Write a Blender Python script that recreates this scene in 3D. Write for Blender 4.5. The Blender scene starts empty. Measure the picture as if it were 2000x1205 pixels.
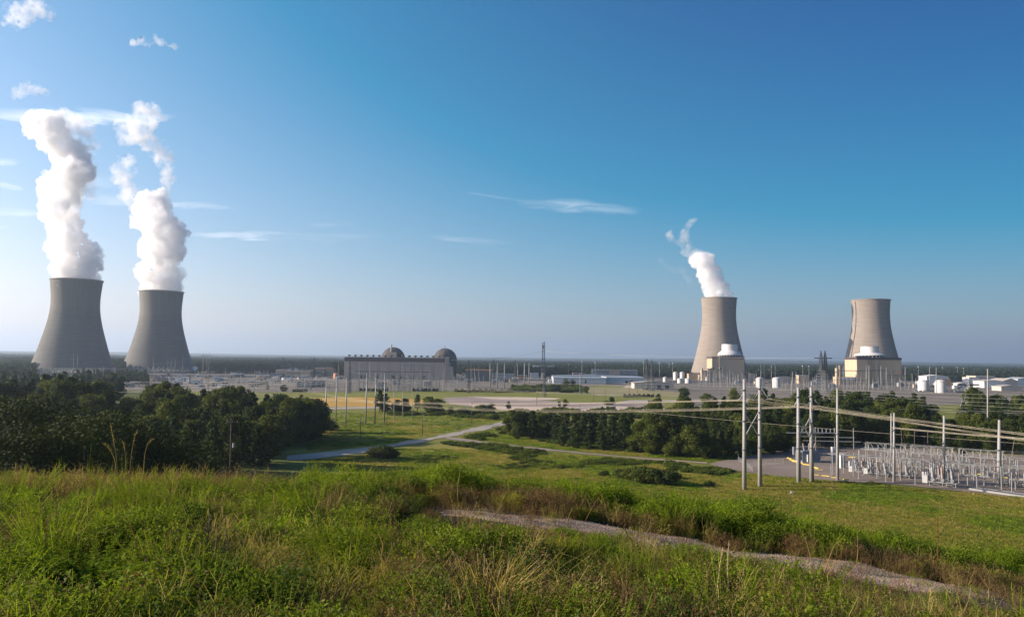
import bpy, math, random
import numpy as np
from mathutils import Vector, Matrix, noise as mnoise
R_ = math.radians
sc = bpy.context.scene
col = sc.collection
rng = np.random.default_rng(7)
random.seed(7)

# ------------------------------------------------------------------ camera
CAMZ, FPX = 36.0, 1500.0
PITCH, ROLL = math.atan(99.5/1500), R_(0.72)
Fv = Vector((0, math.cos(PITCH), math.sin(PITCH)))
R0 = Vector((1, 0, 0)); U0 = Vector((0, -math.sin(PITCH), math.cos(PITCH)))
Rv = math.cos(ROLL)*R0 + math.sin(ROLL)*U0
Uv = -math.sin(ROLL)*R0 + math.cos(ROLL)*U0
cam = bpy.data.cameras.new('camera'); camo = bpy.data.objects.new('camera', cam); col.objects.link(camo)
m = Matrix.Identity(4)
for i in range(3):
    m[i][0], m[i][1], m[i][2] = Rv[i], Uv[i], -Fv[i]
m[2][3] = CAMZ
camo.matrix_world = m
cam.sensor_width = 36; cam.lens = 27; cam.clip_start = 0.3; cam.clip_end = 90000
sc.camera = camo

def ray(px, py):
    return Fv + ((px-1000)/FPX)*Rv - ((py-602.5)/FPX)*Uv
def PY(px, py, Y):
    r = ray(px, py); t = Y/r.y
    return Vector((r.x*t, Y, CAMZ + r.z*t))
def PZ(px, py, z=0.0):
    r = ray(px, py); t = (z-CAMZ)/r.z
    return Vector((r.x*t, r.y*t, z))
def proj(p):
    d = Vector((p[0], p[1], p[2]-CAMZ)); f = d.dot(Fv)
    return 1000+FPX*d.dot(Rv)/f, 602.5-FPX*d.dot(Uv)/f

# ------------------------------------------------------------------ light, sky, exposure
SUN_AZ, SUN_EL = R_(-91), R_(19)           # azimuth clockwise from +Y
sd = Vector((math.sin(SUN_AZ)*math.cos(SUN_EL), math.cos(SUN_AZ)*math.cos(SUN_EL), math.sin(SUN_EL)))
sl = bpy.data.lights.new('sun', 'SUN'); sl.energy = 5.0; sl.angle = R_(0.5); sl.color = (1.0, 0.86, 0.70)
so = bpy.data.objects.new('sun', sl); col.objects.link(so)
so.rotation_euler = sd.to_track_quat('Z', 'Y').to_euler(); so.location = (0, 0, 900)
w = bpy.data.worlds.new('World'); sc.world = w; w.use_nodes = True
nt = w.node_tree; N = nt.nodes; L = nt.links
for n_ in list(N): N.remove(n_)
wo = N.new('ShaderNodeOutputWorld'); bg = N.new('ShaderNodeBackground'); L.new(bg.outputs[0], wo.inputs[0])
bg.inputs[1].default_value = 0.088
sky = N.new('ShaderNodeTexSky'); sky.sky_type = 'NISHITA'; sky.sun_disc = False
sky.sun_elevation = SUN_EL; sky.sun_rotation = SUN_AZ
sky.altitude = 300; sky.air_density = 1.0; sky.dust_density = 0.9; sky.ozone_density = 4.5
def wm(op, *a):
    n = N.new('ShaderNodeMath'); n.operation = op
    for i, v in enumerate(a):
        if isinstance(v, (int, float)): n.inputs[i].default_value = v
        else: L.new(v, n.inputs[i])
    return n.outputs[0]
tc = N.new('ShaderNodeTexCoord'); sx = N.new('ShaderNodeSeparateXYZ'); L.new(tc.outputs['Generated'], sx.inputs[0])
az = wm('ARCTAN2', sx.outputs[0], sx.outputs[1]); el = wm('ARCSINE', sx.outputs[2])
cx = N.new('ShaderNodeCombineXYZ'); L.new(az, cx.inputs[0]); L.new(el, cx.inputs[1])
mp = N.new('ShaderNodeMapping'); mp.inputs['Scale'].default_value = (16, 95, 1); L.new(cx.outputs[0], mp.inputs[0])
nz = N.new('ShaderNodeTexNoise'); nz.inputs['Scale'].default_value = 1.0; nz.inputs['Detail'].default_value = 7
nz.inputs['Roughness'].default_value = 0.62; nz.inputs['Distortion'].default_value = 0.5; L.new(mp.outputs[0], nz.inputs[0])
# thin cirrus streaks, each an ellipse in azimuth/elevation (x0,y0)-(x1,y1), half width, strength
streaks = [((-60, 226), (348, 229), 13, .95), ((-80, 412), (85, 416), 6, .55), ((-30, 316), (45, 319), 6, .5), ((-10, 357), (48, 371), 6, .5),
           ((140, 383), (470, 408), 9, .42), ((360, 459), (566, 459), 8, .6), ((-30, 446), (20, 444), 4, .35), ((900, 374), (1040, 396), 3, .18),
           ((1005, 396), (1260, 412), 12, .30), ((1060, 392), (1180, 400), 8, .22), ((830, 463), (1000, 476), 8, .2), ((600, 438), (700, 440), 5, .15),
           ((90, 330), (250, 375), 20, .2), ((470, 462), (760, 462), 9, .14)]
tot = None
for (a_, b_, hw, st) in streaks:
    def ae(p):
        r = ray(*p); return math.atan2(r.x, r.y), math.asin(r.z/r.length)
    a1, e1_ = ae(a_); a2, e2_ = ae(b_)
    ac, ec = (a1+a2)/2, (e1_+e2_)/2; ln = math.hypot(a2-a1, e2_-e1_)/2; th = math.atan2(e2_-e1_, a2-a1); hh = hw/FPX
    da = wm('SUBTRACT', az, ac); de = wm('SUBTRACT', el, ec)
    u = wm('MULTIPLY', wm('ADD', wm('MULTIPLY', da, math.cos(th)), wm('MULTIPLY', de, math.sin(th))), 1/ln)
    v = wm('MULTIPLY', wm('SUBTRACT', wm('MULTIPLY', de, math.cos(th)), wm('MULTIPLY', da, math.sin(th))), 1/hh)
    v = wm('ADD', v, wm('MULTIPLY', wm('SUBTRACT', nz.outputs[0], 0.5), 3.4))
    q = wm('ADD', wm('POWER', wm('ABSOLUTE', u), 3.0), wm('MULTIPLY', v, v))
    g = wm('MULTIPLY', wm('MAXIMUM', wm('SUBTRACT', 1.0, q), 0.0), st)
    tot = g if tot is None else wm('ADD', tot, g)
nr = wm('MAXIMUM', wm('MULTIPLY', wm('SUBTRACT', nz.outputs[0], 0.30), 2.6), 0.0)
mask = wm('MINIMUM', wm('MULTIPLY', wm('MULTIPLY', tot, nr), 0.85), 0.8)
SKA = (.36, .19, .02); SKO = (.70, .28, .02); SKG = (2.1, 1.27, 1.06); AZK = .34
sp_ = N.new('ShaderNodeSeparateColor'); L.new(sky.outputs[0], sp_.inputs[0]); cb_ = N.new('ShaderNodeCombineColor')
azf = wm('SUBTRACT', 1.0, wm('MULTIPLY', wm('ADD', az, 0.55), AZK))
azf = wm('MAXIMUM', wm('MINIMUM', azf, 1.15), 0.5)
azc = wm('MAXIMUM', wm('MINIMUM', wm('ADD', az, 0.55), 1.4), -0.3)
for i_ in range(3): L.new(wm('MULTIPLY', wm('MAXIMUM', wm('MULTIPLY', wm('SUBTRACT', sp_.outputs[i_], wm('ADD', wm('MULTIPLY', wm('MULTIPLY_ADD', wm('MULTIPLY', azc, azc), 1.3, azc), SKA[i_]), SKO[i_])), SKG[i_]), 0.02), azf), cb_.inputs[i_])
skyc = cb_.outputs[0]
mx = N.new('ShaderNodeMix'); mx.data_type = 'RGBA'; L.new(mask, mx.inputs[0]); L.new(skyc, mx.inputs[6]); mx.inputs[7].default_value = (8.6, 8.6, 9.0, 1)
L.new(mx.outputs[2], bg.inputs[0])
vs = sc.view_settings; vs.view_transform = 'Standard'; vs.look = 'None'; vs.exposure = 1.0; vs.gamma = 1; vs.use_curve_mapping = False
cy = sc.cycles
cy.max_bounces = 14; cy.diffuse_bounces = 3; cy.glossy_bounces = 2; cy.transmission_bounces = 3; cy.volume_bounces = 14
cy.transparent_max_bounces = 24; cy.use_denoising = True; cy.volume_step_rate = 1.0; cy.volume_max_steps = 256

# ------------------------------------------------------------------ helpers
def tag(o, label=None, cat=None, group=None, kind=None):
    if label: o['label'] = label
    if cat: o['category'] = cat
    if group: o['group'] = group
    if kind: o['kind'] = kind
    return o
def root(name, loc, label, cat, group=None, rz=0.0):
    o = bpy.data.objects.new(name, None); col.objects.link(o); o.empty_display_size = 1
    o.location = loc; o.rotation_euler = (0, 0, rz)
    return tag(o, label, cat, group)
def copy_tree(o, loc=None, rz=None, scale=None, label=None, group=None):
    c = o.copy(); col.objects.link(c)
    if loc is not None: c.location = loc
    if rz is not None: c.rotation_euler = (0, 0, rz)
    if scale is not None: c.scale = scale if hasattr(scale, '__len__') else (scale,)*3
    if label: c['label'] = label
    if group: c['group'] = group
    for ch in list(o.children):
        d = ch.copy(); col.objects.link(d); d.parent = c
        for g in list(ch.children):
            e = g.copy(); col.objects.link(e); e.parent = d
    return c

class MB:
    def __init__(s): s.v = []; s.f = []
    def add(s, vs_, fs):
        b = len(s.v); s.v += [tuple(p) for p in vs_]; s.f += [tuple(b+i for i in f) for f in fs]; return s
    def box(s, x0, x1, y0, y1, z0, z1):
        return s.add([(x0,y0,z0),(x1,y0,z0),(x1,y1,z0),(x0,y1,z0),(x0,y0,z1),(x1,y0,z1),(x1,y1,z1),(x0,y1,z1)],
              [(0,3,2,1),(4,5,6,7),(0,1,5,4),(1,2,6,5),(2,3,7,6),(3,0,4,7)])
    def tube(s, p, q, r0, r1=None, n=8, caps=True):
        p = Vector(p); q = Vector(q); r1 = r0 if r1 is None else r1
        d = (q-p); 
        if d.length < 1e-6: return s
        d.normalize(); a = d.orthogonal().normalized(); b = d.cross(a)
        vs_ = []
        for (c, r) in ((p, r0), (q, r1)):
            for i in range(n):
                t = 2*math.pi*i/n; vs_.append(c + (a*math.cos(t)+b*math.sin(t))*r)
        fs = [(i, (i+1)%n, n+(i+1)%n, n+i) for i in range(n)]
        if caps: fs += [tuple(reversed(range(n))), tuple(range(n, 2*n))]
        return s.add(vs_, fs)
    def path(s, pts, r, n=5):
        for a, b in zip(pts, pts[1:]): s.tube(a, b, r, r, n, False)
        return s
    def bar(s, p, q, w_): return s.tube(p, q, w_*0.7, None, 4)
    def lathe(s, prof, n=48, cx=0, cy=0):
        b = len(s.v)
        for (r, z) in prof:
            for i in range(n):
                t = 2*math.pi*i/n; s.v.append((cx+r*math.cos(t), cy+r*math.sin(t), z))
        for k in range(len(prof)-1):
            for i in range(n):
                j = (i+1) % n
                s.f.append((b+k*n+i, b+k*n+j, b+(k+1)*n+j, b+(k+1)*n+i))
        return s
    def poly(s, pts):
        return s.add(pts, [tuple(range(len(pts)))])
    def build(s, name, mat, parent=None, loc=None, smooth=False, rz=0.0):
        me = bpy.data.meshes.new(name); me.from_pydata([tuple(map(float, p)) for p in s.v], [], s.f); me.update()
        if mat: me.materials.append(mat)
        if smooth: me.polygons.foreach_set('use_smooth', [True]*len(me.polygons))
        o = bpy.data.objects.new(name, me); col.objects.link(o)
        if parent: o.parent = parent
        if loc is not None: o.location = loc
        if rz: o.rotation_euler = (0, 0, rz)
        return o

def np_mesh(name, V, F, mat, smooth=False, link=True):
    me = bpy.data.meshes.new(name); V = np.asarray(V, dtype=np.float32); F = np.asarray(F, dtype=np.int32)
    k = F.shape[1]
    me.vertices.add(len(V)); me.vertices.foreach_set('co', V.ravel())
    me.loops.add(F.size); me.loops.foreach_set('vertex_index', F.ravel())
    me.polygons.add(len(F)); me.polygons.foreach_set('loop_start', np.arange(len(F), dtype=np.int32)*k)
    me.polygons.foreach_set('loop_total', np.full(len(F), k, dtype=np.int32))
    me.update(calc_edges=True)
    if smooth: me.polygons.foreach_set('use_smooth', [True]*len(F))
    if mat: me.materials.append(mat)
    o = bpy.data.objects.new(name, me)
    if link: col.objects.link(o)
    return o

# ------------------------------------------------------------------ materials
def mat_base(name, rough=0.85, metal=0.0):
    m_ = bpy.data.materials.new(name); m_.use_nodes = True
    b = m_.node_tree.nodes['Principled BSDF']; b.inputs['Roughness'].default_value = rough; b.inputs['Metallic'].default_value = metal
    b.inputs['Specular IOR Level'].default_value = 0.25
    return m_, m_.node_tree, b
def mix(nt_, fac, c1, c2, blend='MIX'):
    n = nt_.nodes.new('ShaderNodeMix'); n.data_type = 'RGBA'; n.blend_type = blend
    if isinstance(fac, (int, float)): n.inputs[0].default_value = fac
    else: nt_.links.new(fac, n.inputs[0])
    for i, c in ((6, c1), (7, c2)):
        if isinstance(c, (tuple, list)): n.inputs[i].default_value = (*c[:3], 1)
        else: nt_.links.new(c, n.inputs[i])
    return n.outputs[2]
def noise(nt_, scale, detail=5, rough=0.6, coord='Object', vec=None, sc3=None, dist=0.0):
    if vec is None:
        t = nt_.nodes.new('ShaderNodeTexCoord'); vec = t.outputs[coord]
    if sc3:
        mp_ = nt_.nodes.new('ShaderNodeMapping'); mp_.inputs['Scale'].default_value = sc3; nt_.links.new(vec, mp_.inputs[0]); vec = mp_.outputs[0]
    n = nt_.nodes.new('ShaderNodeTexNoise'); n.inputs['Scale'].default_value = scale; n.inputs['Detail'].default_value = detail
    n.inputs['Roughness'].default_value = rough; n.inputs['Distortion'].default_value = dist; nt_.links.new(vec, n.inputs[0]); return n.outputs[0]
def ramp(nt_, v, lo, hi):
    n = nt_.nodes.new('ShaderNodeMapRange'); n.inputs[1].default_value = lo; n.inputs[2].default_value = hi; n.clamp = True
    nt_.links.new(v, n.inputs[0]); return n.outputs[0]
def mth(nt_, op, *a):
    n = nt_.nodes.new('ShaderNodeMath'); n.operation = op
    for i, v in enumerate(a):
        if isinstance(v, (int, float)): n.inputs[i].default_value = v
        else: nt_.links.new(v, n.inputs[i])
    return n.outputs[0]
def plain(name, c, rough=0.7, metal=0.0, var=0.18, scale=0.5, sc3=None, rnd=0.0):
    m_, t, b = mat_base(name, rough, metal)
    nz_ = noise(t, scale, 6, 0.65, sc3=sc3)
    c2 = tuple(x*(1-var*1.6) for x in c); c3 = tuple(min(1, x*(1+var)) for x in c)
    out = mix(t, ramp(t, nz_, 0.3, 0.7), c2, c3)
    if rnd:
        oi = t.nodes.new('ShaderNodeObjectInfo'); k = ramp(t, oi.outputs['Random'], 0, 1)
        out = mix(t, rnd, out, mix(t, k, (0.1, 0.1, 0.1), (1, 1, 1)), 'MULTIPLY')
    t.links.new(out, b.inputs['Base Color'])
    return m_
def foliage(name, c1, c2, scale=0.5, transl=0.35, rnd=0.5, rough=0.75, spec=0.10):
    m_, t, b = mat_base(name, rough); b.inputs['Specular IOR Level'].default_value = spec
    nz_ = noise(t, scale, 3, 0.6)
    oi = t.nodes.new('ShaderNodeObjectInfo')
    f = mth(t, 'ADD', mth(t, 'MULTIPLY', ramp(t, nz_, 0.3, 0.7), 1-rnd), mth(t, 'MULTIPLY', oi.outputs['Random'], rnd))
    c = mix(t, f, c1, c2)
    t.links.new(c, b.inputs['Base Color'])
    tr = t.nodes.new('ShaderNodeBsdfTranslucent'); t.links.new(mix(t, 1.0, c, (1.25, 1.25, 0.6), 'MULTIPLY'), tr.inputs[0])
    ms = t.nodes.new('ShaderNodeMixShader'); ms.inputs[0].default_value = transl
    out = t.nodes['Material Output']; t.links.new(b.outputs[0], ms.inputs[1]); t.links.new(tr.outputs[0], ms.inputs[2]); t.links.new(ms.outputs[0], out.inputs[0])
    return m_
M = {}
M['steel'] = plain('galvanised_steel', (.29, .30, .31), .5, .25, .12, 2)
M['steel_light'] = plain('pale_galvanised', (.27, .27, .26), .5, .1, .1, 2)
M['steel_dark'] = plain('weathered_steel', (.10, .11, .12), .6, .2, .2, 1)
M['pole_grey'] = plain('grey_pole', (.33, .32, .31), .7, 0, .15, 3, (1, 1, .08))
M['wood_pole'] = plain('wood_pole', (.14, .11, .085), .9, 0, .25, 3, (1, 1, .1))
M['insul'] = plain('porcelain_insulator', (.30, .24, .22), .35, 0, .2, 3)
M['insul_grey'] = plain('grey_insulator', (.28, .29, .30), .35, 0, .15, 3)
M['wire'] = plain('aluminium_wire', (.40, .36, .28), .5, .2, .05, 1)
M['wire_dim'] = plain('weathered_wire', (.36, .36, .33), .6, .1, .1, 1)
M['white'] = plain('white_paint', (.62, .61, .59), .55, 0, .05, .2)
M['tank'] = plain('tank_white', (.62, .61, .59), .5, 0, .06, .2)
M['tan_tank'] = plain('rusty_orange_paint', (.55, .27, .14), .6, 0, .15, .3)
M['beige'] = plain('beige_cladding', (.42, .345, .25), .8, 0, .08, .08, (1, 1, .2))
M['cream'] = plain('cream_cladding', (.46, .365, .25), .8, 0, .07, .05, (1, 1, .2))
M['greywall'] = plain('grey_tan_cladding', (.37, .32, .27), .85, 0, .06, .03, (1, 1, .2))
M['band'] = plain('brown_fascia', (.075, .058, .062), .7, 0, .1, .1)
M['concrete'] = plain('concrete', (.42, .40, .37), .9, 0, .15, .3)
M['dome'] = plain('dome_concrete', (.10, .09, .082), .9, 0, .25, .12)
M['shed_blue'] = plain('pale_blue_metal', (.42, .48, .50), .6, 0, .08, .08, (6, 1, .3))
M['shed_roof'] = plain('pale_metal_roof', (.44, .47, .49), .5, .1, .10, .15, (8, .3, 1))
M['shed_tan'] = plain('tan_metal_roof', (.46, .42, .36), .6, 0, .10, .15, (8, .3, 1))
M['red'] = plain('red_brick', (.30, .10, .08), .8, 0, .15, .3)
M['glass'] = plain('dark_window_glass', (.045, .055, .07), .15, 0, .2, .3)
M['dark'] = plain('dark_opening', (.02, .02, .022), .8, 0, .2, .3)
M['xfmr'] = plain('transformer_blue_grey', (.17, .20, .23), .6, .1, .15, .6)
M['yellow'] = plain('yellow_paint', (.85, .60, .08), .6, 0, .08, 1)
M['cab'] = plain('cabinet_white', (.50, .51, .50), .5, 0, .05, 1)
M['bark'] = plain('bark', (.13, .10, .08), .95, 0, .3, 2, (1, 1, .3))
M['bark_pale'] = plain('pale_bark', (.38, .34, .29), .95, 0, .25, 2, (1, 1, .3))
M['leaf_a'] = foliage('oak_leaves', (.024, .040, .009), (.058, .078, .016), .25, .28)
M['leaf_b'] = foliage('pine_needles', (.024, .042, .012), (.052, .076, .018), .3, .22)
M['leaf_c'] = foliage('yellowgreen_leaves', (.042, .062, .012), (.12, .14, .024), .25, .32)
M['leaf_shaded'] = foliage('shade_darkened_leaves', (.016, .028, .008), (.040, .055, .013), .3, .16)  # near left trees: shade from their neighbours put into a darker leaf colour
M['leaf_far'] = foliage('far_forest_leaves', (.022, .038, .018), (.045, .065, .026), .1, .15, .6)
M['scrub'] = foliage('scrub_leaves', (.06, .095, .012), (.12, .155, .02), .4, .3)
M['g_bright'] = foliage('bright_weed_leaves', (.12, .20, .012), (.26, .33, .022), 3, .42, .6)
M['g_mid'] = foliage('weed_leaves', (.08, .13, .012), (.19, .23, .02), 3, .38, .6)
M['g_dark'] = foliage('dark_weed_leaves', (.045, .08, .012), (.11, .15, .02), 3, .3, .6)
M['g_olive'] = foliage('olive_grass', (.15, .155, .02), (.27, .25, .045), 3, .4, .6)
M['g_tan'] = foliage('dry_tan_grass', (.27, .21, .07), (.42, .33, .12), 3, .4, .5)
M['g_brown'] = foliage('dry_brown_stems', (.11, .065, .03), (.20, .13, .06), 3, .25, .6)
M['g_red'] = foliage('russet_stems', (.16, .07, .035), (.24, .13, .06), 3, .25, .6)
M['g_straw'] = foliage('straw_seed_heads', (.5, .40, .22), (.62, .5, .3), 3, .35, .4)

# ------------------------------------------------------------------ terrain
def sm(a, b, x):
    t = np.clip((x-a)/(b-a), 0, 1); return t*t*(3-2*t)
def fnoise(x, y, s, seed=0):
    x = np.asarray(x, float)/s; y = np.asarray(y, float)/s
    r = np.zeros_like(x)
    for k, (fx, fy, p, a) in enumerate(((1, .37, 0.3, 1), (-.6, 1.1, 1.7, .8), (1.9, 1.3, 2.9, .5), (-2.3, 1.7, .5, .4), (3.7, -2.9, 1.1, .25), (5.3, 4.1, 2.2, .15))):
        r += a*np.sin(fx*x*2.1+fy*y*2.1+p+seed*1.3*(k+1))
    return r/2.2
def tz(X, Y):
    X = np.asarray(X, float); Y = np.asarray(Y, float)
    Yc = 26 - 1.5*sm(0, 15, X) + 4*sm(0, -20, X)
    d = 2.1 + .08*np.maximum(Y, 0) + .15*(np.log1p(np.exp(np.clip(X/1.2, -30, 30)))*1.2) + .025*np.maximum(-X, 0) + .3*np.maximum(-X-70, 0)
    e = (Y-Yc)/1.5
    d = d + .5*1.5*np.log1p(np.exp(np.clip(e, -30, 60)))*(1-0*e) + np.where(e > 60, 0, 0)
    d = np.where(e > 60, 2.1+.08*Y+.15*np.maximum(X, 0)+.5*(Y-Yc), d)
    d = d + 0.10*fnoise(X, Y, 3.0)*sm(4, 9, np.hypot(X, Y)) - .05*fnoise(X, Y, 1.1, 3)
    hill = CAMZ - d
    r = np.hypot(X, Y)
    base = 9*np.exp(-(((X+170)/75)**2+((Y-210)/80)**2))
    base = base + sm(1750, 3200, r)*4 + sm(3000, 8000, r)*14 + sm(8000, 14000, r)*(52+14*fnoise(X, Y, 3300, 2)) + sm(3000, 7000, r)*3*fnoise(X, Y, 800, 4) + sm(11000, 20000, r)*10*fnoise(X, Y, 5000, 5) - sm(22000, 40000, r)*60
    k = 2.5
    dlt = np.clip((hill-base)/k, -40, 40)
    return base + k*np.log1p(np.exp(dlt))
def flatz(X, Y): return float(tz(X, Y))
def axis(fine, step, far, g):
    a = list(np.arange(0, fine, step)); x = fine; s = step
    while x < far: a.append(x); s *= g; x += s
    a.append(far); return np.array(a)
ax = axis(34, .8, 45000, 1.07); ax = np.concatenate([-ax[::-1][:-1], ax])
ay = np.concatenate([-axis(10, 1.5, 600, 1.35)[::-1][:-1], axis(40, .7, 45000, 1.05)])
GX, GY = np.meshgrid(ax, ay); GZ = tz(GX, GY)
nx, ny = len(ax), len(ay)
V = np.stack([GX.ravel(), GY.ravel(), GZ.ravel()], 1)
ii = np.arange((ny-1)*(nx-1)); rr, cc = ii//(nx-1), ii % (nx-1)
Fq = np.stack([rr*nx+cc, rr*nx+cc+1, (rr+1)*nx+cc+1, (rr+1)*nx+cc], 1)
# ground material: soil/grass near, fields in the middle, woodland far off
gm, t, b = mat_base('ground_cover', .95)
geo = t.nodes.new('ShaderNodeNewGeometry'); gp = geo.outputs['Position']
dist = t.nodes.new('ShaderNodeVectorMath'); dist.operation = 'LENGTH'; t.links.new(gp, dist.inputs[0]); dv = dist.outputs['Value']
n1 = noise(t, .018, 6, .6, vec=gp); n2 = noise(t, .12, 6, .7, vec=gp); n3 = noise(t, 1.1, 5, .7, vec=gp)
fld = mix(t, ramp(t, n1, .38, .62), (.11, .135, .012), (.20, .185, .026))
fld = mix(t, ramp(t, n2, .52, .75), fld, (.05, .085, .018))
fld = mix(t, mth(t, 'MULTIPLY', ramp(t, n3, .5, .8), .45), fld, (.21, .19, .07))
near = mix(t, ramp(t, n3, .3, .7), (.035, .035, .015), (.08, .07, .03))
g1 = mix(t, ramp(t, dv, 45, 90), near, fld)
far_ = mix(t, ramp(t, noise(t, .003, 8, .7, vec=gp), .35, .65), (.018, .032, .014), (.045, .062, .024))
g2 = mix(t, ramp(t, dv, 1500, 1800), g1, far_)
t.links.new(g2, b.inputs['Base Color'])
bp = t.nodes.new('ShaderNodeBump'); bp.inputs['Strength'].default_value = .6; bp.inputs['Distance'].default_value = .5; t.links.new(n3, bp.inputs['Height']); t.links.new(bp.outputs[0], b.inputs['Normal'])
tag(np_mesh('ground', V, Fq, gm, True), 'grassy ground of the hill, the fields and the far wooded land', None, None, 'structure')

# flat sheets laid on the ground, outline given as image points on z=0
LAY = [0.03]
def sheet(name, pts, mat, label, z=None, sub=24, edge=1.0):
    P3 = [PZ(x, y, 0) for x, y in pts]
    if z is None: LAY[0] += .008; z = LAY[0]
    # densify and drape over the gently uneven ground
    import mathutils
    ptsd = []
    for a, c in zip(P3, P3[1:]+P3[:1]):
        L_ = (c-a).length; n = max(1, min(sub*3, int(L_/(4 if L_ < 400 else 15))))
        per = Vector((-(c-a).y, (c-a).x, 0)).normalized() if L_ > 0 else Vector()
        for i in range(n):
            q = a.lerp(c, i/n); wob = min(1.6, L_*.03)*edge
            ptsd.append(q + per*wob*(float(fnoise(q.x, q.y, 9, 6))+.5*rng.uniform(-1, 1)))
    xs = [p.x for p in ptsd]; ys = [p.y for p in ptsd]
    st = max(8.0, (max(max(xs)-min(xs), max(ys)-min(ys)))/60)
    inner = []
    def inside(x, y):
        c_ = False; n = len(ptsd)
        for i in range(n):
            a = ptsd[i]; d = ptsd[i-1]
            if (a.y > y) != (d.y > y) and x < (d.x-a.x)*(y-a.y)/(d.y-a.y)+a.x: c_ = not c_
        return c_
    x = min(xs)+st/2
    while x < max(xs):
        y = min(ys)+st/2
        while y < max(ys):
            if inside(x, y): inner.append((x, y))
            y += st
        x += st
    vv = [mathutils.Vector((p.x, p.y)) for p in ptsd]; n = len(vv)
    ed = [(i, (i+1) % n) for i in range(n)]
    vv += [mathutils.Vector(p) for p in inner]
    r = mathutils.geometry.delaunay_2d_cdt(vv, ed, [], 1, 1e-4)
    mb = MB(); mb.add([(p.x, p.y, max(flatz(p.x, p.y), 0)+z) for p in r[0]], r[2])
    o = mb.build(name, mat); o.data.materials[0] = mat
    return tag(o, label, None, None, 'structure')
def groundmat(name, c1, c2, s1=.05, s2=.8, c3=None, rough=.95):
    m_, t_, b_ = mat_base(name, rough)
    g = t_.nodes.new('ShaderNodeNewGeometry').outputs['Position']
    a = noise(t_, s1, 6, .65, vec=g, dist=.4); c = noise(t_, s2, 6, .7, vec=g)
    o = mix(t_, ramp(t_, a, .36, .64), c1, c2)
    if c3: o = mix(t_, ramp(t_, c, .45, .75), o, c3)
    else: o = mix(t_, mth(t_, 'MULTIPLY', ramp(t_, c, .4, .8), .3), o, (.05, .05, .04))
    t_.links.new(o, b_.inputs['Base Color']); return m_
GM = {
 'yard': groundmat('plant_yard_gravel', (.13, .112, .09), (.22, .185, .145), .02, .1),
 'gravel': groundmat('substation_gravel', (.20, .155, .12), (.28, .225, .18), .04, 1.5),
 'asphalt': groundmat('worn_asphalt_road', (.33, .285, .235), (.41, .36, .30), .04, .6),
 'orange': groundmat('ripe_orange_field', (.44, .25, .028), (.50, .30, .045), .02, .2),
 'dirt': groundmat('grey_brown_dirt', (.25, .20, .18), (.36, .28, .23), .03, .3),
 'sand': groundmat('pinkish_sand', (.52, .40, .30), (.62, .49, .38), .03, .3),
 'green': groundmat('mown_green_grass', (.13, .155, .010), (.18, .19, .016), .03, .5, (.23, .20, .035)),
 'yellowg': groundmat('yellow_green_grass', (.24, .205, .022), (.17, .165, .014), .05, .7, (.29, .24, .06)),
 'tanf': groundmat('dry_tan_field', (.33, .27, .14), (.22, .21, .08), .02, .25),
 'darkg': groundmat('rough_green_grass', (.055, .09, .018), (.085, .125, .02), .05, .5, (.12, .15, .04)),
}
sheet('plant_yard', [(60, 726), (200, 762), (480, 765), (600, 766.5), (700, 764), (870, 763), (1000, 762), (1090, 759), (1180, 752), (1235, 756), (1320, 766), (1345, 795), (1375, 795), (1365, 772), (1400, 790), (1600, 785), (1800, 792), (1900, 790), (2080, 782), (2060, 733), (1700, 734), (1400, 731), (1000, 727), (500, 725), (200, 722)], GM['yard'], 'grey gravel yard of the power plant')
sheet('orange_field', [(575, 779), (650, 775.5), (720, 775.5), (790, 778), (850, 783), (800, 792), (735, 794), (640, 794), (580, 792)], GM['orange'], 'ripe orange field beyond the grey road')
sheet('field_green_strip', [(560, 769), (640, 767), (860, 765), (1000, 764), (1200, 776), (1320, 776), (1330, 781), (1230, 780), (1120, 785), (1040, 777), (925, 774), (860, 782), (790, 777), (650, 775)], GM['green'], 'green strip of field along the plant yard')
sheet('dry_field', [(1150, 756), (1240, 757), (1330, 767), (1340, 776), (1260, 773), (1170, 773), (1140, 765)], GM['tanf'], 'dry tan field in front of the low hangar')
sheet('lower_meadow', [(620, 803), (740, 800), (870, 800), (985, 806), (990, 823), (875, 847), (765, 868), (640, 886), (560, 893), (560, 820)], GM['green'], 'green meadow under the row of grey poles')
sheet('dirt_lot', [(864, 777), (930, 774), (1000, 776), (1050, 781), (1120, 786), (1200, 787), (1275, 783), (1300, 790), (1270, 801), (1100, 802), (985, 801), (940, 797), (880, 789)], GM['dirt'], 'grey brown dirt lot between the woods and the plant')
sheet('sand_strip', [(915, 790), (990, 794), (1100, 794), (1200, 793), (1300, 798), (1330, 812), (1250, 812), (1100, 802.5), (990, 801), (930, 796)], GM['sand'], 'pale pink sand strip along the dirt lot')
sheet('sand_track', [(925, 775.5), (1010, 775.5), (1096, 777.5), (1084, 780.5), (1020, 782), (960, 779)], GM['sand'], 'pale sandy track above the dirt lot')
sheet('sand_yard', [(1225, 752), (1240, 752), (1240, 758), (1216, 757)], GM['sand'], 'bare sandy patch beside the low hangar')
sheet('field_road', [(560, 796.5), (735, 794.2), (800, 796), (800, 798), (735, 797.6), (600, 801), (560, 803)], GM['asphalt'], 'grey road along the orange field')
sheet('curved_road', [(1110, 799), (1180, 789.5), (1210, 784.5), (1232, 781.5), (1300, 780.5), (1370, 781), (1370, 784), (1300, 783.5), (1240, 785), (1200, 791), (1150, 797), (1130, 802)], GM['asphalt'], 'pale road curving past the dirt lot')
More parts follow.
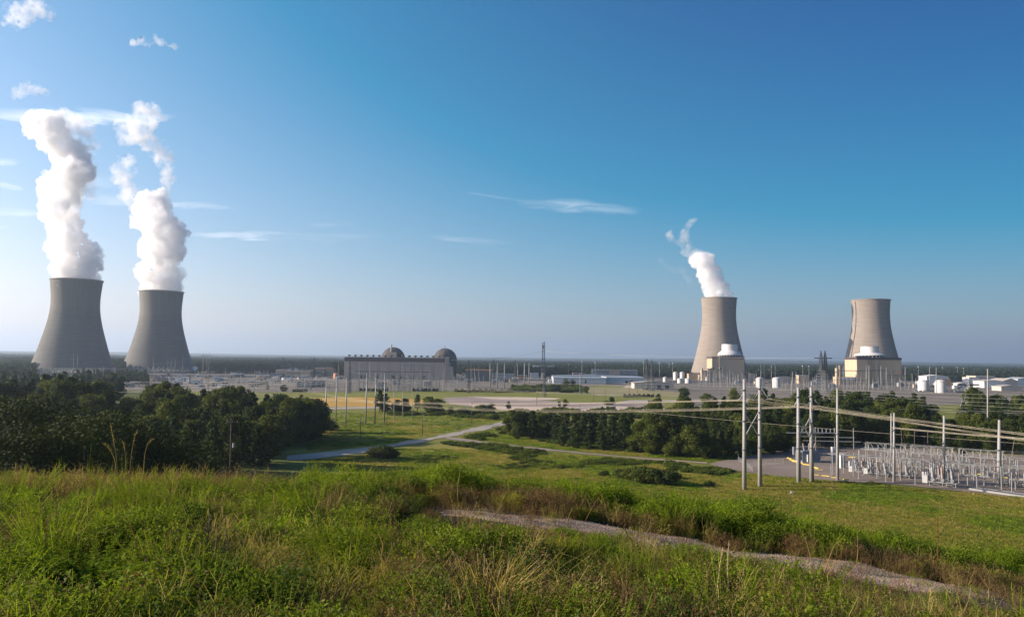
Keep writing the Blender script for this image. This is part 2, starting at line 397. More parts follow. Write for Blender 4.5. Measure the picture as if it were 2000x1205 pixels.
sheet('access_road', [(560, 896), (605, 890), (725, 874), (765, 869), (875, 847.5), (987, 822.5), (1060, 808), (1064, 812), (990, 829.5), (875, 854), (775, 871.5), (725, 884), (635, 898), (560, 906)], GM['asphalt'], 'worn pale access road crossing the meadow')
sheet('side_path', [(872, 853.5), (897, 856.2), (950, 864), (1075, 878), (1200, 890), (1300, 897.6), (1380, 903), (1382, 905.5), (1300, 900), (1200, 892), (1075, 880), (950, 866.4), (890, 859.5), (870, 857)], GM['dirt'], 'narrow pale path branching towards the substation')
sheet('middle_grass', [(790, 872), (880, 866), (1000, 878), (1200, 896), (1300, 903), (1330, 940), (1340, 1240), (1000, 1240), (560, 1200), (480, 1000), (640, 925), (740, 890)], GM['yellowg'], 'yellow green grass below the access road')
sheet('verge_grass', [(990, 832), (1060, 845), (1240, 872), (1450, 885), (1520, 880), (1540, 868), (1380, 902), (1300, 896), (1200, 888), (1075, 876), (950, 862), (900, 854)], GM['green'], 'green verge between the path and the woods')
yard_poly = [(1385, 906), (1440, 894), (1545, 877), (1640, 870), (1760, 873), (1900, 885), (2080, 895), (2080, 992), (2000, 974), (1890, 961), (1750, 947), (1640, 940), (1500, 929), (1420, 917)]
sheet('lower_field', [(1300, 925), (1420, 921), (1640, 942), (1890, 963), (2300, 1010), (2500, 1240), (1700, 1245), (1330, 1240), (1315, 930)], GM['yellowg'], 'yellow green field below the substation')
sheet('substation_yard', yard_poly, GM['gravel'], 'brown grey gravel yard of the substation')

# ------------------------------------------------------------------ haze
haze_on = True
if haze_on:
    hb = MB(); hb.box(-30000, 30000, -1500, 40000, -95, 760)
    hm = bpy.data.materials.new('pale_air'); hm.use_nodes = True; ht = hm.node_tree
    ht.nodes.remove(ht.nodes['Principled BSDF'])
    pv = ht.nodes.new('ShaderNodeVolumePrincipled'); pv.inputs['Color'].default_value = (.62, .755, .92, 1)
    pv.inputs['Density'].default_value = 0.000082; pv.inputs['Anisotropy'].default_value = 0.5
    ht.links.new(pv.outputs[0], ht.nodes['Material Output'].inputs['Volume'])
    hz = hb.build('haze', hm); tag(hz, 'pale blue haze in the air', None, None, 'stuff')
    hz.display_type = 'WIRE'

# ------------------------------------------------------------------ cooling towers
def tower_mat(name, c, c_up, zup, ribs):
    m_, t_, b_ = mat_base(name, .92)
    tcn = t_.nodes.new('ShaderNodeTexCoord'); o = tcn.outputs['Object']
    s = t_.nodes.new('ShaderNodeSeparateXYZ'); t_.links.new(o, s.inputs[0])
    ang = mth(t_, 'ARCTAN2', s.outputs[1], s.outputs[0])
    cyl = t_.nodes.new('ShaderNodeCombineXYZ'); t_.links.new(mth(t_, 'MULTIPLY', ang, 45), cyl.inputs[0]); t_.links.new(s.outputs[2], cyl.inputs[1])
    st = noise(t_, .12, 7, .7, vec=cyl.outputs[0], sc3=(1, .12, 1))      # vertical rain streaks
    bl = noise(t_, .03, 5, .6, vec=cyl.outputs[0], sc3=(.5, 1.6, 1))     # lift to lift tone changes
    lift = noise(t_, .30, 3, .6, vec=cyl.outputs[0], sc3=(.09, 1, 1))
    k = mix(t_, ramp(t_, mth(t_, 'ADD', s.outputs[2], mth(t_, 'MULTIPLY', mth(t_, 'SUBTRACT', bl, .5), 30)), zup-9, zup+9), c, c_up)
    k = mix(t_, mth(t_, 'MULTIPLY', ramp(t_, st, .42, .75), .35), k, tuple(x*.5 for x in c))
    k = mix(t_, mth(t_, 'MULTIPLY', ramp(t_, lift, .38, .62), .16 if ribs else .45), k, tuple(min(1, x*1.3) for x in c_up))
    # joints: horizontal pour lines and vertical form lines
    zz = mth(t_, 'ABSOLUTE', mth(t_, 'SUBTRACT', mth(t_, 'FRACT', mth(t_, 'DIVIDE', s.outputs[2], 3.0 if not ribs else 2.2)), .5))
    aa = mth(t_, 'ABSOLUTE', mth(t_, 'SUBTRACT', mth(t_, 'FRACT', mth(t_, 'MULTIPLY', ang, (84 if not ribs else 80)/(2*math.pi))), .5))
    jz = ramp(t_, zz, .38, .5); ja = ramp(t_, aa, .36, .5)
    k = mix(t_, mth(t_, 'MULTIPLY', jz, .22 if ribs else .40), k, tuple(x*.45 for x in c))
    up = ramp(t_, s.outputs[2], zup-5, zup+12) if ribs else 0.45
    k = mix(t_, mth(t_, 'MULTIPLY', mth(t_, 'MULTIPLY', ja, up), .55), k, tuple(x*.4 for x in c))
    t_.links.new(k, b_.inputs['Base Color']); return m_
M['tower_old'] = tower_mat('old_tower_concrete', (.125, .125, .118), (.175, .17, .155), 112, True)
M['tower_new'] = tower_mat('pale_tower_concrete', (.25, .213, .18), (.245, .213, .18), 120, False)
def prof_at(prof, z):
    for (r0, z0), (r1, z1) in zip(prof, prof[1:]):
        if z <= z1:
            t_ = (z-z0)/(z1-z0); return r0+(r1-r0)*t_
    return prof[-1][0]
def smooth_prof(ctrl, n=40):
    # catmull-rom through (r,z)
    z0, z1 = ctrl[0][1], ctrl[-1][1]; out = []
    zs = [c[1] for c in ctrl]; rs = [c[0] for c in ctrl]
    A = np.polyfit(zs, rs, 5)
    for i in range(n+1):
        z = z0+(z1-z0)*i/n; out.append((float(np.polyval(A, z)), z))
    return out
def tower(px, pyb, Y, ctrl, mat, label, legs, kb=1.0, kt=1.0):
    zscale = 1.0; ctrl = [(r*(kb+(kt-kb)*(z-ctrl[0][1])/(ctrl[-1][1]-ctrl[0][1])), z) for r, z in ctrl]
    c = PY(px, pyb, Y); t0 = root('cooling_tower', (c.x, c.y, 0), label, 'cooling tower', 'hyperbolic cooling towers')
    pr = smooth_prof([(r, z*zscale) for r, z in ctrl])
    inner = [(r-1.0, z) for r, z in reversed(pr)]
    MB().lathe(pr+inner+[pr[0]], 128).build('shell', mat, t0, smooth=True)
    rt, zt = pr[-1]
    MB().lathe([(rt-.2, zt-1.6), (rt+1.3, zt-1.2), (rt+1.3, zt+.3), (rt-1.6, zt+.3), (rt-1.6, zt-1.0)], 128).build('rim', M['concrete'] if legs else mat, t0)
    r0_, z0_ = pr[0]
    MB().lathe([(r0_+2, 0.0), (r0_+2, 1.6), (r0_+1.2, 1.6), (r0_+1.2, 0.0)], 96).build('basin', M['concrete'], t0)
    if legs:
        nleg = 44; b_ = MB(); a1 = math.pi/nleg
        b_.tube((r0_+1.2, -a1*(r0_+1.2), 0), (r0_-.4, 0, z0_+.5), .75, None, 8); b_.tube((r0_+1.2, a1*(r0_+1.2), 0), (r0_-.4, 0, z0_+.5), .75, None, 8)
        first = b_.build('support_leg', M['concrete'], t0)
        for i in range(1, nleg):
            o = first.copy(); col.objects.link(o); o.parent = t0; o.rotation_euler = (0, 0, 2*math.pi*i/nleg)
    else:
        MB().lathe([(r0_-.5, 0.5), (r0_-.5, z0_)], 96).build('louvre_wall', M['dark'], t0)
    return t0, c
ctrlA = [(72, 12), (64, 32), (55, 62), (49.5, 83), (45.4, 100), (43.5, 118), (43.8, 135), (45.2, 152), (47, 167)]
tA, cA = tower(141, 728, 1361, ctrlA, M['tower_old'], 'nearest dark grey cooling tower with wide steam plume beside the left wood', True, .92, .88)
ctrlB = [(70, 12), (61.5, 32), (53, 62), (47.5, 83), (44, 100), (42, 120), (42.2, 137), (43.3, 152), (45, 167)]
tB, cB = tower(309, 727, 1585, ctrlB, M['tower_old'], 'second dark grey cooling tower rising over the gravel switchyard', True, .985, .94)
ctrlC = [(66.5, 11), (60, 32), (51, 68), (46.5, 88), (42.8, 108), (40, 135), (40, 150), (41, 166), (42.3, 183)]
tC, cC = tower(1405, 737, 1770, ctrlC, M['tower_new'], 'beige cooling tower with a slanting steam plume behind a reactor block', False, .97, .945)
ctrlD = [(67, 11), (61, 32), (53, 66), (48.5, 88), (45, 108), (42.3, 132), (42.2, 148), (43.2, 165), (45, 181)]
tD, cD = tower(1703, 742.5, 1745, ctrlD, M['tower_new'], 'beige cooling tower without steam and with a shadow on its left side', False, .99, .92)
# stair tower up the side of the far right tower
sb = MB()
a = math.radians(196); pz = [(12+i*4.2) for i in range(40)]; sb.path([((prof_at(smooth_prof(ctrlD), z)*(.99-.07*(z-11)/170)+1.0)*math.cos(a), (prof_at(smooth_prof(ctrlD), z)*(.99-.07*(z-11)/170)+1.0)*math.sin(a), z) for z in pz], .5, 6)
sb.build('ladder_cage', M['steel_dark'], tD)

# ------------------------------------------------------------------ steam
def volmat(name, dens, color=(1, 1, 1), lo=.38, hi=.56, scale=.036):
    m_ = bpy.data.materials.new(name); m_.use_nodes = True; t_ = m_.node_tree; t_.nodes.remove(t_.nodes['Principled BSDF'])
    p = t_.nodes.new('ShaderNodeVolumePrincipled'); p.inputs['Color'].default_value = (*color, 1); p.inputs['Density'].default_value = dens; p.inputs['Anisotropy'].default_value = 0.15
    g = t_.nodes.new('ShaderNodeNewGeometry').outputs['Position']; nn = noise(t_, scale, 9, .60, vec=g, dist=.35)
    t_.links.new(mth(t_, 'MULTIPLY', ramp(t_, nn, lo, hi), dens), p.inputs['Density'])
    t_.links.new(p.outputs[0], t_.nodes['Material Output'].inputs['Volume']); return m_
M['steam'] = volmat('dense_steam', .12, (1, 1, 1), .385, .56); M['wisp'] = volmat('thin_steam', .045, (.995, .995, .995), .42, .66); M['faint'] = volmat('faint_steam', .030, (.99, .99, .99), .46, .64)
def ico(sub=2):
    import bmesh
    bm = bmesh.new(); bmesh.ops.create_icosphere(bm, subdivisions=sub, radius=1.0)
    v = np.array([x.co[:] for x in bm.verts]); f = np.array([[y.index for y in x.verts] for x in bm.faces]); bm.free(); return v, f
IV, IF = ico(2); IV1, IF1 = ico(1)
def plume(name, Y, spine, mat, label, cat, parent=None, seed=1, puff=1.0, voxel=2.6, loose=0.0, disp=(9, 4), grow=1.12, group=None):
    """spine: list of (px,py,width_px); swells built from many overlapping billows, then fused and roughened"""
    r_ = np.random.default_rng(seed); s = Y/FPX; VV = []; FF = []; nb = 0
    def addb(c, r, hi=True):
        nonlocal nb
        iv, if_ = (IV, IF) if hi else (IV1, IF1)
        sc3 = r*(1+r_.uniform(-.18, .18, 3)); VV.append(iv*sc3+np.array(c)); FF.append(if_+nb); nb += len(iv)
    for (a, b_) in zip(spine, spine[1:]):
        pa, pb = PY(a[0], a[1], Y), PY(b_[0], b_[1], Y); ga, gb = (1+(grow-1)*min(1, abs(q_[1]-spine[0][1])/50) for q_ in (a, b_)); ra, rb = a[2]*s/2*ga, b_[2]*s/2*gb
        n = max(2, int((pb-pa).length/(0.28*(ra+rb)/2)))
        for i in range(n):
            t_ = i/n; c = pa.lerp(pb, t_); r = ra+(rb-ra)*t_
            r *= 1+r_.uniform(-.06, .06)
            if loose == 0 or r_.random() > loose*.5: addb((c.x, c.y, c.z), r*(.80-loose*.35))
            for k in range(7):
                th, ph = r_.uniform(0, 2*math.pi), r_.uniform(-.9, .9)
                rr_ = r*r_.uniform(.2, .55)*puff; dr = (r-rr_*.8)*r_.uniform(.85, 1.2+loose*.5)
                addb((c.x+dr*math.cos(th), c.y+dr*math.sin(th), c.z+ph*r*.5), rr_, rr_ > 5)
    o = np_mesh(name, np.concatenate(VV), np.concatenate(FF), mat, True)
    rm = o.modifiers.new('fuse', 'REMESH'); rm.mode = 'VOXEL'; rm.voxel_size = voxel; rm.use_smooth_shade = True
    for i, (size, st) in enumerate(((disp[0]*2.2, disp[1]*2.6), (disp[0]*.9, disp[1]*1.5), (disp[0]*.35, disp[1]*.8))):
        tx = bpy.data.textures.new('billow', 'CLOUDS'); tx.noise_scale = size; tx.noise_depth = 4
        d = o.modifiers.new('roughen', 'DISPLACE'); d.texture = tx; d.strength = st*2; d.mid_level = .5; d.texture_coords = 'GLOBAL'
    if label: tag(o, label, cat, group)
    if parent: o.parent = parent
    return o
p1 = root('steam_plume', tuple(cA), 'thick white steam plume leaning over the nearest dark cooling tower', 'steam plume', 'steam plumes above the cooling towers')
def under(o, p):
    o.parent = p; o.matrix_parent_inverse = Matrix.Translation(-p.location)
under(plume('steam_column', cA.y, [(149, 556, 74), (148, 546, 78), (146, 533, 76), (143, 515, 74), (137, 492, 68), (130, 468, 64), (124, 445, 58), (119, 420, 58), (117, 398, 66), (121, 376, 68), (128, 356, 68), (138, 336, 72), (150, 318, 60)], M['steam'], None, None, seed=3), p1)
under(plume('steam_billow', cA.y, [(166, 535, 32), (174, 520, 40), (182, 500, 34), (190, 482, 20)], M['steam'], None, None, seed=4), p1)
under(plume('steam_billow', cA.y+15, [(126, 350, 58), (150, 322, 60), (140, 300, 66), (118, 282, 62), (98, 262, 66), (84, 244, 70), (82, 238, 66)], M['steam'], None, None, seed=5), p1)
under(plume('steam_wisp', cA.y+45, [(92, 234, 44), (118, 234, 54), (142, 244, 60), (158, 262, 54), (166, 284, 40), (172, 304, 26)], M['wisp'], None, None, seed=6, loose=.4), p1)
under(plume('steam_wisp', cA.y+30, [(158, 318, 56), (168, 342, 46), (174, 366, 34), (178, 384, 20)], M['wisp'], None, None, seed=7, loose=.4), p1)
p2 = root('steam_plume', tuple(cB), 'white steam plume breaking into wisps above the second dark tower', 'steam plume', 'steam plumes above the cooling towers')
under(plume('steam_column', cB.y, [(315, 580, 58), (315, 568, 62), (314, 550, 64), (315, 525, 68), (313, 495, 68), (314, 470, 72), (314, 445, 76), (307, 425, 76), (300, 408, 64), (292, 394, 42), (286, 380, 22)], M['steam'], None, None, seed=11), p2)
under(plume('steam_wisp', cB.y, [(310, 395, 34), (316, 378, 18), (318, 366, 8)], M['steam'], None, None, seed=12), p2)
under(plume('steam_wisp', cB.y+20, [(272, 400, 34), (252, 376, 32), (240, 352, 32), (240, 325, 34), (250, 306, 22)], M['wisp'], None, None, seed=13, loose=.6), p2)
under(plume('steam_wisp', cB.y+20, [(316, 385, 16), (326, 365, 18), (330, 345, 22), (323, 322, 26), (313, 300, 30), (300, 282, 32), (285, 270, 30)], M['wisp'], None, None, seed=14, loose=.6), p2)
under(plume('steam_wisp', cB.y+20, [(252, 274, 40), (262, 254, 54), (275, 236, 54), (288, 220, 44), (290, 210, 26)], M['wisp'], None, None, seed=15, loose=.4), p2)
p3 = root('steam_plume', tuple(cC), 'small slanting white steam plume above the beige tower', 'steam plume', 'steam plumes above the cooling towers')
under(plume('steam_column', cC.y, [(1406, 596, 44), (1405, 586, 48), (1401, 573, 46), (1395, 560, 42), (1388, 545, 42), (1383, 530, 42), (1377, 516, 42), (1368, 503, 40)], M['steam'], None, None, seed=21, disp=(7, 3)), p3)
under(plume('steam_wisp', cC.y, [(1370, 505, 40), (1358, 498, 36), (1346, 492, 28), (1340, 478, 16)], M['wisp'], None, None, seed=22, disp=(7, 3), loose=.2), p3)
under(plume('steam_wisp', cC.y, [(1342, 486, 20), (1336, 470, 16), (1338, 454, 14), (1344, 440, 11), (1352, 431, 12), (1358, 428, 8)], M['wisp'], None, None, seed=23, disp=(6, 2), loose=.5), p3)
under(plume('steam_wisp', cC.y, [(1336, 482, 14), (1326, 474, 16), (1314, 470, 16), (1306, 460, 14), (1312, 450, 8)], M['wisp'], None, None, seed=24, disp=(6, 2), loose=.5), p3)
under(plume('steam_wisp', cC.y, [(1352, 560, 14), (1338, 532, 18), (1322, 528, 18), (1300, 522, 12), (1288, 505, 10)], volmat('hint_of_steam', .010, (.8, .8, .85), .48, .66), None, None, seed=25, disp=(6, 2), loose=.5), p3)
plume('steam_puff', 1500, [(20, 48, 18), (34, 30, 38), (52, 18, 44), (74, 14, 36), (96, 30, 14)], M['wisp'], 'torn white steam puff near the top left corner of the sky', 'steam cloud', seed=31, loose=.7, disp=(11, 7), group='drifting steam puffs')
plume('steam_puff', 1600, [(262, 88, 8), (285, 82, 20), (298, 78, 22), (318, 86, 14), (342, 92, 8)], M['wisp'], 'small torn steam puff alone in the sky above the second plume', 'steam cloud', seed=32, loose=.7, disp=(9, 5), group='drifting steam puffs')
plume('steam_puff', 1450, [(24, 186, 14), (40, 180, 22), (52, 164, 16), (60, 176, 18), (86, 182, 16), (90, 192, 8)], M['wisp'], 'torn steam puff just above the tall left plume', 'steam cloud', seed=33, loose=.7, disp=(9, 5), group='drifting steam puffs')
# ------------------------------------------------------------------ buildings
def gx(px, Y, py=740): return PY(px, py, Y).x
def hz_(py, px, Y): return PY(px, py, Y).z
BW = {'n': 0}
def block(name, px0, px1, ytop, Y, depth, wall, roof, label, cat='building', group=None, cornice=0.6, windows=None, doors=None, gable=0.0, zbase=0.0, rz=0.0, win_mat='glass', fascia=None):
    """box building: front at distance Y facing the camera; its height follows from the image line of its roof"""
    x0, x1 = gx(px0, Y), gx(px1, Y); zt = hz_(ytop, (px0+px1)/2, Y); cxm = (x0+x1)/2; W = x1-x0; H = zt-zbase
    t0 = root(name, (cxm, Y, zbase), label, cat, group, rz)
    mb = MB(); mb.box(-W/2, W/2, 0, depth, -0.3, H-gable)
    if gable:
        g0 = H-gable
        mb.add([(-W/2, 0, g0), (W/2, 0, g0), (0, 0, H-.05), (-W/2, depth, g0), (W/2, depth, g0), (0, depth, H-.05)], [(0, 1, 2), (3, 5, 4)])
    mb.build('wall', wall, t0)
    rb = MB()
    if gable:
        e = cornice
        rb.add([(-W/2-e, -e, g0), (0, -e, H), (0, depth+e, H), (-W/2-e, depth+e, g0), (-W/2-e, -e, g0-.5), (0, -e, H-.5), (0, depth+e, H-.5), (-W/2-e, depth+e, g0-.5)], [(0, 1, 2, 3), (4, 7, 6, 5), (0, 4, 5, 1), (3, 2, 6, 7), (0, 3, 7, 4)])
        rb.add([(W/2+e, -e, g0), (0, -e, H), (0, depth+e, H), (W/2+e, depth+e, g0), (W/2+e, -e, g0-.5), (0, -e, H-.5), (0, depth+e, H-.5), (W/2+e, depth+e, g0-.5)], [(3, 2, 1, 0), (5, 6, 7, 4), (1, 5, 4, 0), (7, 6, 2, 3), (4, 7, 3, 0)])
    else:
        e = cornice*.5; fh = fascia or cornice
        rb.box(-W/2-e, W/2+e, -e, depth+e, H-fh, H+.25)
    rb.build('roof', roof, t0)
    for (u0, u1, v0, v1) in (windows or []):
        wb = MB(); wb.box(-W/2+u0*W, -W/2+u1*W, -.12, .2, v0*H, v1*H)
        wf = wb.build('window', M[win_mat], t0)
    for (u0, u1, v1) in (doors or []):
        MB().box(-W/2+u0*W, -W/2+u1*W, -.15, .2, 0.02, v1*H).build('door', M['dark'], t0)
    return t0, W, H

# --- long turbine hall of the older units
Yt = 1300
x0, x1 = gx(672.5, Yt), gx(868, Yt); zt = 36.6; W = x1-x0; cxm = (x0+x1)/2; Dt = 125
tb = root('turbine_hall', (cxm, Yt, 0), 'long grey windowless turbine hall with dark brown roof band', 'power station building')
MB().box(-W/2, W/2, 0, Dt, -.3, zt-6.9).build('wall', M['greywall'], tb)
MB().box(-W/2-.6, W/2+.6, -.6, Dt+.6, zt-6.9, zt).build('roof_band', M['band'], tb)
MB().box(-W/2+1, W/2-1, 1, Dt-1, zt, zt+.4).build('roof', M['concrete'], tb)
for i in range(1, 9):
    u = -W/2+W*i/9; MB().box(u-.12, u+.12, -.14, .1, 0, zt-6.95).build('cladding_joint', M['band'], tb)
MB().box(-W/2+20, W/2-24, -.35, .1, zt-24.2, zt-23.2).build('ledge', M['band'], tb)
for (u, ww) in ((.16, 5), (.2, 3), (.31, 4), (.47, 6), (.55, 4), (.66, 6), (.78, 5)):
    MB().box(-W/2+u*W, -W/2+u*W+ww, -.3, .1, 0, 6.5).build('door', M['dark'], tb)
vent = MB(); vent.lathe([(.9, 0), (.9, 1.6), (2.6, 2.3), (3.1, 3.6), (2.9, 3.9), (0.01, 3.9)], 16)
v0 = None
for i in range(16):
    u = -W/2+6+i*(W-14)/15.2
    if v0 is None: v0 = vent.build('roof_vent', M['steel_dark'], tb); o = v0
    else: o = v0.copy(); col.objects.link(o); o.parent = tb
    o.location = (u, 7, zt+.2)
MB().box(W/2+.6, W/2+6.4, 2, 12, 0, zt+2.5).build('stair_shaft', M['greywall'], tb)
MB().box(W/2+6.4, W/2+12, 3, 12, 0, zt-14).build('annex', M['greywall'], tb)
# --- two containment domes
def dome(px, Y, r, ztop, label):
    c = PY(px, 700, Y); t0 = root('containment_building', (c.x, c.y, 0), label, 'reactor building', 'domed reactor buildings')
    spring = ztop-r
    MB().lathe([(r, 0), (r, spring)], 64).build('wall', M['dome'], t0, smooth=True)
    MB().lathe([(r*math.cos(a), spring+r*math.sin(a)) for a in np.linspace(0, math.pi/2*.998, 20)], 64).build('dome', M['dome'], t0, smooth=True)
    rb = MB(); rb.lathe([(r+.15, spring-1), (r+.7, spring-1), (r+.7, spring+.4), (r+.05, spring+.4)], 64); rb.build('ring_beam', M['concrete'], t0)
    for k in range(12):
        a = 2*math.pi*k/12; mb = MB(); pts = [((r+.15)*math.cos(b_)*math.cos(a), (r+.15)*math.cos(b_)*math.sin(a), spring+(r+.15)*math.sin(b_)) for b_ in np.linspace(.03, 1.45, 10)]
        mb.path(pts, .3, 4).build('rib', M['steel_dark'], t0)
    return t0, spring
d1, sp = dome(768, 1470, 22.0, 56.5, 'dark grey reactor dome with a light box and stack in front')
MB().box(-3.5, 10, -29, -22.2, 30, 47).build('lift_house', M['cream'], d1)
MB().tube((-.5, -27, 47), (-.5, -24, 58), 1.1, None, 10).tube((-.5, -24, 58), (-.5, -24, 61), 1.7, None, 10).build('vent_stack', M['concrete'], d1)
d2, sp = dome(869.5, 1470, 22.0, 55.5, 'plain dark grey reactor dome at the right end of the turbine hall')
for dx in (-2.3, .3): MB().tube((dx, -1, 54.5), (dx, -1, 60.5), .28, None, 6).build('lightning_rod', M['steel_dark'], d2)

# --- the two newer reactor blocks with white shield buildings
def reactor(px0, px1, ytop, Y, cpx, ccyl, ycyl, ccone, ycone, label, lit):
    x0, x1 = gx(px0, Y), gx(px1, Y); zt = hz_(ytop, (px0+px1)/2, Y); W = x1-x0; cxm = (x0+x1)/2
    t0 = root('reactor_block', (cxm, Y, 0), label, 'reactor building', 'new reactor blocks')
    MB().box(-W/2, W/2, 0, 42, -.3, zt-4.2).build('wall', M['cream'], t0)
    MB().box(-W/2-.5, W/2+.5, -.5, 42.5, zt-4.2, zt).build('roof_band', M['band'], t0)
    cx_ = gx(cpx, Y+24)-cxm; rc = ccyl*(Y+24)/FPX/2; rk = ccone*(Y+24)/FPX/2
    zc0 = zt+3.2; zk = hz_(ycone, cpx, Y+24); zt2 = hz_(ycyl, cpx, Y+24)
    MB().lathe([(rk-3, zt-3), (rk-3, zc0)], 48, cx_, 24).build('air_inlet', M['dark'], t0)
    for k in range(24):
        a = 2*math.pi*k/24; MB().box(cx_+(rk-2)*math.cos(a)-.6, cx_+(rk-2)*math.cos(a)+.6, 24+(rk-2)*math.sin(a)-.6, 24+(rk-2)*math.sin(a)+.6, zt-.2, zc0).build('inlet_column', M['white'], t0)
    MB().lathe([(rk, zc0), (rk+.2, zc0+.9), (rk*.8+rc*.2, zc0+(zk-zc0)*.3+.9), (rk*.4+rc*.6, zc0+(zk-zc0)*.68+.4), (rc*1.02, zk), (rc, zk+.6)], 64, cx_, 24).build('shield_cone', M['white'], t0, smooth=True)
    MB().lathe([(rc, zk), (rc, zt2), (rc-1.6, zt2), (rc-1.6, zt2-4), (.1, zt2-4)], 64, cx_, 24).build('water_tank', M['white'], t0)
    rl = MB(); rl.lathe([(rc-.3, zt2), (rc-.3, zt2+.9), (rc-.5, zt2+.9)], 32, cx_, 24)
    rl.build('roof_rail', M['steel'], t0)
    return t0, W, zt
r3, W3, z3 = reactor(1391.5, 1454, 696.5, 1480, 1425.5, 30, 673, 46, 684.5, 'cream reactor block with white drum roof before the steaming beige tower', 0)
MB().box(-W3/2-.9, -W3/2+1.2, -1, 2, 0, z3-4.2).build('pilaster', M['cream'], r3)
MB().box(-W3/2+12.4, -W3/2+15, -1.2, 2, 0, z3+.2).build('pilaster', M['cream'], r3)
MB().box(-W3/2-17, -W3/2-.9, 4, 26, 0, 19).build('annex', M['cream'], r3); MB().box(-W3/2-17, -W3/2-.8, 3.8, 5, 17, 19.2).build('annex_band', M['band'], r3)
MB().box(-W3/2-20, -W3/2-17, 3, 8, 0, 24).build('annex_tower', M['beige'], r3)
MB().box(-W3/2-13, -W3/2-1, -8, 4, 0, 7).build('annex', M['white'], r3)
for u in (-W3/2-.9, -W3/2+13): MB().lathe([(.3, 22), (3.4, 23), (3.4, 25.4), (.4, 26.5)], 14, u+1, -2.6).build('platform', M['steel_dark'], r3)
for u in (6, 14): MB().box(u-1.2, u+1.2, -.3, .2, 9, 11).build('louvre', M['red'], r3)
MB().box(-W3/2+14, W3/2, -.25, .1, 13.6, 14.1).build('cladding_joint', M['greywall'], r3)
r4, W4, z4 = reactor(1671, 1761, 698, 1330, 1700, 33, 677.5, 57, 689, 'larger cream reactor block with white drum roof and corner bay', 1)
MB().box(-W4/2-.02, -W4/2+20, -6, 0, 0, z4-4.25).build('corner_bay', M['cream'], r4)
MB().box(-W4/2-.5, -W4/2+20.4, -6.5, -.52, z4-4.25, z4+1.6).build('roof_band', M['band'], r4)
MB().box(-W4/2+32.5, -W4/2+37, -4, 0, 0, z4-4.25).build('pilaster', M['cream'], r4)
sb = MB(); sb.bar((W4/2-22, -3, 11), (W4/2-14, -3, 26), .5); sb.bar((W4/2-26, -3, 26), (W4/2-16, -3, 11), .5); sb.bar((W4/2-28, -3, 13), (W4/2-2, -3, 13), .5); sb.build('stair_frame', M['steel_dark'], r4)
MB().lathe([(.1, 20.5), (2.6, 21), (2.6, 24), (.1, 25)], 12, W4/2-2.5, -1.5).build('red_light_hood', M['tan_tank'], r4)
MB().box(-W4/2-30, -W4/2-2, -4, 22, 0, 13).build('annex', M['cream'], r4); MB().box(-W4/2-27, -W4/2-4, -6, -4.1, 8.6, 12.6).build('annex_panel', M['white'], r4)
MB().lathe([(2.4, 0), (2.4, 28), (.1, 28.6)], 20, -W4/2-34, -3).build('vent_stack', M['cream'], r4)
MB().box(-W4/2-30.5, -W4/2-27.5, -6.5, -4.1, 0, 33).build('stair_shaft', M['cream'], r4)

# --- sheds, offices, hangar
wins = lambda n, a, b_, lo, hi: [(a+(b_-a)*(i+.18)/n, a+(b_-a)*(i+.82)/n, lo, hi) for i in range(n)]
of, W, H = block('office_building', 1157, 1245, 721.5, 1620, 18, M['concrete'], M['concrete'], 'pale two storey office with rows of small dark windows', cornice=.8,
      windows=wins(14, .02, .37, .62, .78)+wins(14, .61, .97, .62, .78)+wins(14, .02, .37, .36, .52)+wins(14, .61, .97, .36, .52))
MB().box(W*-.1, W*.1, -2, -.02, 0, H+.6).build('entrance_bay', M['cream'], of)
block('warehouse', 1081, 1184, 737.5, 1190, 55, M['shed_blue'], M['shed_roof'], 'long pale blue metal warehouse with a grey front, left of two', cornice=.8, gable=.0, fascia=1.6)
w2, W, H = block('warehouse', 1184.5, 1257, 737, 1225, 70, M['shed_blue'], M['shed_roof'], 'pale blue metal warehouse with two dark loading doors', cornice=.7, doors=[(.5, .575, .45), (.62, .70, .45)], fascia=1.6)
block('warehouse', 1080, 1256, 732, 1320, 46, M['shed_blue'], M['shed_roof'], 'long pale ridge roofed warehouse behind the two blue ones', gable=2.5, cornice=.7)
block('red_building', 1119, 1144, 728.5, 1420, 12, M['red'], M['concrete'], 'small red brick building between warehouse and forest', cornice=.5)
block('shed', 1143, 1170, 731.5, 1400, 14, M['shed_tan'], M['shed_tan'], 'cream flat roofed shed beside the small red building', cornice=.5)
hb_, W, H = block('hangar', 1239, 1316, 744, 1010, 26, M['concrete'], M['shed_tan'], 'low gabled hangar with three dark doors at the field edge', gable=2.6, cornice=1.3, doors=[(.33, .42, .46), (.58, .67, .46), (.78, .88, .46)])
block('gate_house', 1041, 1056, 713.5, 1780, 14, M['white'], M['concrete'], 'white office left of the tall dark crane', cornice=.6, windows=wins(5, .05, .95, .80, .86)+wins(5, .05, .95, .62, .68))
block('gate_house', 1062, 1083, 714, 1790, 14, M['white'], M['concrete'], 'white office right of the tall dark crane', cornice=.6, windows=wins(7, .05, .95, .80, .86)+wins(7, .05, .95, .62, .68))
bl_, W, H = block('plant_building', 556, 606, 724, 1430, 30, M['cream'], M['concrete'], 'long cream plant building left of the turbine hall', cornice=.6, windows=wins(12, .03, .6, .45, .6))
block('plant_building', 538, 557, 722, 1480, 20, M['cream'], M['concrete'], 'cream flat roofed building beside the crawler crane', cornice=.6, windows=wins(5, .05, .95, .6, .72))
block('plant_building', 560, 580, 718.5, 1520, 12, M['shed_roof'], M['shed_roof'], 'small grey roofed hall behind the cream building', gable=2, cornice=.5)
block('plant_building', 606, 632, 722, 1460, 16, M['beige'], M['band'], 'beige block with brown roof band next to the orange tank', cornice=.6, windows=wins(5, .1, .9, .5, .6))
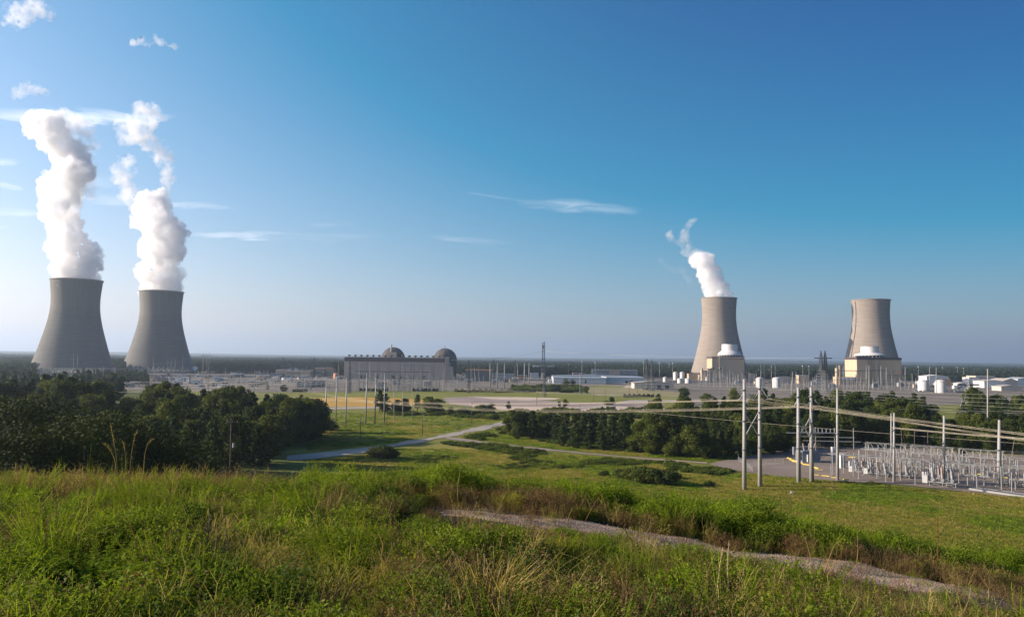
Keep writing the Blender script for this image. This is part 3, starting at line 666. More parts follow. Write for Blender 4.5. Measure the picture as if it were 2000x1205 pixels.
block('plant_building', 634, 652, 720, 1470, 16, M['beige'], M['red'], 'beige block with red roof edge left of the turbine hall', cornice=.8)
block('plant_building', 614, 650, 717, 1540, 14, M['cream'], M['steel_dark'], 'pale narrow building behind the beige blocks', cornice=.5)
block('shed', 526, 552, 729, 1330, 12, M['xfmr'], M['xfmr'], 'low blue grey shed left of the white tanks', cornice=.4)
block('shed', 496, 537, 753.5, 960, 9, M['xfmr'], M['shed_roof'], 'low grey shed just behind the left wood', cornice=.5)
block('shed', 541, 549, 752.3, 960, 7, M['cab'], M['shed_roof'], 'small white hut beside the low grey shed', cornice=.3)
block('shed', 945, 1005, 729, 1480, 22, M['shed_tan'], M['shed_tan'], 'tan building with a sawtooth roof behind tall grey poles', cornice=.5, gable=1.5)
block('shed', 1012, 1028, 732, 1400, 12, M['tan_tank'], M['concrete'], 'rust coloured shed behind tall grey poles', cornice=.5)
block('shed', 1036, 1052, 728.5, 1500, 12, M['shed_roof'], M['shed_roof'], 'grey shed left of the crane foot', cornice=.5)
block('scaffold_building', 909, 960, 722, 1250, 20, M['steel_dark'], M['tan_tank'], 'dark open shed with rusty roof edge right of the turbine hall', cornice=.9)
# right edge: pale halls
for (a, b_, yt, Y, dp, wl, rf, gb, lb) in ((1810, 1853, 732, 1500, 30, 'white', 'white', 3, 'long white roofed hall behind the two white tanks'),
      (1893, 1912, 737, 1350, 20, 'white', 'shed_tan', 0, 'small white block left of the big tan halls'), (1906, 1943, 734.5, 1420, 30, 'shed_tan', 'shed_tan', 0, 'tan flat roofed hall behind the white arched one'),
      (1922, 1962, 742, 1240, 30, 'white', 'shed_tan', 2, 'white hall with pale arches near the right edge'), (1960, 1988, 739, 1300, 40, 'shed_tan', 'shed_tan', 4, 'tall tan gabled hall near the right edge'),
      (1988, 2025, 737, 1400, 40, 'shed_blue', 'shed_roof', 3, 'pale blue roofed hall cut by the right edge'), (1955, 1995, 752, 1100, 22, 'shed_tan', 'shed_tan', 2, 'low tan rounded hall in front of the tall tan one'),
      (1872, 1890, 747, 1200, 14, 'white', 'white', 1.5, 'low white shed behind the lattice pylon'), (1840, 1856, 740, 1330, 12, 'tan_tank', 'shed_tan', 0, 'small orange walled shed behind the tanks'),
      (1384, 1391, 720, 1420, 10, 'beige', 'band', 0, 'narrow beige pump house beside the reactor block'), (1345, 1366, 730, 1540, 14, 'cream', 'cream', 0, 'low cream hall at the foot of the steaming beige tower'),
      (1366, 1384, 731, 1530, 10, 'greywall', 'band', 0, 'low grey hall left of the reactor block'), (1462, 1474, 730, 1480, 12, 'greywall', 'concrete', 0, 'small grey hall right of the first reactor block'),
      (1560, 1580, 733, 1350, 14, 'cream', 'concrete', 0, 'cream hut among the right switchyard poles'), (1525, 1548, 735, 1400, 14, 'shed_tan', 'shed_tan', 1.2, 'tan gabled shed behind the second white tank')):
    block('hall', a, b_, yt, Y, dp, M[wl], M[rf], lb, gable=gb, cornice=.7)

# --- storage tanks
def tank(px0, px1, yt, Y, mat, label, group='round storage tanks', dome_=.12):
    x0, x1 = gx(px0, Y), gx(px1, Y); r = (x1-x0)/2; h = hz_(yt, (px0+px1)/2, Y)
    t0 = root('storage_tank', ((x0+x1)/2, Y, 0), label, 'tank', group)
    hc = h*(1-dome_)
    MB().lathe([(r, -.2), (r, hc)], 40).build('shell', mat, t0, smooth=True)
    MB().lathe([(r, hc), (r*.7, hc+(h-hc)*.7), (.05, h)], 40).build('roof', mat, t0, smooth=True)
    MB().lathe([(r+.02, hc-.3), (r+.25, hc-.3), (r+.25, hc+.1), (r+.02, hc+.1)], 40).build('rim', M['steel'], t0)
    if r > 4: MB().bar((0, -r-.4, 0), (0, -r-.4, hc+1), .25).bar((.8, -r-.4, 0), (.8, -r-.4, hc+1), .25).build('ladder', M['steel'], t0)
for (a, b_, yt, Y, mt, lb) in ((1476.5, 1491, 736.5, 1130, 'tank', 'big white tank right behind the nearest pole pair'), (1509, 1524.5, 736.5, 1110, 'tank', 'big white tank with a pole pair in front of it'),
     (1793, 1813.5, 741, 1060, 'tank', 'wide white domed tank right of the last reactor block'), (1826.5, 1846.5, 741.5, 1000, 'tank', 'wide white domed tank behind the last grey pole'),
     (1315, 1324.3, 725.8, 1500, 'tank', 'white tank left of the steaming beige tower'), (1328, 1337, 725.8, 1530, 'tank', 'white tank nearest the steaming beige tower'),
     (1295, 1303.5, 736, 1280, 'tank', 'small low white tank in front of two taller ones'), (1323, 1333, 738.5, 1290, 'tank', 'squat white tank below the two upper ones'), (1338, 1350, 738.5, 1300, 'tank', 'squat white tank at the foot of the beige tower'),
     (550.5, 559.5, 737, 1200, 'tank', 'pale turquoise lit tank, first of the low row'), (566, 570.5, 737, 1210, 'tank', 'narrow white tank, second of the low row'), (581, 585.5, 736.5, 1220, 'tank', 'narrow white tank before the cream building'),
     (602, 608.5, 735.5, 1220, 'tank', 'pale tank in the middle of the low row'), (610, 615, 735.5, 1225, 'tank', 'pale tank touching its neighbour in the low row'), (619.5, 622.5, 736.8, 1220, 'tank', 'thinnest white tank at the end of the low row'),
     (651, 662.5, 728.3, 1290, 'tan_tank', 'orange and white tank left of the turbine hall')):
    tank(a, b_, yt, Y, M[mt], lb)
# --- tall derrick crane, jib crane, dish
def lattice(mb, p, q, w0, w1, n, r=.12, up=None):
    p = Vector(p); q = Vector(q); d = (q-p).normalized(); a = d.orthogonal().normalized() if up is None else Vector(up); b_ = d.cross(a).normalized()
    pr = None
    for i in range(n+1):
        t_ = i/n; c = p.lerp(q, t_); w_ = (w0+(w1-w0)*t_)/2
        cs = [c+a*w_*sa+b_*w_*sb_ for sa, sb_ in ((1, 1), (-1, 1), (-1, -1), (1, -1))]
        if pr:
            for k in range(4):
                mb.tube(pr[k], cs[k], r, None, 4, False)
                mb.tube(pr[k], cs[(k+1) % 4], r*.7, None, 4, False); mb.tube(pr[(k+1) % 4], cs[k], r*.7, None, 4, False)
        for k in range(4): mb.tube(cs[k], cs[(k+1) % 4], r*.8, None, 4, False)
        pr = cs
c = PY(1061, 730, 1500); cr = root('derrick_crane', (c.x, c.y, 0), 'very tall dark lattice derrick crane standing alone before the forest', 'crane')
zt = hz_(667, 1061, 1500)
mb = MB(); lattice(mb, (-2.2, 0, 18), (-1.6, 0, zt-2), 1.6, 1.2, 22, .22); mb.build('mast', M['steel_dark'], cr)
mb = MB(); lattice(mb, (2.2, 0, 18), (1.6, 0, zt), 1.6, 1.2, 22, .22); mb.build('boom', M['steel_dark'], cr)
mb = MB()
for z in (20, 30, 37, 52, 63): mb.box(-3, 3, -.8, .8, z, z+1.1)
mb.build('cross_frame', M['steel_dark'], cr)
MB().tube((0, 0, -.2), (0, 0, 18), 5, 2.2, 8).box(-4, 4, -4, 4, 12, 18).build('base_frame', M['steel_dark'], cr)
MB().tube((-.4, 0, zt-8), (-.4, 0, zt-14), .8, None, 6).build('hook_block', M['steel_dark'], cr)
c = PY(572, 728, 1450); cr = root('crawler_crane', (c.x, c.y, 0), 'dark crawler crane with its boom leaning left over cream buildings', 'crane')
s_ = 1450/FPX
mb = MB(); lattice(mb, (0, 0, 14), (-22*s_, 0, hz_(698, 549, 1450)), 2.2, 1.4, 14, .2, (0, 1, 0)); mb.build('boom', M['steel_dark'], cr)
MB().box(-5, 6, -3, 3, 1.5, 6).box(-3, 3, -2.5, 2.5, 6, 15).build('cab', M['steel_dark'], cr); MB().box(-6, 6, -4, -2.4, 0, 1.5).box(-6, 6, 2.4, 4, 0, 1.5).build('track', M['dark'], cr)
MB().box(-14, 32, -1, 1, 12.5, 13.4).build('gantry_beam', M['steel_dark'], cr)
c = PY(604, 728, 1500); cr = root('jib_crane', (c.x, c.y, 0), 'small dark crane pointing up right behind the cream building', 'crane')
mb = MB(); lattice(mb, (-6, 0, 18), (4, 0, 35.5), 1.4, 1, 9, .16, (0, 1, 0)); mb.build('boom', M['steel_dark'], cr); MB().box(-8, -3, -2, 2, 0, 20).build('tower', M['steel_dark'], cr)
c = PY(380, 722, 1380); cr = root('dish_antenna', (c.x, c.y, 0), 'white dish tilted beside the second dark tower', 'antenna')
MB().tube((0, 0, 0), (0, 0, 11), .8, .5, 10).build('mast', M['steel'], cr)
mb = MB(); mb.lathe([(.1, 0), (2, .3), (3.6, 1.2), (4.6, 2.4), (4.7, 2.5), (3.6, 1.0), (.1, -.3)], 24); o = mb.build('dish', M['white'], cr); o.location = (0, 0, 12); o.rotation_euler = (R_(50), R_(30), 0)
# ------------------------------------------------------------------ trees
def leaf_quads(P, Nn, size, r_, aspect=.65):
    """little four sided leaf sprays at points P facing roughly along Nn"""
    n = len(P); Nn = Nn+r_.normal(0, .55, (n, 3)); Nn /= np.linalg.norm(Nn, axis=1)[:, None]+1e-9
    a = np.cross(Nn, r_.normal(0, 1, (n, 3))); a /= np.linalg.norm(a, axis=1)[:, None]+1e-9; b_ = np.cross(Nn, a)
    s = (size*r_.uniform(.55, 1.35, n))[:, None]
    bend = Nn*s*.25
    V = np.stack([P-a*s, P-b_*s*aspect+bend, P+a*s, P+b_*s*aspect-bend], 1).reshape(-1, 3)
    F = np.arange(4*n).reshape(n, 4); return V, F
def crown_points(lobes, n, r_, shell=.62):
    w_ = np.array([l[3]**2 for l in lobes]); w_ = w_/w_.sum(); idx = r_.choice(len(lobes), n, p=w_)
    d = r_.normal(0, 1, (n, 3)); d /= np.linalg.norm(d, axis=1)[:, None]
    rad = np.clip(r_.normal(.86, .16, n), .3, 1.25)
    C_ = np.array([l[:3] for l in lobes])[idx]; R3 = np.array([l[3] for l in lobes])[idx]; Zs = np.array([l[4] for l in lobes])[idx]
    # break every lobe into smaller tufts
    tuft = np.sin(d[:, 0]*5.1+C_[:, 0]*3)+np.sin(d[:, 1]*5.7+C_[:, 1]*2)+np.sin(d[:, 2]*6.3+C_[:, 2])
    rad = rad*(1+.09*tuft)
    P = C_+d*(R3*rad)[:, None]*np.stack([np.ones(n), np.ones(n), Zs], 1)
    return P, d
def make_broad(seed, H, Rr, mat, nleaf, lsize, trunk='bark', low=.12):
    r_ = np.random.default_rng(seed); lobes = []
    nl = 26
    for i in range(nl):
        h = low+(1-low)*((i+.5)/nl)**.85; env = math.sin(math.pi*min(1, (h-low*.6)/(1.12-low*.6))**.75)
        a = r_.uniform(0, 2*math.pi); rr_ = Rr*env*r_.uniform(.25, .80); lr = Rr*r_.uniform(.22, .42)*(.65+.5*env)
        lobes.append((rr_*math.cos(a), rr_*math.sin(a), min(h*H, H-lr*.75), lr, r_.uniform(.65, .9)))
    lobes.append((0, 0, H*.5, Rr*.5, 1.2))
    P, d = crown_points(lobes, nleaf, r_); k = P[:, 2] > .3; P, d = P[k], d[k]
    V, F = leaf_quads(P, d, lsize, r_)
    crown = np_mesh('crown', V, F, mat, False, True)
    tb_ = MB(); tb_.tube((0, 0, -.8), (.2, .1, H*.35), H*.022+.06, H*.016, 8); tb_.tube((.2, .1, H*.35), (0, .2, H*.8), H*.016, H*.006, 7)
    for l in lobes[::2]: tb_.tube((.1, .1, max(l[2]*.55, H*.12)), l[:3], H*.008, H*.003, 5, False)
    tr = tb_.build('trunk', M[trunk]); return crown, tr
def make_pine(seed, H, Rr, mat, nleaf, lsize, bare=.35, trunk='bark'):
    r_ = np.random.default_rng(seed); lobes = []; nl = 24
    tb_ = MB(); tb_.tube((0, 0, -.8), (.1, 0, H*.5), H*.015+.07, H*.011, 8); tb_.tube((.1, 0, H*.5), (0, 0, H*.97), H*.011, H*.003, 6)
    for i in range(nl):
        h = bare+(1-bare)*(i+.5)/nl; env = (1-((h-bare)/(1-bare))**1.7)*.85+.15
        if h < bare+.15: env *= .75
        a = i*2.4+r_.uniform(-.5, .5); rr_ = Rr*env*r_.uniform(.3, .75); lr = Rr*r_.uniform(.22, .36)*(.5+.6*env)
        l = (rr_*math.cos(a), rr_*math.sin(a), h*H, lr, r_.uniform(.5, .75)); lobes.append(l)
        tb_.tube((0, 0, h*H-lr*.5), l[:3], H*.005, H*.002, 4, False)
    lobes.append((0, 0, H-Rr*.2, Rr*.22, 1.3))
    P, d = crown_points(lobes, nleaf, r_); V, F = leaf_quads(P, d, lsize, r_, .4)
    crown = np_mesh('crown', V, F, mat, False, True); tr = tb_.build('trunk', M[trunk]); return crown, tr
PROTO = {}
def reg(key, pair, H): PROTO[key] = (pair[0], pair[1], H)
for i in range(4): reg('broad%d' % i, make_broad(40+i, 18, 7.2, M['leaf_a' if i % 2 else 'leaf_c'], 8000, .36, low=.06), 18)
for i in range(4): reg('pine%d' % i, make_pine(60+i, 22, 4.6, M['leaf_b'], 4200, .42, (.3, .45, .25, .4)[i]), 22)
for i in range(3): reg('young%d' % i, make_pine(80+i, 12, 3.6, M['leaf_b'], 4200, .28, .04), 12)
for i in range(2): reg('detail%d' % i, make_broad(90+i, 13, 6.0, M['leaf_shaded'], 42000, .075, low=.03), 13)
for i in range(2): reg('bush%d' % i, make_broad(95+i, 4, 3.0, M['leaf_a' if i else 'leaf_c'], 3000, .2, low=.02), 4)
for k, (c_, t_, H) in PROTO.items():
    for o in (c_, t_): col.objects.unlink(o)
def put_tree(key, x, y, h, label, group, cat='tree', name=None, z=None, widen=1.0):
    c_, t_, H = PROTO[key]
    z = flatz(x, y) if z is None else z
    nm = name or {'broad': 'broadleaf_tree', 'pine': 'pine_tree', 'young': 'young_pine_tree', 'detai': 'broadleaf_tree', 'bush0': 'bush', 'bush1': 'bush'}[key.rstrip('0123')[:5] if not key.startswith('bush') else key]
    t0 = root(nm, (x, y, z-.1), label, cat, group, rng.uniform(0, 6.28)); s = h/H
    t0.scale = (s*widen*rng.uniform(.9, 1.12), s*widen*rng.uniform(.9, 1.12), s)
    for src, pn in ((t_, 'trunk'), (c_, 'crown')):
        d = src.copy(); d.name = pn; col.objects.link(d); d.parent = t0
    return t0
def top_h(px, py, x, y):
    # height of a tree at ground (x,y) whose top reaches image line py
    return hz_(py, px, y)-flatz(x, y)
# left wood: skyline of the canopy in the image
SKL = [(-60, 735), (0, 736), (40, 742), (75, 738), (120, 724), (150, 738), (175, 743), (205, 752), (222, 770), (240, 782), (258, 764), (285, 758), (335, 740), (352, 752), (380, 760), (430, 754), (455, 752), (480, 764), (510, 758), (545, 768), (575, 765), (600, 775), (616, 792), (627, 830)]
def skl(px, arr): return float(np.interp(px, [a[0] for a in arr], [a[1] for a in arr]))
GL = 'trees of the dark wood on the left'
LW = {'pine': 'tall dark pine in the left wood', 'broad': 'dark rounded broadleaf tree in the left wood'}
cnt = 0
for (Yr, lo, hi, drop) in ((345, -40, 612, 0), (322, -60, 606, 8), (298, -60, 598, 22), (272, -60, 590, 34), (248, -60, 565, 46), (222, -60, 520, 60), (196, -60, 420, 72), (170, -60, 330, 85), (146, -60, 230, 104)):
    px = lo+rng.uniform(0, 15)
    while px < hi:
        sp = 6.6*FPX/Yr*rng.uniform(.7, 1.25); y = Yr+rng.uniform(-9, 9); P = PY(px, 800, y); x = P.x
        top = skl(px, SKL)+drop+rng.uniform(-7, 14)
        h = top_h(px, top, x, y); h = min(max(h, 9), 30)
        kind = 'pine' if (rng.random() < .55 and h > 12) else 'broad'
        put_tree(kind+str(rng.integers(4)), x, y, h, LW[kind], GL, widen=1.0 if kind == 'pine' else (18/h)**.5*1.02)
        cnt += 1; px += sp
# right-hand edge of the left wood, low skirts
for px, py, ph in ((556, 872, 60), (580, 866, 66), (540, 876, 70), (515, 880, 60), (592, 862, 74), (605, 858, 72), (570, 868, 80), (485, 884, 64), (460, 888, 60), (580, 866, 40), (600, 862, 44), (618, 856, 50), (612, 846, 60), (530, 876, 40), (500, 882, 44), (470, 886, 50)):
    P = PZ(px, py); put_tree('broad%d' % rng.integers(4), P.x, P.y, ph*P.y/FPX*1.1, 'low leafy tree at the edge of the left wood beside the meadow', 'low trees at the edge of the left wood', widen=1.25)
# nearer leafy trees on the hill side, bottom left
for (px, pt, Y, k, lb) in ((152, 815, 82, 0, 'nearer round leafy tree rising just behind the hill crest'), (205, 800, 96, 1, 'nearer leafy tree behind the tall straw stalks'), (70, 775, 104, 1, 'nearer leafy tree left of the round one behind the crest'),
                       (15, 840, 78, 0, 'low dark leafy tree at the left end of the hill crest'), (255, 846, 104, 0, 'low leafy tree right of the tall straw stalks'), (310, 842, 112, 1, 'dark leafy tree between the stalks and the small wooden pole'), (-20, 770, 110, 1, 'leafy tree cut by the left edge behind the crest')):
    P = PY(px, 870, Y); x = P.x; put_tree('detail%d' % k, x, Y, max(5, top_h(px, pt, x, Y)), lb, 'leafy trees behind the hill crest', widen=1.0)

# right wood
GR = 'trees of the right wood behind the substation'
RW = {'pine': 'tall dark pine in the right wood', 'broad': 'rounded broadleaf tree in the right wood'}
SKR = [(1180, 806), (1240, 790), (1262, 792), (1275, 772), (1290, 770), (1300, 790), (1320, 775), (1335, 762), (1345, 768), (1352, 790), (1365, 782), (1380, 772), (1400, 764), (1420, 770), (1430, 760), (1440, 760), (1455, 772), (1480, 764), (1500, 754), (1540, 770), (1560, 752), (1600, 756), (1650, 758), (1690, 760), (1730, 758), (1760, 756), (1800, 762), (1815, 772), (1830, 780), (1850, 790), (1878, 792), (1890, 752), (1905, 750), (1925, 762), (1950, 766), (1985, 764), (2000, 758), (2060, 758)]
for (Yr, lo, hi, drop) in ((405, 1275, 2040, 2), (388, 1270, 2040, 6), (370, 1245, 2040, 14), (354, 1225, 2040, 26), (338, 1225, 2040, 40), (322, 1245, 1570, 56), (308, 1330, 1545, 72)):
    px = lo+rng.uniform(0, 15)
    while px < hi:
        sp = 6.6*FPX/Yr*rng.uniform(.7, 1.25); y = Yr+rng.uniform(-7, 7)
        if 1815 < px < 1875 and Yr > 380: px += sp; continue
        P = PY(px, 800, y); x = P.x
        top = skl(px, SKR)+drop+rng.uniform(0, 18)
        h = min(max(top_h(px, top, x, y), 7), 25); kind = 'pine' if rng.random() < .3 else 'broad'
        put_tree(kind+str(rng.integers(4)), x, y, h, RW[kind], GR, widen=(18/h)**.5*.9 if kind == 'broad' else 1); cnt += 1; px += sp
for px, py, pt in ((1408, 806, 770), (1340, 800, 757), (1290, 798, 768)):
    pass
# low front of the right wood
for px, py, pt in ((1000, 850, 800), (1018, 854, 803), (1040, 857, 802), (1062, 856, 806), (1085, 860, 808), (1105, 862, 803), (1122, 866, 806), (1140, 868, 802), (1160, 868, 804), (1178, 872, 806), (1195, 876, 812), (1218, 878, 806), (1098, 872, 830), (1125, 876, 826), (1150, 878, 836), (1175, 880, 840), (1012, 858, 826), (1240, 884, 840), (1150, 858, 800), (1028, 846, 799), (1200, 862, 798), (1050, 848, 800), (1075, 852, 801), (1130, 854, 799), (1175, 858, 800), (1215, 866, 800), (1230, 872, 802), (1095, 856, 800)):
    P = PZ(px, py); h = top_h(px, pt, P.x, P.y)
    if px > 1080 or rng.random() < .3: put_tree('young%d' % rng.integers(3), P.x, P.y, h, 'young green pine beside the road end, full to the ground', 'young pines left of the right wood', widen=1.1)
    else: put_tree('broad%d' % rng.integers(4), P.x, P.y, h, 'small dense broadleaf tree at the left end of the right wood', 'small trees left of the right wood', widen=1.15)
for px, py, pt in ((1250, 884, 822), (1280, 887, 800), (1310, 889, 806), (1345, 892, 830), (1375, 893, 846), (1400, 894, 862), (1425, 893, 858), (1448, 892, 852), (1320, 892, 850), (1270, 888, 842), (1360, 893, 866), (1380, 896, 872), (1310, 892, 868), (1470, 888, 850), (1500, 884, 846), (1530, 878, 840)):
    P = PZ(px, py); h = top_h(px, pt, P.x, P.y)
    put_tree('broad%d' % rng.integers(4) if h > 6 else 'bush%d' % rng.integers(2), P.x, P.y, h, 'low leafy tree along the front edge of the right wood' if h > 6 else 'green bush along the front edge of the right wood', 'low growth along the front of the right wood', 'tree' if h > 6 else 'bush', widen=1.2)
for px, py, pt in ((1610, 868, 815), (1645, 866, 820), (1690, 868, 826), (1735, 870, 832), (1780, 872, 830), (1860, 882, 820), (1905, 884, 822), (1950, 888, 826), (1995, 890, 820)):
    P = PZ(px, py); put_tree('broad%d' % rng.integers(4), P.x, P.y+6, top_h(px, pt, P.x, P.y), 'dark leafy tree standing right behind the substation yard', 'trees right behind the substation', widen=1.2)
P = PZ(1878, 893); put_tree('young0', P.x, P.y, top_h(1878, 858, P.x, P.y), 'small sunlit cone shaped tree behind the substation', None)
# lone trees in the fields
for px, py, pt, k, lb, wd in ((741, 806, 761, 'pine2', 'narrow dark pine behind the second row of grey poles', 1.5), (752, 806, 768, 'young1', 'dark conifer leaning against the narrow pine in the field', 1.5), (775, 806, 780, 'broad1', 'dark rounded tree right of the narrow pine in the field', 1.3),
      (792, 806, 778, 'broad3', 'dark spreading tree in the field before the dirt lot', 1.3), (815, 806, 770, 'pine0', 'taller dark tree in the middle of the field clump', 1.6), (838, 807, 774, 'broad2', 'dark bushy tree at the right of the field clump', 1.4), (855, 806, 778, 'broad0', 'green bushy tree closing the field clump', 1.4),
      (1104, 794, 779, 'broad2', 'round dark tree alone on the dirt lot', 1.3), (1093, 794, 783, 'broad1', 'small round tree beside the one on the dirt lot', 1.2), (1195, 791, 775, 'broad3', 'dark tree beside the curved road', 1.3), (1185, 791, 782, 'bush0', 'small dark tree left of the one at the curved road', 1.4),
      (1286, 795, 769, 'pine1', 'dark pine beside the end of the curved road', 1.7), (1334, 790, 756, 'broad1', 'large round dark tree below the low hangar', 1.05), (1380, 792, 768, 'broad0', 'broad low tree between the round tree and the pole pair', 1.5), (1433, 790, 757, 'broad2', 'dark tree directly left of the tall braced pole pair', 1.1),
      (554, 765, 751, 'broad1', 'dark rounded tree at the grey shed behind the left wood', 1.5), (523, 764, 750, 'pine0', 'small pine standing in front of the low grey shed', 1.5), (588, 786, 770, 'broad2', 'dark round tree at the left end of the orange field', 1.3),
      (1001, 760, 750, 'broad0', 'small bright tree among the tall grey poles', 1.3), (1105, 757, 739, 'broad2', 'dark tree before the pale blue warehouse', 1.2), (1118, 757, 741, 'broad1', 'small dark tree right before the pale blue warehouse', 1.2), (1144, 750, 741, 'pine2', 'narrow dark tree against the grey warehouse wall', 2), (1145, 768, 754, 'broad0', 'bright green tree beside the double grey pole', 1.4),
      (1060, 764, 749, 'broad3', 'grey green tree in the thicket before the warehouse', 1.6), (1080, 766, 750, 'broad1', 'green tree in the middle of the thicket before the warehouse', 1.6), (1040, 762, 752, 'broad2', 'low green tree at the left of the thicket', 1.7), (1092, 766, 753, 'broad0', 'yellow green tree closing the thicket on the right', 1.5),
      (960, 806, 787, 'broad1', 'small tree at the sand strip left of the woods', 1.2), (942, 806, 790, 'bush0', 'small bush at the sand strip', 1.4), (993, 806, 784, 'pine3', 'narrow ivy covered tree at the sand strip', 1.7), (880, 812, 794, 'broad3', 'green tree in the scrub below the dirt lot', 1.4), (905, 812, 797, 'bush1', 'rounded bush in the scrub below the dirt lot', 1.6), (930, 812, 800, 'bush0', 'low green bush right in the scrub below the dirt lot', 1.6)):
    P = PZ(px, py); put_tree(k, P.x, P.y, top_h(px, pt, P.x, P.y), lb, None, 'bush' if k.startswith('bush') else 'tree', widen=wd)
for px, py, pt, lb in ((640, 840, 822, 'bare twiggy bush at the foot of the first grey pole'), (648, 842, 828, 'low bush beside the first grey poles'), (965, 820, 808, 'small dark bush by the access road end'), (1330, 790, 780, 'bush below the large round dark tree')):
    P = PZ(px, py); put_tree('bush1', P.x, P.y, top_h(px, pt, P.x, P.y), lb, None, 'bush', widen=1.3)
# bushes in the middle distance below the path
for px, py, pt in ((735, 897, 872), (758, 898, 870), (1215, 935, 916), (1235, 940, 912), (1258, 944, 910), (1280, 946, 914), (1300, 948, 916), (1180, 930, 918), (1250, 932, 912), (1320, 936, 922), (1270, 936, 913), (1385, 950, 938)):
    P = PZ(px, py); put_tree('bush%d' % rng.integers(2), P.x, P.y, top_h(px, pt, P.x, P.y), 'dark leafy bush beyond the hill crest' if px > 1000 else 'dark bush on the near side of the access road', 'dark bushes between the crest and the path' if px > 1000 else 'bushes beside the access road', 'bush', widen=1.3)
# clipped dark hedges along the plant
for a, b_, py, hgt, lb in ((702, 758, 763.5, 3, 'dark hedge left of the narrow pine'), (806, 856, 764, 3.2, 'dark hedge under the gantries'), (888, 962, 765.5, 3.4, 'long dark hedge right of the turbine hall'), (962, 1048, 766.5, 3.2, 'long dark hedge below the tall grey poles'), (1095, 1120, 767, 3.2, 'short dark hedge under the thicket'), (1218, 1277, 776, 3.2, 'dark hedge across the field before the hangar'), (572, 600, 765, 2.6, 'short dark hedge behind the orange field')):
    A = PZ(a, py); B = PZ(b_, py); n = 2600; t_ = rng.random(n); wv = hgt*(.8+.25*np.sin(t_*40)+.15*np.sin(t_*97))
    P = np.stack([A.x+(B.x-A.x)*t_, A.y+(B.y-A.y)*t_+rng.uniform(-1.6, 1.6, n), rng.random(n)**.7*wv], 1)
    V, F = leaf_quads(P, rng.normal(0, 1, (n, 3))+np.array([0, 0, .6]), .5, rng)
    tag(np_mesh('hedge', V, F, M['leaf_a']), lb, 'hedge', 'dark hedges along the plant')

# ------------------------------------------------------------------ instanced ground cover
def gn_scatter(name, pts, scl, rot, idx, protos, label, kind='stuff'):
    cl = bpy.data.collections.new('cover_kinds')
    for i, o in enumerate(protos):
        for c_ in list(o.users_collection): c_.objects.unlink(o)
        o.name = 'k%02d_' % i+o.name; cl.objects.link(o)
    me = bpy.data.meshes.new(name); me.vertices.add(len(pts)); me.vertices.foreach_set('co', np.asarray(pts, np.float32).ravel())
    for nm, ty, da in (('scl', 'FLOAT_VECTOR', scl), ('rot', 'FLOAT_VECTOR', rot)):
        at = me.attributes.new(nm, ty, 'POINT'); at.data.foreach_set('vector', np.asarray(da, np.float32).ravel())
    at = me.attributes.new('idx', 'INT', 'POINT'); at.data.foreach_set('value', np.asarray(idx, np.int32))
    o = bpy.data.objects.new(name, me); col.objects.link(o)
    g = bpy.data.node_groups.new('place_'+name, 'GeometryNodeTree')
    g.interface.new_socket('Geometry', in_out='INPUT', socket_type='NodeSocketGeometry'); g.interface.new_socket('Geometry', in_out='OUTPUT', socket_type='NodeSocketGeometry')
    gi = g.nodes.new('NodeGroupInput'); go = g.nodes.new('NodeGroupOutput'); ip = g.nodes.new('GeometryNodeInstanceOnPoints')
    ci = g.nodes.new('GeometryNodeCollectionInfo'); ci.inputs['Collection'].default_value = cl; ci.inputs['Separate Children'].default_value = True; ci.inputs['Reset Children'].default_value = True
    def na(nm, ty):
        n = g.nodes.new('GeometryNodeInputNamedAttribute'); n.data_type = ty; n.inputs['Name'].default_value = nm; return n.outputs['Attribute']
    g.links.new(gi.outputs[0], ip.inputs['Points']); g.links.new(ci.outputs[0], ip.inputs['Instance']); ip.inputs['Pick Instance'].default_value = True
    g.links.new(na('idx', 'INT'), ip.inputs['Instance Index']); g.links.new(na('rot', 'FLOAT_VECTOR'), ip.inputs['Rotation']); g.links.new(na('scl', 'FLOAT_VECTOR'), ip.inputs['Scale'])
    g.links.new(ip.outputs[0], go.inputs[0]); md = o.modifiers.new('place', 'NODES'); md.node_group = g
    return tag(o, label, None, None, kind)
def rots(n, tilt=.1): return np.stack([rng.normal(0, tilt, n), rng.normal(0, tilt, n), rng.uniform(0, 6.28, n)], 1)
# far forest
def far_tree(seed, pine):
    r_ = np.random.default_rng(seed); H = 24 if pine else 20; lobes = []
    for i in range(9):
        h = (.45 if pine else .3)+(.55 if pine else .6)*(i+.5)/9; a = r_.uniform(0, 6.28); e = (1-(h-.4)*1.2) if pine else math.sin(math.pi*min(1, h))
        rr_ = (4 if pine else 6)*max(.2, e)*r_.uniform(.2, .7); lobes.append((rr_*math.cos(a), rr_*math.sin(a), h*H, (2.2 if pine else 3.4)*r_.uniform(.8, 1.3), .8))
    P, d = crown_points(lobes, 260, r_); V, F = leaf_quads(P, d, 1.3, r_)
    return np_mesh('far_pine' if pine else 'far_broadleaf', V, F, M['leaf_far'])
fp = [far_tree(200+i, i < 4) for i in range(6)]
pts = []; scl = []
def addforest(n, r0, r1, a0=-.66, a1=.66, hs=(.75, 1.25)):
    az_ = rng.uniform(a0, a1, n); y = np.sqrt(rng.uniform(r0**2, r1**2, n)); x = y*np.tan(az_); z = tz(x, y)
    for i in range(n): pts.append((x[i], y[i], z[i]-1)); s = rng.uniform(*hs); scl.append((s*rng.uniform(.9, 1.2),)*2+(s,))
addforest(17000, 1930, 2400, hs=(.62, .95)); addforest(22000, 2400, 4200, hs=(.6, .95)); addforest(16000, 4200, 8000, hs=(.5, .8))
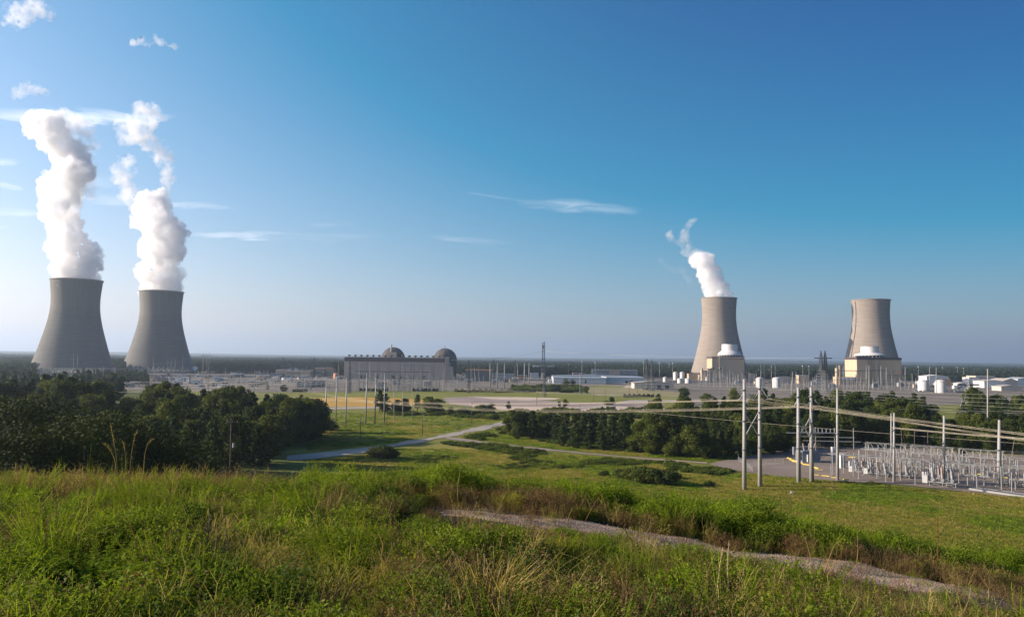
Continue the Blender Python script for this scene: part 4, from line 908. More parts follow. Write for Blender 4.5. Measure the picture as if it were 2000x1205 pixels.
# nearer strips of woodland around the plant
def strip(n, px0, px1, Y0, Y1, hs=(.6, 1.1)):
    for _ in range(n):
        px = rng.uniform(px0, px1); y = rng.uniform(Y0, Y1); p = PY(px, 740, y); s = rng.uniform(*hs); pts.append((p.x, p.y, flatz(p.x, p.y)-1)); scl.append((s, s, s))
strip(900, -60, 66, 900, 1930, (.6, .9)); strip(500, 216, 246, 1500, 1930); strip(600, 380, 545, 1560, 1930, (.6, .9)); strip(420, 650, 676, 1480, 1930)
strip(1500, 890, 1345, 1680, 1930, (.6, .95)); strip(900, 1460, 1640, 1650, 1930, (.6, .9)); strip(900, 1765, 2060, 1600, 1930, (.5, .8)); strip(260, 1000, 1110, 1560, 1700, (.6, .9)); strip(200, 150, 290, 880, 1150, (.35, .7)); strip(160, -50, 240, 500, 800, (.5, .9))
n = len(pts); gn_scatter('far_forest', pts, scl, np.stack([np.zeros(n), np.zeros(n), rng.uniform(0, 6.28, n)], 1), rng.integers(0, 6, n), fp, 'hazy dark pine forest stretching to the horizon behind the plant')
# scrub and rough grass in the middle distance
def clump_mesh(name, n, r, h, w_, mat, seed, lean=.5):
    r_ = np.random.default_rng(seed); V = []; F = []
    for i in range(n):
        a = r_.uniform(0, 6.28); q = r*math.sqrt(r_.random()); bx, by = q*math.cos(a), q*math.sin(a); hh = h*r_.uniform(.55, 1.15)
        a2 = r_.uniform(0, 6.28); lx, ly = lean*hh*r_.uniform(0, 1)*math.cos(a2)+bx*.35, lean*hh*r_.uniform(0, 1)*math.sin(a2)+by*.35
        a3 = r_.uniform(0, 3.14); wx, wy = w_*math.cos(a3), w_*math.sin(a3); b0 = len(V)
        V += [(bx-wx, by-wy, -.05), (bx+wx, by+wy, -.05), (bx+wx*.8+lx*.35, by+wy*.8+ly*.35, hh*.55), (bx-wx*.8+lx*.35, by-wy*.8+ly*.35, hh*.55), (bx+wx*.15+lx, by+wy*.15+ly, hh), (bx-wx*.15+lx, by-wy*.15+ly, hh)]
        F += [(b0, b0+1, b0+2, b0+3), (b0+3, b0+2, b0+4, b0+5)]
    return np_mesh(name, V, F, mat)
def scrub_mesh(seed, mat, n=420, r=1.5, h=1.5, ls=.16):
    r_ = np.random.default_rng(seed); lobes = [(r_.uniform(-r, r)*.6, r_.uniform(-r, r)*.6, h*r_.uniform(.2, .6), r*r_.uniform(.35, .55), .8) for _ in range(7)]
    P, d = crown_points(lobes, n, r_); P = P[P[:, 2] > -.1]; V, F = leaf_quads(P, r_.normal(0, 1, P.shape)+np.array([0, 0, .5]), ls, r_); return np_mesh('scrub_bush', V, F, mat)
scr = [scrub_mesh(300, M['scrub']), scrub_mesh(301, M['scrub']), scrub_mesh(302, M['leaf_c']), scrub_mesh(303, M['leaf_a'])]
ROADS = [[(560, 894), (605, 887), (725, 871), (765, 866), (875, 844), (987, 819), (1064, 812), (990, 832), (875, 857), (775, 875), (725, 888), (635, 901), (560, 910)], [(872, 852), (950, 862.5), (1075, 876.5), (1200, 888.5), (1380, 901.5), (1382, 907), (1200, 893.5), (1075, 881.5), (950, 868), (870, 858)]]
def pin(poly, x, y):
    c_ = False
    for i in range(len(poly)):
        a, d = poly[i], poly[i-1]
        if (a[1] > y) != (d[1] > y) and x < (d[0]-a[0])*(y-a[1])/(d[1]-a[1])+a[0]: c_ = not c_
    return c_
def in_poly(poly, n):
    return [q for q in in_poly0(poly, n) if not any(pin(r_, *q) for r_ in ROADS)]
def in_poly0(poly, n):
    xs = [p[0] for p in poly]; ys = [p[1] for p in poly]; out = []
    while len(out) < n:
        x, y = rng.uniform(min(xs), max(xs)), rng.uniform(min(ys), max(ys)); c_ = False
        for i in range(len(poly)):
            a, d = poly[i], poly[i-1]
            if (a[1] > y) != (d[1] > y) and x < (d[0]-a[0])*(y-a[1])/(d[1]-a[1])+a[0]: c_ = not c_
        if c_: out.append((x, y))
    return out
pts = []; scl = []; idx = []
def addscrub(poly, n, s0, s1, kinds=(0, 1, 2, 3), zs=1.0, thr=-.1, ns=14):
    for (x, y) in in_poly(poly, n):
        P = PZ(x, y)
        if float(fnoise(P.x, P.y, ns, 8)) < thr: continue
        s = rng.uniform(s0, s1); pts.append((P.x, P.y, flatz(P.x, P.y))); scl.append((s, s, s*zs)); idx.append(int(rng.choice(kinds)))
addscrub([(908, 855), (950, 846), (988, 835), (994, 848), (940, 860)], 330, .8, 1.7, zs=.7)
addscrub([(850, 866), (900, 866), (1000, 872), (1070, 884), (1000, 888), (880, 870)], 420, .6, 1.5, zs=.7)
addscrub([(1000, 884), (1200, 896), (1300, 905), (1180, 912), (1000, 900)], 420, .6, 1.4, zs=.6)
addscrub([(800, 892), (900, 895), (1050, 905), (1180, 915), (1000, 918), (820, 905)], 260, .5, 1.2, zs=.6)
addscrub([(1300, 905), (1380, 908), (1440, 922), (1400, 930), (1310, 918)], 260, .8, 1.6, zs=.7)
addscrub([(990, 836), (1090, 862), (1240, 880), (1230, 886), (1080, 868), (985, 845)], 260, .6, 1.3, zs=.7)
addscrub([(1240, 880), (1450, 890), (1440, 898), (1240, 890)], 220, .5, 1.2, zs=.7)
addscrub([(760, 806), (870, 804), (1000, 808), (1000, 822), (870, 814), (760, 812)], 420, 1.0, 2.2, zs=.8)
addscrub([(1000, 800), (1250, 800), (1300, 812), (1240, 822), (1000, 806)], 260, 1.2, 2.4, zs=.9)
addscrub([(1650, 955), (1900, 975), (2040, 990), (2040, 1060), (1700, 1010)], 500, .35, .8, zs=.4, thr=.1)
addscrub([(1640, 941), (1760, 948), (1760, 953), (1640, 945)], 60, .5, 1.0, zs=.5)
addscrub([(620, 826), (760, 826), (1000, 812), (800, 850), (640, 845)], 260, .4, .9, (0, 1, 2, 3), .4, .35)
addscrub([(1000, 756), (1130, 754), (1140, 766), (1000, 764)], 200, 2.0, 3.4, zs=.9, thr=-2)
n = len(pts); gn_scatter('scrub_growth', pts, scl, rots(n, .05), idx, scr, 'low green scrub covering banks and field edges')
# meadow tussocks
ms = [clump_mesh('tussock', 46, .9, .42, .05, M[k], 320+i) for i, k in enumerate(('g_mid', 'g_olive', 'g_bright', 'g_tan', 'g_dark'))]
pts = []; scl = []; idx = []
for poly, n, pr in (([(1250, 930), (1420, 922), (1640, 942), (1890, 963), (2080, 985), (2080, 1120), (1700, 1060), (1500, 1000), (1300, 960)], 15000, (.12, .5, .1, .2, .08)),
                    ([(620, 850), (765, 876), (1000, 880), (1300, 903), (1320, 975), (1000, 955), (700, 930), (600, 910)], 11000, (.3, .34, .16, .06, .14)),
                    ([(990, 832), (1240, 872), (1500, 884), (1380, 902), (1075, 876), (900, 854)], 4500, (.34, .2, .3, .04, .12)),
                    ([(600, 806), (870, 802), (990, 810), (985, 822), (765, 866), (600, 884)], 4500, (.35, .3, .2, .03, .12))):
    for (x, y) in in_poly(poly, n):
        P = PZ(x, y); f = float(fnoise(P.x, P.y, 18, 9)); k = int(rng.choice(5, p=pr))
        if f > .3: k = int(rng.choice((0, 2, 4)))
        elif f < -.3: k = int(rng.choice((1, 1, 3)))
        s = rng.uniform(.5, 1.2)
        pts.append((P.x, P.y, flatz(P.x, P.y))); scl.append((s*1.3, s*1.3, s)); idx.append(k)
for _ in range(15000):
    y = math.sqrt(rng.uniform(42**2, 215**2)); x = y*rng.uniform(-.72, .9); f = float(fnoise(x, y, 18, 9)); k = int(rng.choice(5, p=(.26, .34, .14, .12, .14)))
    if f > .3: k = int(rng.choice((0, 2, 4)))
    s = rng.uniform(.5, 1.25); pts.append((x, y, flatz(x, y))); scl.append((s*1.3, s*1.3, s)); idx.append(k)
n = len(pts); gn_scatter('meadow_grass', pts, scl, rots(n, .08), idx, ms, 'rough tufted meadow grass below the hill')
# ------------------------------------------------------------------ poles
def pole_obj(name, px_b, pyb, px_t, pyt, wpx, mat, label, group=None, cat='pole', z0=0.0, taper=.6, Y=None):
    B = PZ(px_b, pyb, z0) if Y is None else PY(px_b, pyb, Y)
    if Y is not None: B.z = flatz(B.x, B.y)
    T = PY(px_t, pyt, B.y); r = max(.09, wpx*B.y/FPX/2); h = T.z-B.z
    t0 = root(name, B, label, cat, group)
    MB().tube((0, 0, -.3), (T.x-B.x, 0, h), r, r*taper, 12).build('shaft', mat, t0, smooth=True)
    return t0, B, h, r
def flange(t0, h, r, fr):
    mb = MB()
    for f in fr: mb.tube((0, 0, h*f-.12), (0, 0, h*f+.12), r*1.12, None, 12)
    mb.build('joint_ring', M['steel_dark'], t0)
GA = 'two rows of tall grey line poles in the meadow'
for i, (b, yb, t_, yt) in enumerate(((636, 827, 638, 738), (655.5, 828, 658, 737.5), (675, 830, 677.5, 737.5))):
    t0, B, h, r = pole_obj('line_pole', b, yb, t_, yt, 2.9, M['steel'], 'tall grey pole of the left row of three in the meadow, %s' % ('outermost on the left', 'between two others', 'nearest the second row')[i], GA)
    flange(t0, h, r*.8, (.5, .8))
for i, (b, yb, t_, yt) in enumerate(((714, 829, 717, 728.5), (732, 828, 735, 727), (750, 826.5, 752, 728))):
    t0, B, h, r = pole_obj('line_pole', b, yb, t_, yt, 2.9, M['steel'], 'taller grey pole of the second row in the meadow, %s' % ('left of the dark pine', 'just left of the dark pine', 'in front of the dark pine')[i], GA)
    flange(t0, h, r*.8, (.5, .8))
for i, (b, yb, t_, yt) in enumerate(((770, 821, 769, 766), (787, 820, 786, 764), (805, 819.5, 805.5, 765))):
    pole_obj('line_pole', b, yb, t_, yt, 1.5, M['pole_grey'], 'thin dim grey pole before the dark field trees, %s' % ('left of three', 'middle of three', 'right of three')[i], 'thin poles before the field trees')
def wood_pole(b, yb, t_, yt, label, w_=2.2, arm=True, box=False, Y=None):
    t0, B, h, r = pole_obj('wooden_pole', b, yb, t_, yt, w_, M['wood_pole'], label, 'wooden power poles', 'utility pole', Y=Y, taper=.75)
    if arm:
        MB().box(-1.1, 1.1, -.08, .08, h-.9, h-.72).build('crossarm', M['wood_pole'], t0)
        for x in (-1, 0, 1): MB().tube((x, 0, h-.72), (x, 0, h-.42), .07, .05, 6).build('insulator', M['insul_grey'], t0)
    if box: MB().tube((.42, 0, h*.76), (.42, 0, h*.76+.85), .24, None, 12).box(.1, .5, -.05, .05, h*.76+.3, h*.76+.45).build('transformer', M['steel'], t0)
wood_pole(703, 869, 704, 814, 'wooden pole with a small transformer near the edge of the left wood', 1.8, False, True)
wood_pole(825, 850, 825.5, 803, 'wooden pole with transformer beside the access road', 1.8, True, True)
wood_pole(921, 829.5, 922, 785, 'thin wooden pole in the right half of the meadow', 1.1, False)
wood_pole(451.5, 889, 451.5, 816, 'pale wooden pole with crossarm standing against the dark left wood', 1.6, True, True, Y=150)
wood_pole(1048, 791, 1049.5, 757, 'dark wooden pole with white boxes at the sand track', 1.2, True, True)
for px, yb, yt, lb in ((1159.5, 784, 760, 'short dark wooden pole in the green field'), (1182, 787, 755, 'thin dark pole above the tree at the curved road'), (1228.5, 772, 747, 'dark pole before the low hangar, left of two'), (1244.5, 772, 745, 'dark pole close to the left corner of the low hangar'), (1133, 800, 786, 'tiny pale post on the sand strip')):
    wood_pole(px, yb, px, yt, lb, .9, False)
# centre poles by the switchyard
GC = 'heavy pale poles right of the turbine hall'
for px, yb, yt, w_, lb in ((957, 759.8, 709, 2.4, 'first of the heavy pale poles, left end'), (971, 760, 709.5, 2.2, 'second heavy pale pole, above the hedge'), (985, 759.6, 709, 2.0, 'third heavy pale pole, slimmer'), (1010.5, 759, 709, 1.4, 'slender pale pole right of the heavy three'), (1024.2, 754, 709, 2.8, 'thickest pale pole, left one of a close pair'), (1033, 755, 709, 2.0, 'slim pale pole, right one of a close pair'), (1132.5, 769, 729, 1.6, 'pale pole pair in the field before the grey warehouse, left post'), (1135, 769, 728, 1.6, 'pale pole pair in the field before the grey warehouse, right post')):
    t0, B, h, r = pole_obj('line_pole', px, yb, px+.5, yt, w_, M['steel_light'], lb, GC)
def mast(px, yb, yt, label, group='tall lighting masts', w_=.9, lamp=True):
    Y = 36*FPX/(yb-(702+.0126*(px-1000))); t0, B, h, r = pole_obj('light_mast', px, yb, px, yt, w_, M['steel_light'], label, group, 'mast', taper=.5)
    if lamp:
        lr = 1.2*Y/FPX
        MB().lathe([(.2, h-.5), (lr, h-.2), (lr, h+.5), (.2, h+.9)], 12).build('lamp_ring', M['white'], t0)
for i, (px, yb, yt) in enumerate(((1162.5, 748, 708), (1136.6, 745, 706.5), (1110, 742, 712), (1288, 746, 709.5), (1307, 736, 710.5), (1313.8, 752, 710), (1257, 742, 708), (1794, 748, 716.5), (1841.6, 738, 718), (1882.5, 746, 719.5), (1870, 742, 717.5), (1568, 752, 715), (1580, 750, 715.5), (404, 751, 689), (300, 756, 697), (327, 750, 702), (357, 754, 694), (187, 748, 718), (870, 752, 700), (1655, 744, 690))):
    mast(px, yb, yt, ('thin tall mast with a lamp ring, ' + ('over the office', 'above the grey warehouse', 'left of the warehouses', 'by the white tanks', 'behind the small tanks', 'in front of the small tanks', 'right of the office', 'over the wide white domed tank', 'over the long white hall', 'near the lattice pylon', 'left of the lattice pylon', 'over the right switchyard, left', 'over the right switchyard, right', 'right of the second dark tower', 'before the second dark tower, left', 'before the second dark tower, middle', 'before the second dark tower, right', 'before the nearest dark tower', 'at the right end of the turbine hall', 'before the last beige tower')[i]), lamp=i < 13)
# H frames
def hframe(pa, pb, ybase, ytop, yarm, label, group, w_=1.6, over=6, mat='steel_light'):
    A = PZ(pa, ybase); Bq = PZ(pb, ybase); h = hz_(ytop, pa, A.y); ha = hz_(yarm, pa, A.y); r = w_*A.y/FPX/2; c = (A+Bq)/2; d = abs(Bq.x-A.x)/2
    t0 = root('h_frame_pylon', (c.x, A.y, 0), label, 'pylon', group)
    for s in (-1, 1): MB().tube((s*d, 0, -.3), (s*d, 0, h), r, r*.6, 10).build('pole', M[mat], t0, smooth=True)
    o_ = over*A.y/FPX; MB().box(-d-o_, d+o_, -r*.5, r*.5, ha-r*.6, ha+r*.6).build('crossarm', M['steel_dark'], t0)
    for x in (-d-o_*.9, 0, d+o_*.9): MB().tube((x, 0, ha-r*.6), (x, 0, ha-r*.6-2.2), .22, .22, 6).build('insulator', M['insul_grey'], t0)
for pa, pb, yb, yt, ya, lb in ((1486.5, 1492, 760, 711.5, 719.5, 'narrow H shaped pylon right above the braced poles'), (1507, 1513.5, 756, 711.5, 720.5, 'narrow H shaped pylon before the second white tank'), (142, 152, 738, 690, 697.5, 'H shaped pylon before the nearest dark tower'), (394.5, 407.5, 768, 687, 694.5, 'tall H shaped pylon right of the second dark tower'), (333, 342, 752, 700, 705.5, 'H shaped pylon before the second dark tower'), (302, 308, 745, 719, 720.5, 'small H shaped pylon below the second dark tower'), (201, 207, 746, 714, 718, 'small H shaped pylon between the dark towers'), (222, 226, 750, 717, 719.5, 'small H shaped pylon left of the second dark tower')):
    hframe(pa, pb, yb, yt, ya, lb, 'H shaped pylons beyond the woods', 1.3 if pa > 1000 else 1.0, 5)
# crossbeam rows of the right switchyard
GRW = 'pole row with crossbeams in the right switchyard'
rowp = [(1634.5, 760, 712.5), (1647, 757, 715), (1674, 757, 714), (1692, 762, 716), (1697.5, 765, 713), (1720.5, 757, 714.5), (1731, 756, 717.5), (1768, 757, 716), (1815.7, 760, 716.5), (1828.6, 771, 717.5)]
for i, (px, yb, yt) in enumerate(rowp):
    pole_obj('gantry_pole', px, yb, px, yt, 1.7, M['steel_light'], 'pale gantry pole ' + ('over the near single pole', 'beside the vent stack', 'before the corner bay of the larger reactor block', 'before the middle of the larger reactor block, left', 'before the middle of the larger reactor block, right', 'before the right part of the larger reactor block', 'near the right corner of the larger reactor block', 'just right of the larger reactor block', 'between the two domed tanks', 'touching the last domed tank')[i], GRW)
def beam(pa, ya, pb, yb, Y, label, group=None, w_=.9, name='crossbeam', mat='steel_dark'):
    A = PY(pa, ya, Y); Bq = PY(pb, yb, Y); mb = MB(); mb.box(0, (Bq-A).length, -w_/2, w_/2, -w_/2, w_/2)
    o = mb.build(name, M[mat]); o.location = A; o.rotation_euler = (0, -math.asin((Bq.z-A.z)/(Bq-A).length), math.atan2(Bq.y-A.y, Bq.x-A.x)); return tag(o, label, 'beam', group)
GBm = 'steel crossbeams of the right switchyard'
for a, ya, b_, yb, Y, lb in ((1636, 724, 1692, 724, 1085, 'long dark beam before the larger reactor block'), (1692, 723.5, 1731, 723.5, 1085, 'dark beam at the middle of the larger reactor block'), (1731, 733, 1768, 733.5, 1085, 'lower dark beam right of the stair frame'), (1771, 727.5, 1828, 728.5, 1000, 'dark beam in front of the domed tanks'), (1588, 724, 1596, 723.5, 1085, 'short dark beam left of the double peaked pylon'), (1611, 725, 1634, 727, 1085, 'short dark beam right of the double peaked pylon'), (1380, 729.5, 1392, 729.5, 1400, 'short dark beam before the pump house')):
    beam(a, ya, b_, yb, Y, lb, GBm)
# big near poles with bracing
def braced(pa, ya, pb, yb_, ta, tb_, bx0, bx1, arm, label):
    A = PZ(pa, ya); Bq = PZ(pb, yb_); ha = hz_(ta, pa, A.y); hb2 = hz_(tb_, pb, Bq.y); r = 4.3*A.y/FPX
    t0 = root('braced_line_pylon', A, label, 'pylon', 'braced double pole pylons'); D = Bq-A
    for P, h in ((Vector((0, 0, 0)), ha), (D, hb2)):
        MB().tube(P+Vector((0, 0, -.3)), P+Vector((.2, 0, h)), r, r*.62, 20).build('pole', M['pole_grey'], t0, smooth=True)
        mb = MB()
        for f in (.36, .62, .9): mb.tube(P+Vector((0, 0, h*f-.18)), P+Vector((0, 0, h*f+.18)), r*.98, None, 16)
        mb.build('collar', M['steel_dark'], t0)
    lo, hi = hz_(bx1, pa, A.y), hz_(bx0, pa, A.y)
    for z0, z1 in ((lo, hi), (hi, lo)): MB().tube((0, 0, z0), D+Vector((0, 0, z1)), .16, None, 8).build('brace', M['pole_grey'], t0)
    for (xa, y0, xb, y1) in arm:
        P = PY(xa, y0, (A.y+Bq.y)/2)-A; Q = PY(xb, y1, (A.y+Bq.y)/2)-A
        MB().tube(P, Q, .17, None, 8).build('insulator_string', M['steel_light'], t0)
    return t0
braced(1454, 957, 1484.3, 951, 740.5, 738.5, 804, 856, ((1456.5, 762, 1443, 782), (1463, 769, 1472, 781), (1481, 767, 1472, 781), (1487, 758, 1501, 779), (1501, 779, 1487, 783)), 'large pair of grey poles with X brace, nearest and left')
braced(1560, 943, 1585.5, 942, 757, 756, 813, 858, ((1561, 777, 1551, 793), (1568, 784, 1575, 794), (1583, 782, 1575, 794), (1592, 781, 1601, 793), (1601, 793, 1589, 795)), 'second pair of grey poles with X brace before the woods')
t0, B, h, r = pole_obj('line_pole', 1636, 938, 1635.5, 758, 6.2, M['pole_grey'], 'single tall grey pole at the left edge of the substation', 'single grey poles at the substation'); flange(t0, h, r*.82, (.5, .72))
t0, B, h, r = pole_obj('line_pole', 1746, 942, 1746.5, 806, 5.6, M['pole_grey'], 'thick grey pole in the middle of the substation, partner of a thin one', 'single grey poles at the substation'); flange(t0, h, r*.86, (.5, .75))
t0, B, h, r = pole_obj('line_pole', 1741, 905, 1740.5, 807, 3.6, M['pole_grey'], 'thinner grey pole just behind the thick middle one', 'single grey poles at the substation')
t0, B, h, r = pole_obj('line_pole', 1843, 945, 1844, 812, 6.5, M['pole_grey'], 'thick grey pole beside the circuit breaker', 'single grey poles at the substation'); flange(t0, h, r*.86, (.6,))
t0, B, h, r = pole_obj('line_pole', 1951, 951, 1952, 820, 8.2, M['pole_grey'], 'thickest grey pole, nearest the right edge', 'single grey poles at the substation'); flange(t0, h, r*.86, (.55,))
MB().tube((0, 0, -.1), (0, 0, .35), r*1.5, None, 16).build('footing', M['concrete'], t0)
t0, B, h, r = pole_obj('line_pole', 1929, 874, 1929, 720.5, 3.2, M['pole_grey'], 'very tall slim grey pole in front of the right woods', 'single grey poles at the substation')
t0, B, h, r = pole_obj('line_pole', 1547, 770, 1548, 725, 1.9, M['steel_light'], 'pale pole with a short arm right of the second tank', None)
MB().box(-1, 4, -.3, .3, h-.8, h-.3).build('arm', M['steel_light'], t0)
t0, B, h, r = pole_obj('line_pole', 1902.7, 745, 1902.7, 712.5, 1.8, M['steel_light'], 'tall pale pole rising behind the lattice pylon', None)

# lattice pylons
def pylon(px, yb, yt, wpx, label, kind='arms', mat='steel_dark', thick=1.0):
    B = PZ(px, yb); h = hz_(yt, px, B.y); s = B.y/FPX; w_ = wpx*s; t0 = root('lattice_pylon', B, label, 'pylon', 'steel lattice pylons')
    r = .09*thick*B.y/500+.05
    if kind == 'twin':
        mb = MB(); lattice(mb, (-w_*.14, 0, h*.52), (-w_*.12, 0, h*.83), w_*.16, w_*.12, 7, r); lattice(mb, (-w_*.12, 0, h*.83), (-w_*.12, 0, h), w_*.12, w_*.02, 5, r*.8); mb.build('left_peak', M[mat], t0)
        mb = MB(); lattice(mb, (w_*.14, 0, h*.52), (w_*.12, 0, h*.83), w_*.16, w_*.12, 7, r); lattice(mb, (w_*.12, 0, h*.83), (w_*.12, 0, h), w_*.12, w_*.02, 5, r*.8); mb.build('right_peak', M[mat], t0)
        mb = MB(); lattice(mb, (0, 0, 0), (0, 0, h*.52), w_*.62, w_*.46, 8, r); mb.build('body', M[mat], t0)
        for z, a in ((.82, .5), (.5, .62)):
            mb = MB(); lattice(mb, (-w_*a, 0, h*z), (w_*a, 0, h*z), w_*.035, w_*.035, 16, r*.8, (0, 0, 1)); mb.build('crossarm', M[mat], t0)
    else:
        mb = MB(); lattice(mb, (0, 0, 0), (0, 0, h*.6), w_*.62, w_*.28, 8, r); lattice(mb, (0, 0, h*.6), (0, 0, h), w_*.28, w_*.07, 8, r); mb.build('body', M[mat], t0)
        for z, a in ((.93, .34), (.78, .42)):
            mb = MB(); lattice(mb, (-w_*a, 0, h*z), (w_*a, 0, h*z), w_*.05, w_*.05, 12, r*.8, (0, 0, 1)); mb.build('crossarm', M[mat], t0)
    return t0
pylon(1608.5, 768, 684.5, 34, 'dark double peaked lattice pylon between the reactor blocks', 'twin', thick=1.3)
pylon(1893, 838, 745, 62, 'broad grey lattice pylon standing in the right woods', 'arms', 'steel', 1.5)
for px, yb, yt, w_, lb in ((1263, 760, 701, 14, 'faint lattice pylon right of the office, left of two'), (1273, 764, 703, 14, 'faint lattice pylon right of the office, right of two'), (612, 752, 697, 8, 'thin lattice pylon over the beige blocks'), (682, 768, 704, 9, 'dark lattice pylon at the left corner of the turbine hall'), (915, 768, 702, 8, 'slender lattice pylon right of the second dome'), (963.5, 752, 702, 8, 'slender lattice pylon behind the heavy poles'), (1006, 748, 702.5, 7, 'slender lattice pylon behind the sawtooth building'), (1063, 775, 722, 10, 'faint lattice pylon below the tall dark crane')):
    pylon(px, yb, yt, w_, lb, 'arms', 'steel_dark', 1.0)
# lattice gantry before the turbine hall
def gantry(pxs, yb, ytops, label, Yo=0, mat='steel', group='lattice gantries before the turbine hall'):
    B0 = PZ((pxs[0]+pxs[-1])/2, yb); t0 = root('lattice_gantry', B0, label, 'gantry', group); s = B0.y/FPX; hs = []
    for px, yt in zip(pxs, ytops):
        x = PY(px, yb, B0.y).x-B0.x; h = hz_(yt, px, B0.y); hs.append((x, h)); mb = MB(); lattice(mb, (x, 0, 0), (x, 0, h), 2.2, 1.3, 9, .085); mb.build('column', M[mat], t0)
    for (xa, ha), (xb, hb2) in zip(hs, hs[1:]):
        mb = MB(); h = min(ha, hb2)-1; lattice(mb, (xa, 0, h), (xb, 0, h), 1.3, 1.3, 7, .08, (0, 0, 1)); mb.build('beam', M[mat], t0)
    return t0
gantry((785, 800, 818), 765, (710, 712, 710), 'dark lattice gantry in the middle of the switchyard, left')
gantry((788, 806, 823, 842), 758, (711, 709, 709, 713), 'dark lattice gantry in the middle of the switchyard, back')
gantry((822, 842), 766, (712, 713), 'dark lattice gantry before the right half of the turbine hall')
gantry((684, 700, 716), 764, (728, 730, 730), 'dim lattice gantry before the left end of the turbine hall')
gantry((596, 606), 764, (738, 738), 'V braced lattice gantry at the blue grey transformers')
gantry((745, 762, 778), 764, (728, 727, 728), 'dim lattice gantry left of the dark ones')

# ------------------------------------------------------------------ far switchyard posts
def post_proto(kind, h):
    t0 = root('bus_support', (0, 0, 0), 'pale bus support post in the far switchyard', 'post', 'posts')
    r = .34
    MB().tube((0, 0, -.2), (0, 0, h*.72), r, r*.8, 6).build('column', M['steel_light' if kind != 2 else 'steel'], t0)
    MB().tube((0, 0, h*.72), (0, 0, h), .3, .2, 6).build('insulator', M['insul_grey'], t0)
    if kind == 1: MB().box(-3.2, 3.2, -.22, .22, h*.70, h*.74).build('crossarm', M['steel_light'], t0)
    return t0
protoP = [post_proto(k, hh) for k, hh in ((0, 14), (1, 13), (2, 17), (0, 9))]; firstp = [True]*4
npost = 0
def posts(px0, px1, ybase, step, kinds, label, group, jit=.6, s=(.9, 1.1)):
    global npost
    px = px0
    while px <= px1:
        P = PZ(px+rng.uniform(-jit, jit), ybase+rng.uniform(-.4, .4)); k = int(rng.choice(kinds)); sc_ = rng.uniform(*s)
        if firstp[k]:
            o = protoP[k]; firstp[k] = False; o.location = P; o.scale = (1, 1, sc_); o['label'] = label; o['group'] = group
        else:
            o = copy_tree(protoP[k], P, None, (1, 1, sc_), label, group)
        o.rotation_euler = (0, 0, rng.uniform(-.05, .05)); npost += 1; px += step
G1 = 'pale posts of the switchyard before the turbine hall'
posts(702, 892, 764.2, 7.4, (0, 0, 2), 'pale post in the front row of the switchyard before the turbine hall', G1, .8)
posts(690, 930, 760, 7.0, (0, 1), 'pale post in the second row of the switchyard before the turbine hall', G1, 1.5)
posts(686, 900, 755.5, 7.2, (1, 3, 2), 'pale post in the middle of the switchyard before the turbine hall', G1, 2)
posts(684, 915, 750.5, 8.0, (1, 2, 0), 'pale post at the back of the switchyard before the turbine hall', G1, 2)
posts(590, 690, 762, 9, (3, 1), 'low post left of the turbine hall switchyard', G1, 2)
G2 = 'thin posts of the flat yard right of the left wood'
posts(420, 540, 753, 11, (3, 3, 1), 'low thin post in the flat yard right of the left wood', G2, 4, (.7, 1.1))
posts(905, 950, 757, 8, (0, 1), 'thin post right of the turbine hall beside the rusty edged shed', 'posts beside the rusty edged shed', 1)
G3 = 'pale posts at the foot of the first reactor block'
posts(1366, 1480, 757, 7, (0, 2, 1), 'pale post in the front row before the first reactor block', G3, 2, (.9, 1.4))
posts(1370, 1478, 751, 8, (0, 2, 1), 'pale post in the back row before the first reactor block', G3, 3, (.9, 1.3))
G4 = 'pale posts of the right switchyard'
posts(1528, 1795, 762, 8.5, (0, 2, 3), 'pale post in the front of the right switchyard above the woods', G4, 3, (.9, 1.5))
posts(1528, 1775, 756, 8.5, (1, 0, 3), 'pale post in the middle of the right switchyard', G4, 4)
posts(1540, 1770, 750, 11, (1, 2), 'pale post at the back of the right switchyard', G4, 4)
for i, (px, yb, yt) in enumerate(((1376, 757, 713.5), (1386.5, 758, 713), (1397, 762, 716), (1406, 774, 702), (1411, 762, 714), (1420, 764, 727), (1425, 774, 722), (1432, 761, 726), (1437.5, 762, 735), (507.5, 768, 722), (515.5, 768, 722), (523.5, 768, 722), (497, 765, 723), (440, 762, 719), (457, 762, 724), (470, 760, 726), (578, 764, 716), (590, 762, 720), (661, 765, 703), (673, 768, 704), (701.5, 766, 705.5), (722, 766, 706), (540, 762, 725), (920, 766, 709), (927, 764, 716), (935, 764, 714), (868, 764, 716), (884.5, 768, 715))):
    pole_obj('yard_pole', px, yb, px, yt, .95 if px > 1300 else .8, M['steel_light'] if px > 600 else M['pole_grey'], 'tall thin pole before the first reactor block' if px > 1300 else ('tall thin pole in the yard right of the left wood' if px < 600 else 'tall thin pole around the turbine hall'), 'tall thin poles before the first reactor block' if px > 1300 else ('tall thin poles right of the left wood' if px < 600 else 'tall thin poles around the turbine hall'), 'pole')
